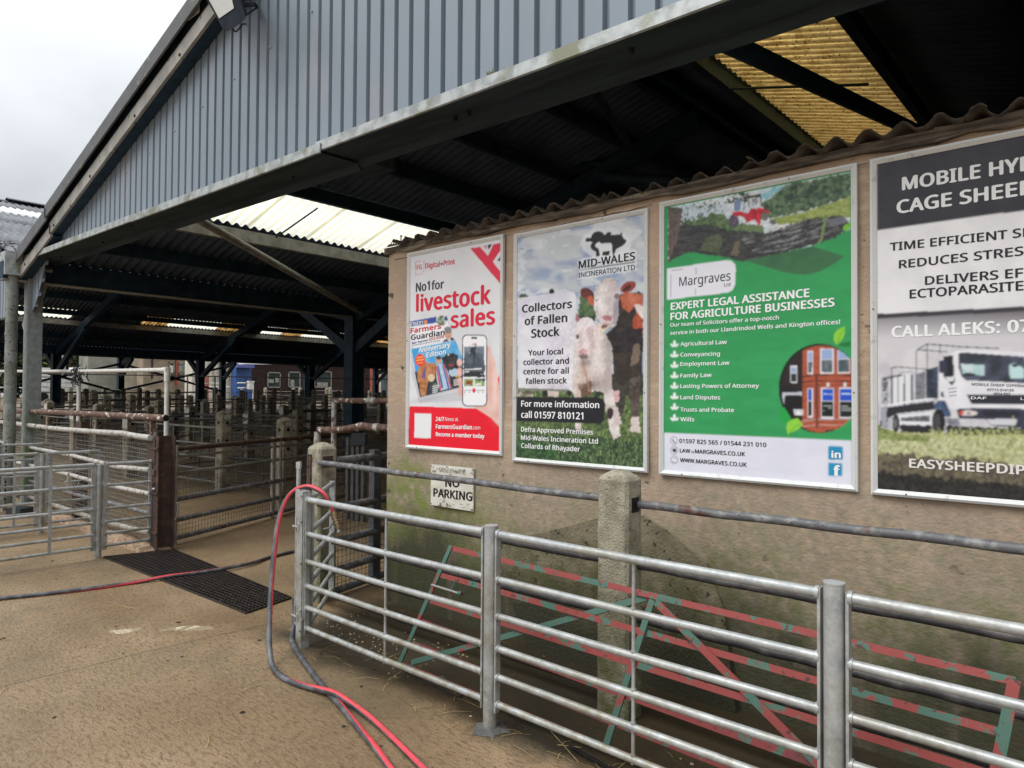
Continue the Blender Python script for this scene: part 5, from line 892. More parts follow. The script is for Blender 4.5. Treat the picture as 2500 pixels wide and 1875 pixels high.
x0, x1, x2, x3 = -4.125, -2.428, -.792, .85
def uf(px, py, a, b_): return float((at(px, py, Y=YFN)[0]-a)/(b_-a))
fpost(x1, 'round galvanised post with a mortar collar, middle of the front fence'); fpost(x2, 'round galvanised post at the right of the front fence, below the green poster', h=1.016); fpost(x3, 'round galvanised post beyond the right edge of the photograph')
hurdle((x0+.045, YFN, 0), (x1-.047, YFN, 0), 'six rail galvanised hurdle from the hose draped corner post to the middle fence post', ups=[uf(943, 1300, x0+.045, x1-.047)])
hurdle((x1+.047, YFN, 0), (x2-.047, YFN, 0), 'six rail galvanised hurdle between the two round posts, in front of the painted gate', ups=[uf(1547, 1500, x1+.047, x2-.047)])
hurdle((x2+.047, YFN, 0), (x3-.047, YFN, 0), 'six rail galvanised hurdle at the right edge, right of the last round post', ups=[.6])
b = MB()
t = thing('corner_post', 'square galvanised corner post with bolts where the red striped hose hangs', 'post', (x0, YFN, 0))
q = MB(); q.box((-.005, 0, .5), (.062, .062, 1.05)); q.build('tube', M['galvanised'], t)
q = MB(); q.box((.036, .0, .6), (.008, .052, .82)); q.build('angle', M['galvanised'], t)
q = MB()
for z in (1.0, .83, .56, .25, .12): q.tube([(.02, -.032, z), (.02, -.045, z)], .009, 6)
for z in (.7, .2): q.tube([(.04, -.03, z), (.055, -.045, z)], .007, 6)
q.build('bolt', M['galvanised'], t)
# swung gate stile hinged on the corner post and the short return hurdle to the concrete post
t = thing('gate_stile', 'tall slotted galvanised stile hinged just left of the corner post', 'gate', (x0-.075, YFN-.0, 0))
q = MB(); q.box((0, 0, .58), (.05, .012, .9)).box((.022, .02, .58), (.006, .04, .9)); q.build('flat_bar', M['galvanised'], t)
for z in (.8, .21):
    q = MB(); q.tube([(0, -.012, z-.05), (0, -.012, z+.05)], .009, 8); q.tube([(-.028, -.02, z-.015), (.055, -.03, z-.012)], .008, 8); q.tube([(.06, -.03, z-.03), (.06, -.03, z+.012)], .012, 8); q.build('hinge', M['galvanised'], t)
q = MB(); q.tube([(0, -.008, .97), (0, -.006, .97)], .006, 8); q.build('hole', M['black_iron'], t)
hurdle((x0+.01, YFN+.045, 0), (-4.70, 3.19, 0), 'short galvanised hurdle running back from the corner post to the leftmost big concrete post', zs=(.975, .76, .585, .425, .28, .15), r=.0165, rt=.0165, stile=(.04, .012))
t = thing('slip_pole', 'thin galvanised pole with a flat cap standing behind the corner post', 'pole', (*at(725, 1500, Y=3.0)[:2], 0))
q = MB(); q.tube([(0, 0, 0), (0, 0, 1.1)], .017, 10); q.build('tube', M['galvanised'], t)
q = MB(); q.prism([(-.028, -.008, 1.09), (.026, -.008, 1.09), (.03, -.008, 1.15), (-.03, -.008, 1.14)], (0, 0, 0), (0, .016, 0)); q.build('cap', M['galvanised'], t)
# ------------------------------------------------------------------ concrete posts and pipe rails
def cpost(name, label, x, y, w=.19, d=.17, h=1.235, rz=0, mat='post_concrete', z0=0., cat='concrete post', group=None, holes=(1.11, .78, .51, .3), plate=None, seed=1, parts=True, cap=.055, strap=False, pale=False):
    t = thing(name, label, cat, (x, y, z0), rz, group); r = random.Random(seed); q = MB(); c = .016; n = 9
    prof = []
    for j in range(n+1):
        z = (h)*j/n; f = 1.+.02*(1-j/n); a, e = w/2*f, d/2*f; jj = lambda: r.uniform(-.0025, .0025)
        prof.append([(-a+c+jj(), -e+jj(), z), (a-c+jj(), -e+jj(), z), (a+jj(), -e+c+jj(), z), (a+jj(), e-c+jj(), z), (a-c+jj(), e+jj(), z), (-a+c+jj(), e+jj(), z), (-a+jj(), e-c+jj(), z), (-a+jj(), -e+c+jj(), z)])
    prof[0] = [(p[0], p[1], -.15) for p in prof[0]]
    V = [p for q_ in prof for p in q_]; F = [(i*8+k, i*8+(k+1) % 8, i*8+8+(k+1) % 8, i*8+8+k) for i in range(n) for k in range(8)]
    ring = [(p[0]*.86, p[1]*.86, h+cap*.35) for p in prof[-1]]; ring2 = [(p[0]*.35, p[1]*.35, h+cap*.88) for p in prof[-1]]; b0 = len(V); V += ring+ring2+[(0, 0, h+cap)]
    F += [(b0-8+k, b0-8+(k+1) % 8, b0+(k+1) % 8, b0+k) for k in range(8)]+[(b0+k, b0+(k+1) % 8, b0+8+(k+1) % 8, b0+8+k) for k in range(8)]+[(b0+8+k, b0+8+(k+1) % 8, b0+16) for k in range(8)]
    q.add(V, F); q.build('shaft', M[mat], t)
    if parts:
        q = MB()
        for z in holes:
            q.tube([(-.0, -d/2-.003, z), (-.0, -d/2+.01, z)], .03, 12)
            q.tube([(w/2+.003, 0, z), (w/2-.01, 0, z)], .03, 12)
        q.build('socket_hole', M['black_iron'], t)
    if plate:
        q = MB(); q.box((w/2+.003, -.005, h-.05), (.004, d*.5, .055)); q.build('number_plate', M['frame_aluminium'], t)
        cu = bpy.data.curves.new('number', 'FONT'); cu.body = plate; cu.size = .052; cu.align_x = 'CENTER'; cu.resolution_u = 1; cu.offset = .001
        o = bpy.data.objects.new('number', cu); coll.objects.link(o); bpy.context.view_layer.update(); me = bpy.data.meshes.new_from_object(o.evaluated_get(bpy.context.evaluated_depsgraph_get())); bpy.data.objects.remove(o)
        me.transform(Matrix(((0, 0, 1, w/2+.0055), (1, 0, 0, -.005), (0, 1, 0, h-.069), (0, 0, 0, 1)))); me.materials.clear(); me.materials.append(ink((30, 30, 30))); link(bpy.data.objects.new('number', me), t)
    return t
pm = cpost('concrete_post', 'thick lichened concrete post in front of the cattle poster, behind the front fence', -2.045, 3.165, holes=(), seed=3, d=.15, h=1.225)
pl_ = cpost('concrete_post', 'thick mossy concrete post with a brown steel strap beside the looped hose', -4.995, 3.29, holes=(), seed=8, h=1.225, w=.19)
cpost('concrete_post', 'thick concrete post beyond the right edge of the photograph', .95, 3.17, holes=(), seed=5)
q = MB(); q.box((.0+.03-.095+.02, -.092, .78), (.055, .012, .8)); q.build('steel_strap', M['rust'], pl_)
q = MB(); q.tube([(-.045, -.099, 1.08), (-.045, -.0985, 1.08)], .014, 10); q.build('strap_hole', M['black_iron'], pl_)
q = MB(); q.box((.096, -.01, 1.125), (.012, .09, .09)); q.build('socket_plate', M['rust'], pl_)
q = MB(); q.box((.0955, .0, 1.1), (.004, .07, .075)); q.build('socket_hole', M['black_iron'], pm)
t = thing('pipe_rails', 'dark steel pipe rails threaded through the thick concrete posts along the wall foot', 'rail', (-4.9, 3.2, 0))
def rails(y0_, z0_, z1_, xa, xb, n=26):
    q = MB(); r = random.Random(int(z0_*100)); q.tube([(xa+(xb-xa)*i/n+4.9, (y0_-3.2)+.003*math.sin(i), z0_+(z1_-z0_)*i/n+.003*math.sin(i*1.7)) for i in range(n+1)], .0215, 12); q.build('rail', M['dark_pipe' if z0_ > 1 else 'black_pipe'], t)
rails(3.2, 1.122, 1.108, -4.9, -2.1, 8); rails(3.2, 1.098, 1.12, -1.97, 2.2)
for za, zb in ((.79, .777), (.52, .5), (.3, .29), (.1, .095)): rails(3.2, za, zb, -4.9, -2.1, 8); rails(3.2, zb+.004, zb, -1.97, 2.2 if za != .52 else -.17)
q = MB(); q.tube([(4.9-.17, 0, .5), (4.9-.1, 0, .5)], .012, 8); q.build('threaded_end', M['galvanised'], t)
q = MB(); q.tube([(4.9-.105, 0, .5), (4.9+2, 0, .49)], .022, 10); q.build('rail', M['rust'], t)
# ------------------------------------------------------------------ old red and green gate leaning behind the hurdles
TL, TR, BL = at(1104, 1337, Y=3.0), at(2477, 1663, Y=3.0), at(981, 1606, Y=2.75)
nn = np.cross(TR-TL, BL-TL); PLG = (*nn, float(nn@TL)); nu = Vector(nn).normalized()
tg = thing('painted_gate', 'old low steel gate with flaking red and green paint leaning against the concrete post', 'gate', (float(TL[0]), 2.75, 0)); og = Vector(tg.location)
def G(px, py): return Vector(at(px, py, pl=PLG))-og
def member(pts, w, name, mat, off=0.): 
    q = MB(); P_ = [G(*a)+nu*off for a in pts]
    q.beam(P_[0], P_[-1], .011, w*1.12, up=tuple(nu.cross((P_[-1]-P_[0]).normalized())))
    if name == 'rail': dn = Vector((0, .0135, -w*.5)); q.beam(P_[0]+dn, P_[-1]+dn, .02, .005)
    q.build(name, M[mat], tg)
if nu.y > 0: nu = -nu
for a, b_, mt in (((1100, 1338), (2480, 1664), 'gate_paint'), ((1073, 1403), (2450, 1790), 'gate_paint'), ((1046, 1465), (2440, 1898), 'gate_paint'), ((1024, 1516), (2300, 1975), 'gate_paint_red'), ((1000, 1568), (2080, 1990), 'gate_paint_red'), ((980, 1622), (1960, 2020), 'gate_paint_red')):
    member([a, b_], .026 if mt == 'gate_paint' else .028, 'rail', mt)
member([(1104, 1333), (978, 1620)], .026, 'stile', 'gate_paint_green', .008); member([(2478, 1660), (2424, 1930)], .034, 'stile', 'gate_paint', .008)
member([(1580, 1456), (1001, 1617)], .028, 'brace', 'gate_paint_green', -.014); member([(1596, 1466), (1482, 1825)], .028, 'brace', 'gate_paint_green', .014); member([(1604, 1470), (2004, 1870)], .03, 'brace', 'gate_paint', .012)
q = MB(); q.tube([G(1062, 1430)+nu*.03, G(1132, 1452)+nu*.03], .007, 10); q.build('bolt_bar', M['galvanised'], tg)
q = MB(); q.tube([G(1128, 1450)+nu*.03, G(1135, 1453)+nu*.03], .014, 10); q.beam(G(1115, 1415), G(1100, 1450), .01, .016); q.build('latch', M['gate_paint_green'], tg)
b = MB(); b.tube([at(*c, Y=2.7+.0*i) for i, c in enumerate(((975, 1632), (1090, 1690), (1125, 1703), (1140, 1690)))], .005, 6)
tag(b.build('iron_rod', M['black_iron']), 'thin black iron rod with a hooked end under the leaning painted gate', 'rod')
b = MB(); b.tube([at(1390, 1822, Z=.02), at(1700, 1995, Z=.02)], .008, 6); tag(b.build('iron_rod', M['black_iron']), 'straight black iron rod on the ground beneath the painted gate', 'rod')
# ------------------------------------------------------------------ wash hoses: black with a red stripe
def hose(name, label, pts, r=.0165, stripe=None, n=14, ends=True):
    P_ = [Vector(p) for p in pts]; S = []
    for i in range(len(P_)-1):          # catmull-rom
        a, b_, c, d = P_[max(i-1, 0)], P_[i], P_[i+1], P_[min(i+2, len(P_)-1)]
        for k in range(6):
            u = k/6; S.append(.5*((2*b_)+(c-a)*u+(2*a-5*b_+4*c-d)*u*u+(3*b_-a-3*c+d)*u**3))
    S.append(P_[-1]); o = Vector(S[0]); b = MB(); b.tube([p-o for p in S], r, n); h = b.build(name, M['hose_black']); h.location = o; tag(h, label, 'hose', 'wash down hoses')
    if stripe:
        V = []; F = []; m_ = len(S); k_ = 5
        for i, p in enumerate(S):
            tg_ = (S[min(i+1, m_-1)]-S[max(i-1, 0)]).normalized(); tocam = (Vector(CPOS)-p); tocam = (tocam-tg_*tocam.dot(tg_)).normalized(); sd = tg_.cross(tocam)
            ph = math.radians(float(np.interp(i/6, range(len(stripe)), stripe))); wd = math.radians(38)
            for j in range(k_+1): a = ph-wd+2*wd*j/k_; V.append(p-o+(tocam*math.cos(a)+sd*math.sin(a))*(r+.0006))
        F = [(i*(k_+1)+j, (i+1)*(k_+1)+j, (i+1)*(k_+1)+j+1, i*(k_+1)+j+1) for i in range(m_-1) for j in range(k_)]
        b = MB(); b.add(V, F, 0, True); b.build('stripe', M['hose_red'], h)
    return h
g = .0165
up = [(814, 1250), (799, 1213), (779, 1197), (752, 1188), (722, 1196), (700, 1218), (684, 1256), (674, 1308), (667, 1370), (662, 1430), (659, 1486), (657, 1540), (658, 1586)]
ys = [2.76, 2.72, 2.69, 2.66, 2.62, 2.58, 2.53, 2.48, 2.43, 2.39, 2.35, 2.31, 2.28]
A_ = [at(*c, Y=y) for c, y in zip(up, ys)]+[at(*c, Z=g+dz) for c, dz in (((665, 1626), .01), ((688, 1652), .0), ((729, 1671), .0), ((780, 1683), .012), ((815, 1692), .026), ((849, 1712), .02), ((901, 1749), .004), ((958, 1801), 0.), ((1027, 1869), 0), ((1120, 1960), 0), ((1180, 2080), 0))]
st = [0, 25, -20, -38, -30, 8, 26, 36, 46, 58, 72, 90, 130, 150, 125, 78, 50, 40, 34, 18, 10, 8, 8, 8]
hose('wash_hose', 'black hose with a red stripe looped over the corner of the front fence', A_, stripe=[-s for s in st])
Bp = [(719, 1460), (718, 1520), (714, 1549), (714, 1570), (727, 1594), (752, 1629), (780, 1666), (800, 1689), (829, 1720), (872, 1772), (915, 1824), (950, 1870), (1020, 1960), (1080, 2080)]
B_ = [at(*c, Y=y_) for c, y_ in zip(Bp[:3], (2.66, 2.64, 2.6))]+[at(*c, Z=g+.015) for c in Bp[3:4]]+[at(*c, Z=g) for c in Bp[4:]]
sb = [180, 180, 180, 170, 160, 150, 130, 100, 72, 52, 30, 12, 5, 5]
hose('wash_hose', 'second black hose lying on the yard beneath the looped hose, stripe showing lower down', B_, stripe=[-s for s in sb])
Cp = [(-140, 1478), (0, 1461), (108, 1450), (217, 1437), (326, 1422), (407, 1408), (500, 1396), (600, 1378), (654, 1362), (709, 1348), (775, 1332), (844, 1316), (898, 1300), (935, 1290), (1000, 1275)]
sc_ = [120, 115, 100, 62, 5, -55, -100, -130, 180, 180, 180, 10, 5, 0, 0]
hose('wash_hose', 'black hose with a twisting red stripe lying straight across the yard and the drain grate', [at(*c, Z=g+(.012 if 5 <= i <= 7 else 0)) for i, c in enumerate(Cp)], stripe=sc_)
t = thing('hose_coupling', 'ribbed brass hose coupling hanging at the end of the looped hose', 'coupling', tuple(at(815, 1252, Y=2.76))); o_ = Vector(t.location)
pa = [Vector(at(*c, Y=2.76))-o_ for c in ((814, 1250), (820, 1272), (826, 1292))]
q = MB(); q.tube(pa, .0195, 14, radii=[.019, .021, .0205]); q.build('barrel', M['brass'], t)
for f in (.15, .32, .5, .68, .86):
    q = MB(); a = pa[0].lerp(pa[2], f); q.tube([a, a+(pa[2]-pa[0]).normalized()*.006], .0245, 14); q.build('ring', M['brass'], t)
q = MB(); q.tube([pa[2], pa[2]+Vector((.004, 0, -.02))], .012, 10); q.tube([pa[1]+Vector((0, -.02, 0)), Vector(at(806, 1288, Y=2.74))-o_, Vector(at(790, 1292, Y=2.73))-o_], .006, 8); q.build('lever', M['galvanised'], t)
# ------------------------------------------------------------------ floodlight on the gable
t = thing('floodlight', 'dark floodlight with a pale lens bracketed to the gable cladding', 'floodlight', tuple(at(560, 20, Y=2.72))); o_ = Vector(t.location)
def FL(px, py, y): return Vector(at(px, py, Y=y))-o_
c4 = [(495, -20), (568, -30), (597, 42), (554, 76), (541, 68)]
q = MB(); fr = [FL(a, c, 2.66) for a, c in ((488, -30), (566, -60), (600, 42), (592, 54), (556, 77), (545, 72))]; bk = [FL(a+6, c-4, 2.82) for a, c in ((492, -30), (566, -60), (598, 38), (590, 50), (556, 72), (546, 66))]
q.add(fr+bk, [tuple(range(6)), tuple(range(6, 12))[::-1]]+[(i, (i+1) % 6, (i+1) % 6+6, i+6) for i in range(6)]); q.build('housing', M['lamp_housing'], t)
q = MB(); q.add([FL(a, c, 2.654) for a, c in ((497, -24), (556, -46), (571, 20), (535, 45))], [(0, 1, 2, 3)]); q.build('lens', M['lamp_glass'], t)
q = MB(); q.beam(FL(583, 20, 2.78), FL(592, 13, 2.88), .012, .03); q.beam(FL(592, 13, 2.88), FL(622, 11, 2.93), .012, .03); q.beam(FL(622, 11, 2.93), FL(628, 17, 3.04), .012, .03); q.beam(FL(596, 40, 2.8), FL(628, 18, 3.04), .01, .01); q.build('bracket', M['lamp_housing'], t)
q = MB(); q.tube([FL(568, 70, 2.8), FL(572, 76, 2.82), FL(577, 77, 2.86), FL(584, 70, 2.92), FL(592, 59, 3.0), FL(600, 58, 3.05)], .006, 8); q.build('cable', M['black_iron'], t)
# grass tuft rooted on the lintel
b = MB(); r_ = random.Random(3); c_ = Vector(at(1197, 186, Y=2.96))
for i in range(26): a = r_.uniform(0, 2*PI); d = Vector((math.cos(a), math.sin(a)*.5, r_.uniform(.2, 1.2)))*r_.uniform(.012, .03); s_ = d.cross(Vector((0, 1, .1))).normalized()*.003; b.add([c_, c_+d+s_, c_+d*1.3, c_+d-s_], [(0, 1, 2, 3)])
tag(b.build('grass_tuft', simple('tuft_green', (.2, .19, .07), .8)), 'small tuft of dry grass growing on the zinc lintel of the gable', 'plant')
# straw on the yard
def straws(n, fn, seed, name='straw', label=None):
    r = random.Random(seed); b = MB()
    for _ in range(n):
        x, y = fn(r); a = r.uniform(0, PI); L = r.uniform(.02, .09); k = r.uniform(-.4, .4); z = .004+gz(x, y); p0 = (x, y, z); p1 = (x+L*math.cos(a), y+L*math.sin(a), z+r.uniform(0, .008)); p2 = (p1[0]+L*math.cos(a+k), p1[1]+L*math.sin(a+k), z)
        w_ = .0016; s = (-math.sin(a)*w_, math.cos(a)*w_, 0)
        for u, v in ((p0, p1), (p1, p2)): b.add([(u[0]+s[0], u[1]+s[1], u[2]), (v[0]+s[0], v[1]+s[1], v[2]), (v[0]-s[0], v[1]-s[1], v[2]), (u[0]-s[0], u[1]-s[1], u[2])], [(0, 1, 2, 3)])
    o = b.build(name, M['straw']); o['kind'] = 'stuff'; tag(o, label, 'straw')
straws(70, lambda r: (r.uniform(-4.2, -.3), r.gauss(2.62, .16)), 5, label='loose straw scattered along the foot of the front fence'); straws(42, lambda r: (r.uniform(-8.5, -2.0), r.uniform(.8, 3.6)), 6, label='odd straws blown over the open yard')
q = MB()
for px, py, qx, qy in ((282, 1474, 322, 1488), (300, 1480, 340, 1487), (1345, 1785, 1412, 1860), (1475, 1822, 1500, 1842), (0, 1560, 30, 1561), (1360, 1818, 1420, 1825)): q.tube([at(px, py, Z=.006), at(qx, qy, Z=.008)], .0018, 5)
o = q.build('long_straw', M['straw']); o['kind'] = 'stuff'; tag(o, 'a few long single straws lying on the wet concrete', 'straw')
# small stones and debris by the fence foot
b = MB(); r_ = random.Random(8)
for i in range(260):
    x, y = (r_.uniform(-4.5, -3.2), r_.gauss(2.98, .16)) if i < 120 else ((r_.uniform(-8.6, -7.6), r_.uniform(3.05, 3.3)) if i < 170 else (r_.uniform(-7.4, .4), r_.uniform(2.72, 3.55) if i < 230 else r_.uniform(1, 3))); s = r_.uniform(.004, .013)
    b.add([(x+s*math.cos(a)*r_.uniform(.7, 1.3), y+s*math.sin(a)*r_.uniform(.7, 1.3), .002) for a in (0, 1.5, 3, 4.6)]+[(x, y, s*.9)], [(0, 1, 4), (1, 2, 4), (2, 3, 4), (3, 0, 4)])
o = b.build('grit', M['broken_kerb_concrete']); o['kind'] = 'stuff'; tag(o, 'crumbs of broken concrete and grit along the fence foot', 'grit')

# dark flecks of muck and wet leaf litter on the yard
b = MB(); r_ = random.Random(18)
for i in range(90):
    x, y = r_.uniform(-8.5, -.5), r_.uniform(.6, 3.4); s = r_.uniform(.003, .011) if i % 9 else r_.uniform(.012, .022); k = r_.randint(4, 7); a0 = r_.uniform(0, 6)
    b.add([(x+s*math.cos(a0+2*PI*j/k)*r_.uniform(.5, 1.4), y+s*math.sin(a0+2*PI*j/k)*r_.uniform(.5, 1.4), .0035+.0001*(i % 9)) for j in range(k)], [tuple(range(k))])
o = b.build('muck_fleck', simple('muck', (.035, .026, .015), .6)); o['kind'] = 'stuff'; tag(o, 'dark flecks of muck scattered over the wet yard concrete', 'muck')
# ------------------------------------------------------------------ left hand loading bays
RB = (.95, .735, .50, .365, .245, .122)
G2 = 'galvanised hurdles of the loading bays'
def bay(X, ylist, where, px_y, mat='galvanised'):
    for (ya, yb, ups, extra) in ylist:
        hurdle((X, ya, 0), (X, yb, 0), f'galvanised hurdle, {extra} of {where}', zs=RB, r=.0155, rt=.018, stile=(.012, .04), ups=ups, group=G2, mat=mat, upflat=True)
    fpost(X-.02, f'round galvanised post of {where}', y=2.575, h=.945, group='steel posts of the loading bays', foot=False)
bay(-7.86, [(2.63, 3.07, (), 'short inner length'), (-.2, 2.52, (.86,), 'long outer length')], 'the nearest loading bay partition at the left', 0)
bay(-9.78, [(2.63, 3.2, (), 'short inner length'), (.3, 2.52, (.9,), 'long outer length')], 'the second loading bay partition at the left', 0)
bay(-11.75, [(2.63, 3.2, (), 'short inner length'), (.6, 2.52, (.88,), 'long outer length')], 'the third loading bay partition, beside the downpipe', 0)
for X in (-9.78, -7.86): 
    pass
t = thing('gate_latch', 'small galvanised slam latch and ring behind the nearest loading bay hurdle', 'latch', tuple(at(172, 1175, X=-9.3))); o_ = Vector(t.location)
q = MB(); q.beam(Vector(at(167, 1155, X=-9.3))-o_, Vector(at(166, 1200, X=-9.3))-o_, .02, .02); q.tube([Vector(at(158, 1177, X=-9.3))-o_, Vector(at(197, 1173, X=-9.3))-o_], .01, 8); q.build('bar', M['galvanised'], t)
q = MB(); q.tube([Vector(at(186+6*math.cos(a), 1178+8*math.sin(a), X=-9.3))-o_ for a in np.linspace(-1, 4.2, 12)], .005, 6); q.build('ring', M['galvanised'], t)
t = thing('slotted_upright', 'perforated steel upright at the far left edge beside the downpipe', 'post', tuple(at(10, 1235, X=-11.9)*np.array([1, 1, 0])))
q = MB(); q.box((0, 0, .5), (.05, .05, 1.)); q.build('upright', M['galvanised'], t)
q = MB()
for i in range(14): q.box((.026, -.0, .12+i*.062), (.004, .028, .03)); 
for i in range(14): q.box((0, -.026, .12+i*.062), (.028, .004, .03))
q.build('slot', M['black_iron'], t)
b = MB(); b.beam(at(35, 1246, Z=.05), at(70, 1248, Z=.05), .25, .1); tag(b.build('rubber_mat', M['panel_dark']), 'crumpled dark rubber mat lying behind the left loading bays', 'mat')
# ------------------------------------------------------------------ brown stanchion and the welded mesh fence to its left
t = thing('steel_stanchion', 'heavy rust brown steel stanchion at the left of the race mouth', 'post', (-7.79, 3.17, 0))
q = MB(); q.box((0, -.085, .61), (.17, .012, 1.22)).box((0, .085, .61), (.17, .012, 1.22)).box((-.01, 0, .61), (.012, .16, 1.22)); q.build('web', M['rust'], t)
q = MB(); q.box((-.08, -.095, 1.06), (.2, .01, .26)); q.build('top_plate', M['rust'], t)
for z in (1.09, .62, .2): q = MB(); q.box((.0, -.1, z), (.2, .02, .022)); q.build('strap', M['rust'], t)
q = MB(); q.box((.01, -.1, .84), (.055, .03, .05)); q.tube([(.0, -.1, .72), (.0, -.12, .72)], .022, 6); q.tube([(.02, -.1, .66), (.02, -.12, .66)], .018, 6); q.build('lug', M['flaked_rust'], t)
mf = thing('mesh_fence', 'pipe and welded mesh fence with brown posts along the back of the loading bays', 'fence', (-7.9, 3.08, 0)); of = Vector(mf.location)
def run(px, y, r, mat, name='rail', n=12, X=None):
    q = MB(); q.tube([Vector(at(a, c, Y=y))-of for a, c in px], r, n); q.build(name, M[mat], mf)
def ext(z, x): return tuple(to_px(np.array([x, 3.08, z])))
run([ext(1.40, -15.5), (75, 1004), (240, 1011.5), (405, 1020.6)], 3.08, .036, 'flaked_rust')
q = MB(); q.tube([Vector(at(403, 1020.5, Y=3.075))-of, Vector(at(405.6, 1020.7, Y=3.075))-of], .03, 12); q.build('pipe_mouth', M['black_iron'], mf)
run([ext(1.2, -15.5), (75, 1038.7), (130, 1046), (173.6, 1049.5), (253, 1055.5), (300, 1058), (330, 1064), (367.6, 1069)], 3.05, .032, 'scuffed_white_pipe')
run([ext(.88, -15.5), (73, 1092), (184.5, 1114), (244, 1128.7), (285, 1139.5), (366, 1147)], 3.08, .026, 'scuffed_white_pipe')
run([ext(.61, -15.5), (179, 1161), (258, 1183), (366, 1206)], 3.08, .026, 'scuffed_white_pipe')
run([ext(.39, -15.5), (184.5, 1207), (250, 1223), (366, 1253)], 3.08, .024, 'dark_pipe'); run([ext(.14, -15.5), (250, 1272), (336, 1294), (366, 1300)], 3.08, .03, 'galvanised_worn')
for x in (-10.4, -14.2):
    q = MB(); q.box((x+7.9, .03, .62), (.13, .012, 1.24)).box((x+7.9, .11, .62), (.012, .15, 1.24)); q.build('stanchion', M['rust'], mf)
q = MB(); q.box((-.02, .02, 1.3), (.05, .05, .24)); q.build('stub', M['flaked_rust'], mf); q = MB(); q.box((-10.2+7.9, .05, 1.25), (.2, .1, .12)); q.build('top_plate', M['rust'], mf)
def mesh_panel(a, b_, z0, z1, parent, off, dx=.05, dz=.05, mat='mesh_wire', w=.0032):
    a, b_ = Vector(a), Vector(b_); L = (b_-a).length; d = (b_-a).normalized(); q = MB(); n = int(L/dx); o = Vector(off)
    for i in range(n+1): p = a+d*(L*i/n)-o; q.beam((p.x, p.y, z0), (p.x, p.y, z1), w, w)
    m_ = int((z1-z0)/dz)
    for j in range(m_+1):
        z = z0+(z1-z0)*j/m_; q.beam((a.x-o.x, a.y-o.y, z), (b_.x-o.x, b_.y-o.y, z), w, w)
    ob = q.build('mesh_panel', M[mat], parent); ob['kind'] = 'stuff'; return ob
mesh_panel((-7.95, 3.1, 0), (-10.33, 3.1, 0), .1, 1.17, mf, of); mesh_panel((-10.47, 3.1, 0), (-12.2, 3.1, 0), .1, 1.17, mf, of); mesh_panel((-12.6, 3.1, 0), (-14.1, 3.1, 0), .1, 1.17, mf, of, w=.004)
# tall white pipe frame
t = thing('pipe_gantry', 'tall white plastic pipe frame rising behind the mesh fence', 'pipework', (-8.54, 3.5, 0)); o_ = Vector(t.location)
P1 = Vector((-8.54, 3.5, 1.955)); P2 = Vector((-11.6, 3.5, 2.0)); P3 = Vector((-16.5, 3.5, 2.1))
q = MB(); q.tube([P1-o_, P2-o_, P3-o_], .026, 12); q.build('top_pipe', M['white_pipe'], t)
q = MB(); q.tube([Vector((0, 0, 0)), P1-o_], .026, 12); q.build('leg', M['white_pipe'], t)
q = MB(); q.tube([Vector((P2.x, 3.5, 0))-o_, P2-o_], .026, 12); q.build('leg', M['white_pipe'], t)
q = MB(); q.tube([P1-o_-Vector((0, 0, .14)), P1-o_+Vector((0, 0, .03))], .034, 12); q.tube([P1-o_+Vector((.03, 0, 0)), P1-o_-Vector((.12, 0, 0))], .034, 12); q.build('elbow', M['white_pipe'], t)
b = MB(); r_ = random.Random(6); c_ = P2+Vector((.05, -.04, -.1))
for i in range(60):
    a = Vector((r_.gauss(0, .09), r_.gauss(0, .05), r_.gauss(0, .08))); e = Vector((r_.gauss(0, .06), r_.gauss(0, .03), r_.gauss(0, .06))); b.beam(c_+a, c_+a+e, .014, .01)
tag(b.build('twine_bundle', M['panel_dark']), 'dark tangle of baler twine tied to the white pipe frame', 'twine')
# ------------------------------------------------------------------ fences either side of the race
ml = thing('mesh_gate', 'rusty pipe and wire mesh fence along the left side of the race, behind the stanchion', 'fence', (-7.98, 3.38, 0)); o_ = Vector(ml.location)
Aa = Vector((-7.98, 3.38, 0)); Bb = Vector((-8.78, 5.11, 0)); Cc = Bb+(Bb-Aa)*1.1
def lr(a, b_, z, z2, r, mat, parent, name='rail'): q = MB(); q.tube([Vector((a.x, a.y, z))-Vector(parent.location), Vector((b_.x, b_.y, z2))-Vector(parent.location)], r, 10); q.build(name, M[mat], parent)
for z, r, mt in ((1.06, .03, 'rust'), (.97, .017, 'galvanised_dull'), (.79, .016, 'galvanised_dull'), (.5, .03, 'dark_pipe'), (.27, .026, 'dark_pipe'), (.07, .026, 'dark_pipe')):
    lr(Aa, Bb, z, z, r, mt, ml); lr(Bb, Cc, z, z, r, mt, ml)
for p_, w_ in ((Aa, .026), (Bb, .03), (Bb-(Bb-Aa)*.08, .026), (Cc, .03)):
    q = MB(); q.tube([p_-o_, p_-o_+Vector((0, 0, 1.1))], w_, 10); q.build('upright', M['galvanised_worn'], ml)
mesh_panel(Aa+Vector((0, -.03, 0)), Bb, .45, .82, ml, o_, mat='mesh_wire_dark'); mesh_panel(Aa+Vector((0, -.03, 0)), Bb, .05, .3, ml, o_, mat='mesh_wire_dark'); mesh_panel(Bb, Cc, .05, .82, ml, o_, mat='mesh_wire_dark')
b = MB(); b.tube([at(*c, X=-7.93) for c in ((433, 1226), (436, 1240), (433, 1258), (428, 1270), (424, 1285))], .012, 8); tag(b.build('rope_end', M['scuffed_white_pipe']), 'frayed pale rope end hanging on the race fence beside the stanchion', 'rope')
simple('post_slate', (.075, .08, .092), .6, .1, .25, 9)
mr_ = thing('pipe_fence', 'dark pipe and mesh fence down the right side of the race', 'fence', (-5.09, 3.9, 0)); o_ = Vector(mr_.location)
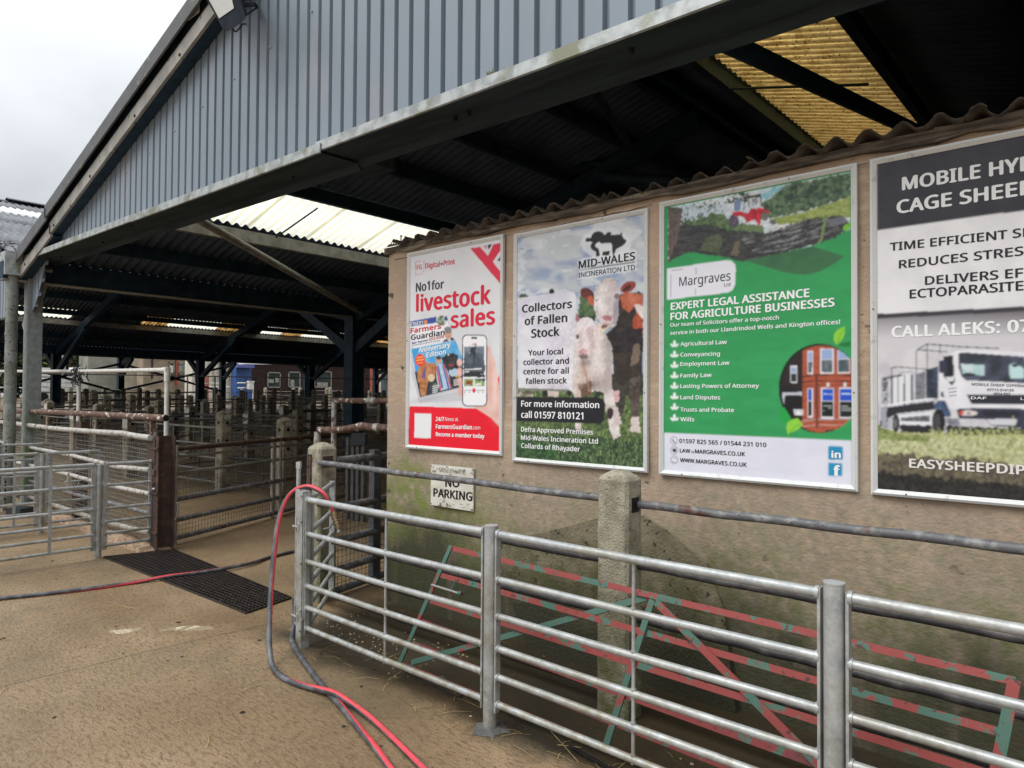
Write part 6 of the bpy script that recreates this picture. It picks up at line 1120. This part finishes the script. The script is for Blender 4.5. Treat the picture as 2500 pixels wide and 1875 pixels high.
Aa = Vector((-4.95, 3.38, 0)); Bb = Vector((-5.09, 3.93, 0)); Cc = Vector((-5.6, 6.4, 0)); Dd = Vector((-6.1, 9., 0))
q = MB(); q.box((0, 0, .59), (.075, .075, 1.18)); q.build('upright', M['post_slate'], mr_)
for z, r in ((1.12, .034), (.73, .034), (.46, .032), (.22, .03), (.05, .03)): lr(Aa, Bb, z, z, r, 'dark_pipe', mr_); lr(Bb, Cc, z, z, r, 'dark_pipe', mr_); lr(Cc, Dd, z, z, r, 'dark_pipe', mr_)
q = MB(); q.box(Cc-o_+Vector((0, 0, .59)), (.075, .075, 1.18)); q.build('upright', M['post_slate'], mr_)
mesh_panel(Bb, Cc, .05, .7, mr_, o_, mat='mesh_wire_dark'); mesh_panel(Aa, Bb, .05, .7, mr_, o_, mat='mesh_wire_dark')
# two rusty pipe arches meeting the building's corner
Y_ = 4.6
t = thing('pipe_arch', 'tall flaking rusty pipe arch left of the building corner, upper of two', 'pipe arch', (-6.76, Y_, 0)); o_ = Vector(t.location)
q = MB(); q.tube([(0, 0, 0), (0, 0, 1.6)], .029, 12); q.build('leg', M['scuffed_white_pipe'], t); q = MB(); q.tube([(-.02, 0, 1.607), (1.6, 0, 1.617)], .03, 12); q.build('top_pipe', M['flaked_rust'], t); q = MB(); q.tube([(.62, -.002, 1.611), (.76, -.002, 1.612)], .034, 12); q.build('sleeve', M['scuffed_white_pipe'], t)
t = thing('pipe_arch', 'lower rusty pipe arch with a bulged joint, beneath the taller arch', 'pipe arch', (-6.47, 4.2, 0)); o_ = Vector(t.location)
q = MB(); q.tube([(0, 0, 0), (0, 0, 1.28)], .036, 12); q.build('leg', M['scuffed_white_pipe'], t)
q = MB(); q.tube([Vector(at(*c, Y=4.2))-o_ for c in ((779, 1050), (830, 1049), (866, 1043), (884, 1040), (900, 1042), (960, 1045))], .032, 12, radii=[.034, .032, .034, .042, .036, .034]); q.build('top_pipe', M['flaked_rust'], t); q = MB(); q.tube([Vector(at(*c, Y=4.197))-o_ for c in ((916, 1043), (926, 1044))], .038, 12); q.build('sleeve', M['scuffed_white_pipe'], t)
t = thing('hurdle_board', 'dark grey rounded board fixed on posts behind the lower rusty arch', 'board', (*at(873, 1300, Y=5.6)[:2], 0)); o_ = Vector(t.location)
q = MB(); q.prism([Vector(at(*c, Y=5.6))-o_ for c in ((857, 1060), (860, 1057), (888, 1057), (892, 1060), (891, 1086), (853, 1088))], (0, 0, 0), (0, .04, 0)); q.build('board', M['panel_dark'], t)
for px in (851, 864, 876, 889): q = MB(); p_ = at(px, 1080, Y=5.65); q.box((p_[0]-o_.x, .05, .55), (.06, .05, 1.1)); q.build('slat', M['pen_concrete_grey'], t)
# ------------------------------------------------------------------ sale pens under the roof
def npx(px, py, d):
    F_ = CF+CR*(px-1250)/FPX-CU*(py-937.5)/FPX; return CPOS+F_*d
PP = [(121.5, 978.3, 25.4), (186, 993.7, 29), (199, 964.5, 21), (258, 963.7, 20), (321, 961.4, 23), (318, 1009, 35), (389, 975.3, 23), (210, 943, 15), (228, 943.5, 17), (300, 947.6, 15), (341, 944.5, 13), (387, 945.5, 15), (151, 946, 15), (125, 930, 11), (173, 914, 12), (255, 928, 12),
      (434, 950, 13), (463.5, 964, 18), (533, 961.5, 20), (573, 965, 16), (608, 974, 20), (641, 963, 16), (466, 989, 28), (423, 1010, 28), (547, 1002, 40), (608.5, 1002.7, 30), (525.6, 942, 12),
      (669, 948.5, 13), (716, 950, 11.5), (766, 950.7, 13), (819, 955.7, 12), (712, 961.5, 18), (728, 964, 14), (793, 963, 15), (792.6, 972, 18), (693.5, 987.6, 23), (727, 998, 29), (695, 1018, 42), (873, 961, 11), (878.7, 985, 21), (902, 958, 9), (281, 951, 12), (360, 953, 13), (500, 950, 12), (590, 952, 12), (845, 963, 13), (930, 975, 14), (925, 962, 10), (60, 985, 20), (20, 950, 16), (98, 1000, 27), (13, 985, 24), (410, 962, 15), (500, 975, 17), (660, 972, 15), (760, 985, 22), (845, 992, 22), (240, 985, 26), (365, 990, 24)]
NAMED = {(547, 1002, 40): ('concrete pen post with a white number plate 502 on its upper right face', '502'), (695, 1018, 42): ('nearest concrete pen post with number plate 507, left of the tall pipe arches', '507'),
         (318, 1009, 35): ('squat concrete pen post with a white painted side, below the long rusty pipe', None), (121.5, 978.3, 25.4): ('concrete pen post with painted white side, just right of the corner column', None), (466, 989, 28): ('concrete pen post with a white painted band, left of the 502 post', None),
         (423, 1010, 28): ('dark grey concrete pen post just behind the rust brown stanchion', None), (608.5, 1002.7, 30): ('concrete pen post with white painted side between the 502 and 507 posts', None), (186, 993.7, 29): ('concrete pen post hidden partly by the left leg of the white pipe frame', None), (727, 998, 29): ('brown grey concrete pen post just behind the 507 post', None), (693.5, 987.6, 23): ('concrete pen post with white bands left of the dark shed column', None)}
GPN = 'concrete posts of the sale pens'; GEN = 'weathered concrete pen post with a pyramid top among the rows of sale pens'
WHITE = {(318, 1009, 35), (121.5, 978.3, 25.4), (466, 989, 28), (608.5, 1002.7, 30), (693.5, 987.6, 23), (186, 993.7, 29), (878.7, 985, 21)}
posts = []
LM = [(-80, 100, 'the corner column'), (100, 200, 'the left white leg'), (200, 300, 'the white crossbar'), (300, 372, 'the rusty rail end'), (372, 440, 'the brown stanchion'), (440, 520, 'the gap before the numbered posts'), (520, 585, 'the left numbered post'), (585, 650, 'the gap between the numbered posts'), (650, 730, 'the right numbered post'), (730, 820, 'the pipe arches'), (820, 870, 'the shed column'), (870, 1200, 'the building corner')]
SEEN = {}
ORD = ('first', 'second', 'third', 'fourth', 'fifth', 'sixth', 'seventh', 'eighth', 'ninth', 'tenth', 'eleventh', 'twelfth', 'thirteenth', 'fourteenth', 'fifteenth', 'sixteenth', 'seventeenth', 'eighteenth', 'nineteenth', 'twentieth')
def place(o, kind, x, y, z):
    px, py = to_px(np.array([x, y, z])); d = -.664*x+.748*y; d += 0; band = 'nearest' if d < 14 else ('near' if d < 19 else ('middle' if d < 26 else ('far' if d < 33 else 'farthest')))
    lm = next((q[2] for q in LM if q[0] <= px < q[1]), 'the corner column'); SEEN.setdefault((kind, band, lm), []).append((px, o))
def relabel():
    for (kind, band, lm), L in SEEN.items():
        L.sort(key=lambda q: q[0])
        for i, (px, o) in enumerate(L): o['label'] = f'{kind} beyond {lm}, {band} pens' if len(L) == 1 else f'{ORD[min(i, 19)]} {kind} from left beyond {lm}, {band} pens'
M['white_band'] = simple('white_band', (.62, .6, .55), .8, 0, .2, 30)
for i, k in enumerate(PP):
    px, py, w_ = k; d = .272*FPX/w_; P_ = npx(px, py, d); x, y = float(P_[0]), float(P_[1]); g0 = gz(x, y); H = min(max(float(P_[2])-g0, 1.1), 1.42); named = NAMED.get(k)
    mt = 'pen_concrete_grey' if k[0] == 423 else 'pen_concrete'
    t = cpost('pen_post', named[0] if named else GEN, x, y, w=.19, d=.19, h=H-.06, rz=.12, mat=mt, z0=g0, cat='post', group=GPN, holes=(H-.2, H-.5) if w_ > 12 else (), plate=named[1] if named else None, seed=i, parts=w_ > 12, cap=.06)
    if k in WHITE: q = MB(); q.box((0, -.0965, H-.18), (.184, .004, .2)); q.build('painted_band', M['white_band'], t)
    posts.append((x, y, g0, H))
    if not named: place(t, 'concrete pen post', x, y, g0+H)
# pen hurdles between neighbouring posts
def pen_hurdle(a, b_, H, label, n=5, ups=2, mat='galvanised_dull', name='pen_hurdle', r=.014, group='hurdles of the sale pens', z0=None, z1=None):
    a, b_ = Vector(a), Vector(b_); d = b_-a; L = math.hypot(d.x, d.y); t = thing(name, label, 'hurdle', tuple(a), math.atan2(d.y, d.x), group); dz = d.z
    q = MB()
    for j in range(n): z = H-(H-.14)*(j/(n-1))**.85; q.tube([(0, 0, z), (L, 0, z+dz)], r if j else r*1.25, 6)
    q.build('rail', M[mat], t)
    q = MB()
    for j in range(ups+2): u = j/(ups+1); q.tube([(L*u, 0, .1+dz*u), (L*u, 0, H+dz*u)], r*.7, 5)
    q.build('upright', M[mat], t); LASTH[0] = t.name; return t
LASTH = ['']
done = set(); HL = 'dull galvanised pen hurdle slung between two concrete pen posts in the sale ring rows'; r_ = random.Random(12); cnt = 0
for i, (x, y, g0, H) in enumerate(posts):
    nb = sorted([(math.hypot(x-u, y-v), j) for j, (u, v, _, _) in enumerate(posts) if j != i])[:3]
    for dd, j in nb:
        if .9 < dd < 5.5 and (min(i, j), max(i, j)) not in done:
            done.add((min(i, j), max(i, j))); u, v, g1, H1 = posts[j]; mt = 'galvanised_dull' if r_.random() < .7 else 'black_pipe'
            pen_hurdle((x, y, g0), (u, v, g1), min(H, H1)-.16, HL, n=r_.choice((3, 4, 4, 5)), ups=r_.choice((0, 1, 2)), mat=mt, r=r_.choice((.01, .012, .017))); place(bpy.data.objects[LASTH[0]], 'pen hurdle', (x+u)/2, (y+v)/2, 1.1)
# far rows, parallel to the shed: posts every 2.9 m, rails between
FR = []
for Xc in (-20, -24.2, -28.5, -34.5, -38.5, -45, -49):
    for k, Yc in enumerate(np.arange(6.5 if Xc > -40 else 4, 34, 2.9)):
        d = -.664*Xc+.748*Yc; px, py = to_px(np.array([Xc, Yc, 1.2]))
        if not (-60 < px < 960) or d < 19: continue
        if any(math.hypot(Xc-u, Yc-v) < 1.3 for u, v, _, _ in posts): continue
        if r_.random() < .3: continue
        FR.append((Xc+r_.uniform(-.2, .2), float(Yc)+r_.uniform(-.2, .2)))
fp = None
for i, (x, y) in enumerate(FR):
    g0 = gz(x, y)
    if fp is None:
        b = MB(); b.prism([(-.095, -.095, -.1), (.095, -.095, -.1), (.095, .095, -.1), (-.095, .095, -.1)], (0, 0, 0), (0, 0, 1.3)); b.add([(-.095, -.095, 1.2), (.095, -.095, 1.2), (.095, .095, 1.2), (-.095, .095, 1.2), (0, 0, 1.27)], [(0, 1, 4), (1, 2, 4), (2, 3, 4), (3, 0, 4)]); fp = b.mesh('pen_post', M['pen_concrete'])
    o = link(bpy.data.objects.new('pen_post', fp)); o.location = (x, y, g0); tag(o, 'small distant post', 'post', GPN); place(o, 'small concrete post', x, y, g0+1.2)
for i in range(len(FR)):
    for j in range(i+1, len(FR)):
        dd = math.hypot(FR[i][0]-FR[j][0], FR[i][1]-FR[j][1])
        if 1.2 < dd < 4.6 and r_.random() < .6:
            (x, y), (u, v) = FR[i], FR[j]; pen_hurdle((x, y, gz(x, y)), (u, v, gz(u, v)), r_.uniform(.95, 1.1), 'distant pen hurdle in the far rows under the shed roof', n=5, ups=1, mat=r_.choice(('galvanised_dull', 'black_pipe', 'galvanised_dull')), r=r_.choice((.012, .016))); place(bpy.data.objects[LASTH[0]], 'distant pen hurdle', (x+u)/2, (y+v)/2, 1.1)
relabel()
# overhead water pipe on thin poles
t = thing('water_pipe', 'long thin overhead water pipe on slim poles above the sale pens', 'pipe', (-22, 9, gz(-22, 9))); o_ = Vector(t.location)
q = MB(); q.tube([Vector((-22, 5.5, 2.22))-o_, Vector((-22, 24, 2.42))-o_], .018, 6); q.build('pipe', M['galvanised_worn'], t)
for px in (458, 525, 601, 686):
    p_ = at(px, 920, X=-22); q = MB(); q.tube([Vector((-22, p_[1], gz(-22, p_[1])))-o_, Vector((-22, p_[1], 2.3))-o_], .02, 6); q.build('pole', M['galvanised_dull'], t)
# ------------------------------------------------------------------ beyond the shed: buildings, hedge, vehicles in the light
simple('beige_wall', (.3, .24, .17), .9, 0, .2, 1.5); simple('cream_wall', (.46, .41, .31), .85, 0, .15, 1.5); simple('grey_wall', (.25, .25, .21), .85, 0, .15, 1.5)
m = Mat('white_cladding', .6).color((.55, .52, .44)); m.mix(m.noise(1.6, 5, sc=(1, 1.4, .25), lo=.45, hi=.7), (.42, .4, .33)); M['white_cladding'] = m.done()
simple('blue_panel', (.03, .085, .26), .5, 0, .15, 2); simple('blue_trim', (.1, .12, .36), .5, 0, .15, 2); simple('brown_boards', (.05, .03, .027), .8, 0, .3, 3); simple('far_roof', (.62, .66, .68), .5, 0, .1, 2); simple('far_glass', (.09, .12, .12), .12, 0, .4, 1.3); simple('far_brick', (.36, .085, .05), .9, 0, .4, 4); simple('white_trim', (.75, .75, .73), .6); simple('cream_frame', (.3, .29, .24), .6); simple('far_glass_dark', (.04, .06, .06), .15, 0, .4, 1.3); simple('red_paint', (.4, .06, .04), .6)
XF = -58.
def wp(px, py, X=XF): return at(px, py, X=X)
def block(name, label, cat, px0, px1, py_top, X=XF, depth=1.2, wall='beige_wall', roof=None, py_top2=None):
    a, c = wp(px0, py_top, X), wp(px1, py_top2 or py_top, X); t = thing(name, label, cat, (X, float(a[1]), gz(X, a[1]))); o_ = Vector(t.location)
    q = MB(); V = [(X, a[1], -1), (X, c[1], -1), (X, c[1], c[2]), (X, a[1], a[2])]; q.prism([Vector(v)-o_ for v in V], (0, 0, 0), (-depth, 0, 0)); q.build('wall', M[wall], t); return t, o_
def pane(t, o_, px0, px1, py0, py1, X, mat, name, d=.06, frame=None):
    a, c = wp(px0, py0, X), wp(px1, py1, X)
    if frame:
        q = MB(); fw = .09
        for (u0, u1, v0, v1) in ((a[1], c[1], a[2]-fw, a[2]), (a[1], c[1], c[2], c[2]+fw), (a[1], a[1]+fw, c[2], a[2]), (c[1]-fw, c[1], c[2], a[2])): q.box(Vector((X+.05, (u0+u1)/2, (v0+v1)/2))-o_, (.1, abs(u1-u0), abs(v1-v0)))
        f_ = q.build(name, M[frame], t); q = MB(); q.box(Vector((X+.02, (a[1]+c[1])/2, (a[2]+c[2])/2))-o_, (.04, c[1]-a[1]-fw, a[2]-c[2]-fw)); g_ = q.build('pane', M[mat], f_); return f_
    q = MB(); q.box(Vector((X+d/2, (a[1]+c[1])/2, (a[2]+c[2])/2))-o_, (d, c[1]-a[1], a[2]-c[2])); return q.build(name, M[mat], t)
t, o_ = block('far_building', 'grey rendered building seen through the left bays beyond the pens', 'building', 216, 288, 850, -62, wall='grey_wall')
t, o_ = block('far_building', 'narrow cream building between two dark shed columns beyond the pens', 'building', 300, 347, 874, -60, wall='cream_wall'); q = MB()
pane(t, o_, 308, 313, 878, 892, -60, 'white_trim', 'vent')
t, o_ = block('far_building', 'beige rendered building with two notices beyond the white pipe frame', 'building', 350, 452, 871, wall='beige_wall', py_top2=868)
pane(t, o_, 350, 425, 868.5, 871, XF, 'white_trim', 'fascia', .2); pane(t, o_, 428, 431, 870, 940, XF, 'red_paint', 'drainpipe', .15); pane(t, o_, 370, 371.5, 872, 925, XF, 'brown_boards', 'drainpipe', .12)
for (a0, a1, b0, b1) in ((412, 425, 884, 912), (435, 449, 887, 914)):
    f_ = pane(t, o_, a0, a1, b0, b1, XF, 'far_glass_dark', 'notice', .1, frame='cream_frame'); 
pane(t, o_, 414.5, 422, 892, 909, XF+.06, 'white_trim', 'notice_print', .03); pane(t, o_, 437.5, 446, 892, 909, XF+.06, 'grey_wall', 'notice_print', .03); pane(t, o_, 413, 425, 918, 929, XF, 'brown_boards', 'notice', .08)
# white corrugated sheds and the blue unit
def ribbed(t, o_, px0, px1, pt0, pt1, X, mat, pitch=.42, name='cladding'):
    a, c = wp(px0, pt0, X), wp(px1, pt1, X); y = float(a[1])
    while y < c[1]-.05:
        f = (y-a[1])/(c[1]-a[1]); zt = a[2]+(c[2]-a[2])*f; q = MB(); q.box(Vector((X+.04, y+pitch*.36, zt/2))-o_, (.08, pitch*.72, zt)); q.build(name, M[mat], t); y += pitch
t, o_ = block('corrugated_shed', 'white corrugated shed with a dark doorway beyond the pens, left of the blue unit', 'shed', 470, 538, 871, -55, wall='white_cladding', py_top2=880)
ribbed(t, o_, 496, 538, 872.5, 880, -55, 'white_cladding'); pane(t, o_, 476, 492, 898, 934, -55, 'far_glass', 'door', .07); pane(t, o_, 470, 496, 874, 896, -55, 'grey_wall', 'gable_panel', .04)
t, o_ = block('corrugated_shed', 'smaller white corrugated shed just left of the blue unit', 'shed', 549, 577, 893, -54, wall='white_cladding', py_top2=886); ribbed(t, o_, 549, 577, 892, 886, -54, 'white_cladding')
t, o_ = block('portable_unit', 'blue portable unit with a blue canopy beyond the pens', 'cabin', 577, 614, 896, -53, wall='blue_panel', depth=.8); pane(t, o_, 570, 612, 890, 899, -53, 'blue_trim', 'canopy', .6)
# dark boarded office with windows
t, o_ = block('boarded_office', 'long dark boarded office with square windows and a bright corrugated roof', 'building', 600, 912, 889, -56, wall='brown_boards', py_top2=893, depth=2)
for k in range(13): py = 893+k*5.2; a, c = wp(616, py, -56), wp(908, py+1.0, -56); q = MB(); q.beam(Vector(a)-o_, Vector(c)-o_, .05, .09); q.build('board', M['brown_boards'], t)
q = MB(); a, c = wp(583, 897, -55.6), wp(835, 885, -55.6); e = wp(600, 879, -62); f = wp(835, 876, -62)
corr(q, -55.6, float(c[2])-.02, -62, float(c[2])+1.0, float(a[1]), float(wp(905, 885, -55.6)[1]), amp=.05, th=.03, per=.4, n=6)
for i_ in range(len(q.v)): q.v[i_] = tuple(Vector(q.v[i_])-o_)
q.build('roof', M['far_roof'], t)
for (a0, a1, b0, b1) in ((652, 684, 908, 947), (703, 732, 907, 947), (766, 808, 905, 947), (869, 874, 903, 917), (869, 875, 935, 947)): pane(t, o_, a0, a1, b0, b1, -56, 'far_glass_dark', 'window', frame='cream_frame')
pane(t, o_, 750, 762, 905, 947, -56, 'cream_wall', 'shutter', .08)
for (a0, a1, b0, b1) in ((656, 668, 926, 935), (672, 680, 922, 934), (709, 718, 927, 944), (774, 800, 933, 944)): pane(t, o_, a0, a1, b0, b1, -55.95, 'cream_frame', 'blind', .02)
# brick gable with a white door frame, bricks real
XB = -50.; t, o_ = block('brick_building', 'red brick building with a white framed dark doorway at the building corner', 'building', 912, 985, 890, XB, depth=.5, wall='far_brick')
a, c = wp(911, 890, XB), wp(927, 966, XB); bw, bh = .42, .16; mb = MB(); mb.box((0, 0, 0), (.06, bw-.05, bh-.04)); me = mb.mesh('brick', M['far_brick']); z = float(c[2]); row = 0
while z < a[2]-.1:
    y = float(a[1])+(bw/2 if row % 2 else 0)
    while y < float(wp(960, 890, XB)[1]):
        if y < c[1] or z > wp(930, 902, XB)[2]: o = link(bpy.data.objects.new('brick', me), t); o.location = Vector((XB+.03, y+bw/2, z+bh/2))-o_
        y += bw
    z += bh; row += 1
pane(t, o_, 925, 927.5, 902, 966, XB, 'white_trim', 'door_frame', .12); pane(t, o_, 925, 985, 902, 904.5, XB, 'white_trim', 'door_frame', .12); pane(t, o_, 927.5, 985, 904.5, 968, XB, 'far_glass', 'doorway', .09); ribs = MB()
for k in range(9): p_ = wp(912+k*6, 889, XB); ribs.box(Vector(p_)-o_+Vector((.1, 0, 0)), (.5, .3, .12))
ribs.build('roof_edge', M['white_trim'], t)
# pale parked stock trailers glaring in the daylight, with slatted sides
for k, (a0, a1, pt, lab) in enumerate(((88, 150, 897, 'pale livestock trailer with slatted sides in the daylight, furthest left beyond the pens'), (152, 186, 902, 'low white livestock trailer between two pale trailers beyond the pens'), (188, 219, 896, 'pale livestock trailer with slatted sides just right of the white pipe joint'))):
    X = -66.+k; a, c = wp(a0, pt, X), wp(a1, pt, X); g0 = gz(X, float(a[1])); t = thing('stock_trailer', lab, 'trailer', (X, float(a[1]), g0), 0, 'livestock trailers parked beyond the pens'); o_ = Vector(t.location); L = float(c[1]-a[1]); H = float(a[2])-g0
    q = MB(); q.box((-1., L/2, H-.1), (2., L, .2)); q.build('roof', M['white_trim'], t)
    q = MB(); q.box((-.9, L/2, H/2), (.05, L, H-.6)); q.build('far_side', M['white_trim'], t)
    for j in range(5): q = MB(); q.box((0, L/2, .55+j*(H-.9)/4.5), (.05, L, (H-.9)/4.5*.7)); q.build('slat', M['white_trim'], t)
    q = MB(); q.box((-1., L/2, .5), (2., L, .1)); q.build('floor', M['galvanised_dull'], t)
    for yy_ in (.3, .7): q = MB(); q.tube([(.05, L*yy_, .35), (-.25, L*yy_, .35)], .35, 14); q.build('wheel', M['black_iron'], t)
# hedge behind them, poles
def foliage(name, label, cat, c, R_, n, seed, mats, leaf=.28):
    r = np.random.default_rng(seed); t = thing(name, label, cat, (c[0], c[1], gz(c[0], c[1]))); V = []; F = []; MI = []
    dirs = r.normal(size=(n, 3)); dirs /= np.linalg.norm(dirs, axis=1)[:, None]; rad = r.uniform(.35, 1, n)**.5*(.75+.35*np.sin(dirs[:, 0]*5+seed)*np.cos(dirs[:, 2]*6)); P_ = dirs*rad[:, None]*np.array(R_)+np.array([0, 0, R_[2]*.95])
    for i in range(n):
        a, e = r.normal(size=3), r.normal(size=3); a /= np.linalg.norm(a); e = np.cross(a, e); e /= np.linalg.norm(e); s = leaf*r.uniform(.5, 1.2); p_ = P_[i]; b0 = len(V); V += [tuple(p_+a*s), tuple(p_+e*s*.6), tuple(p_-a*s), tuple(p_-e*s*.6)]; F.append((b0, b0+1, b0+2, b0+3)); MI.append(i % len(mats))
    b = MB(); b.v = V; b.f = F; b.mi = MI; b.sm = [False]*len(F); me = b.mesh('crown', [M[x] for x in mats]); link(bpy.data.objects.new('crown', me), t)
    q = MB(); q.tube([(0, 0, -.2), (.1, .1, R_[2]*.6), (0, 0, R_[2]*1.2)], .2, 8, radii=[.26, .18, .08]); q.build('trunk', M['weathered_timber'], t); return t
simple('leaf_dark', (.035, .05, .022), .7); simple('leaf_olive', (.075, .09, .03), .7); simple('leaf_brown', (.08, .062, .035), .8); simple('leaf_bright', (.13, .16, .04), .7)
for k, (px, w_, mats, lab) in enumerate(((70, 3.5, ('leaf_bright', 'leaf_dark', 'leaf_olive'), 'green tree glimpsed left of the dark shed column'), (125, 4, ('leaf_brown', 'leaf_dark', 'leaf_olive'), 'brownish hedge tree behind the pale trailers, left'), (155, 4, ('leaf_brown', 'leaf_dark', 'leaf_brown'), 'brownish hedge tree behind the middle trailer'), (180, 4, ('leaf_brown', 'leaf_dark', 'leaf_olive'), 'hedge tree behind the right trailer'), (205, 4.2, ('leaf_bright', 'leaf_olive', 'leaf_dark'), 'bright green tree beside the grey building beyond the pens'), (20, 4, ('leaf_dark', 'leaf_olive'), 'dark tree far left beyond the pens'))):
    p_ = wp(px, 930, -78); foliage('hedge_tree', lab, 'tree', (float(p_[0]), float(p_[1])), (3.2, w_, 3.6), 1700, k+3, mats)
for k, px in enumerate((155, 197, 85)):
    p_ = wp(px, 930, -70); q = MB(); g0 = gz(p_[0], p_[1]); q.tube([(0, 0, 0), (0, 0, 5.5)], .16, 8); o = q.build('lamp_pole', M['galvanised_worn']); o.location = (float(p_[0]), float(p_[1]), g0); tag(o, ('pale pole standing above the middle trailer', 'thin pale pole above the right trailer', 'pale pole left of the dark shed column')[k], 'pole')
# red and white barrier rails by the corrugated shed
t = thing('barrier_rail', 'red and white barrier rails in front of the white corrugated shed', 'barrier', (*wp(505, 930, -48)[:2], gz(-48, 15))); o_ = Vector(t.location)
for k, (px, mt) in enumerate(((503, 'red_paint'), (508, 'red_paint'), (525, 'brown_boards'), (590, 'white_trim'), (618, 'white_trim'))):
    p_ = wp(px, 917, -48); q = MB(); q.tube([Vector((-48, p_[1], .7))-o_, Vector((-48, p_[1], 2.95 if k < 3 else 2.3))-o_], .06, 6); q.build('leg', M[mt], t)
for py, a0, a1 in ((936, 470, 540), (945, 505, 560), (935, 580, 618), (947, 580, 618)): q = MB(); q.tube([Vector(wp(a0, py, -48))-o_, Vector(wp(a1, py, -48))-o_], .05, 6); q.build('rail', M['white_trim'], t)
p_ = wp(611, 942, -47.9); b = MB(); b.box(p_, (.4, .35, .5)); b.box(p_+np.array([0, 0, .3]), (.45, .42, .1)); tag(b.build('white_bucket', M['white_trim']), 'small white bucket hanging on the white barrier rails', 'bucket')
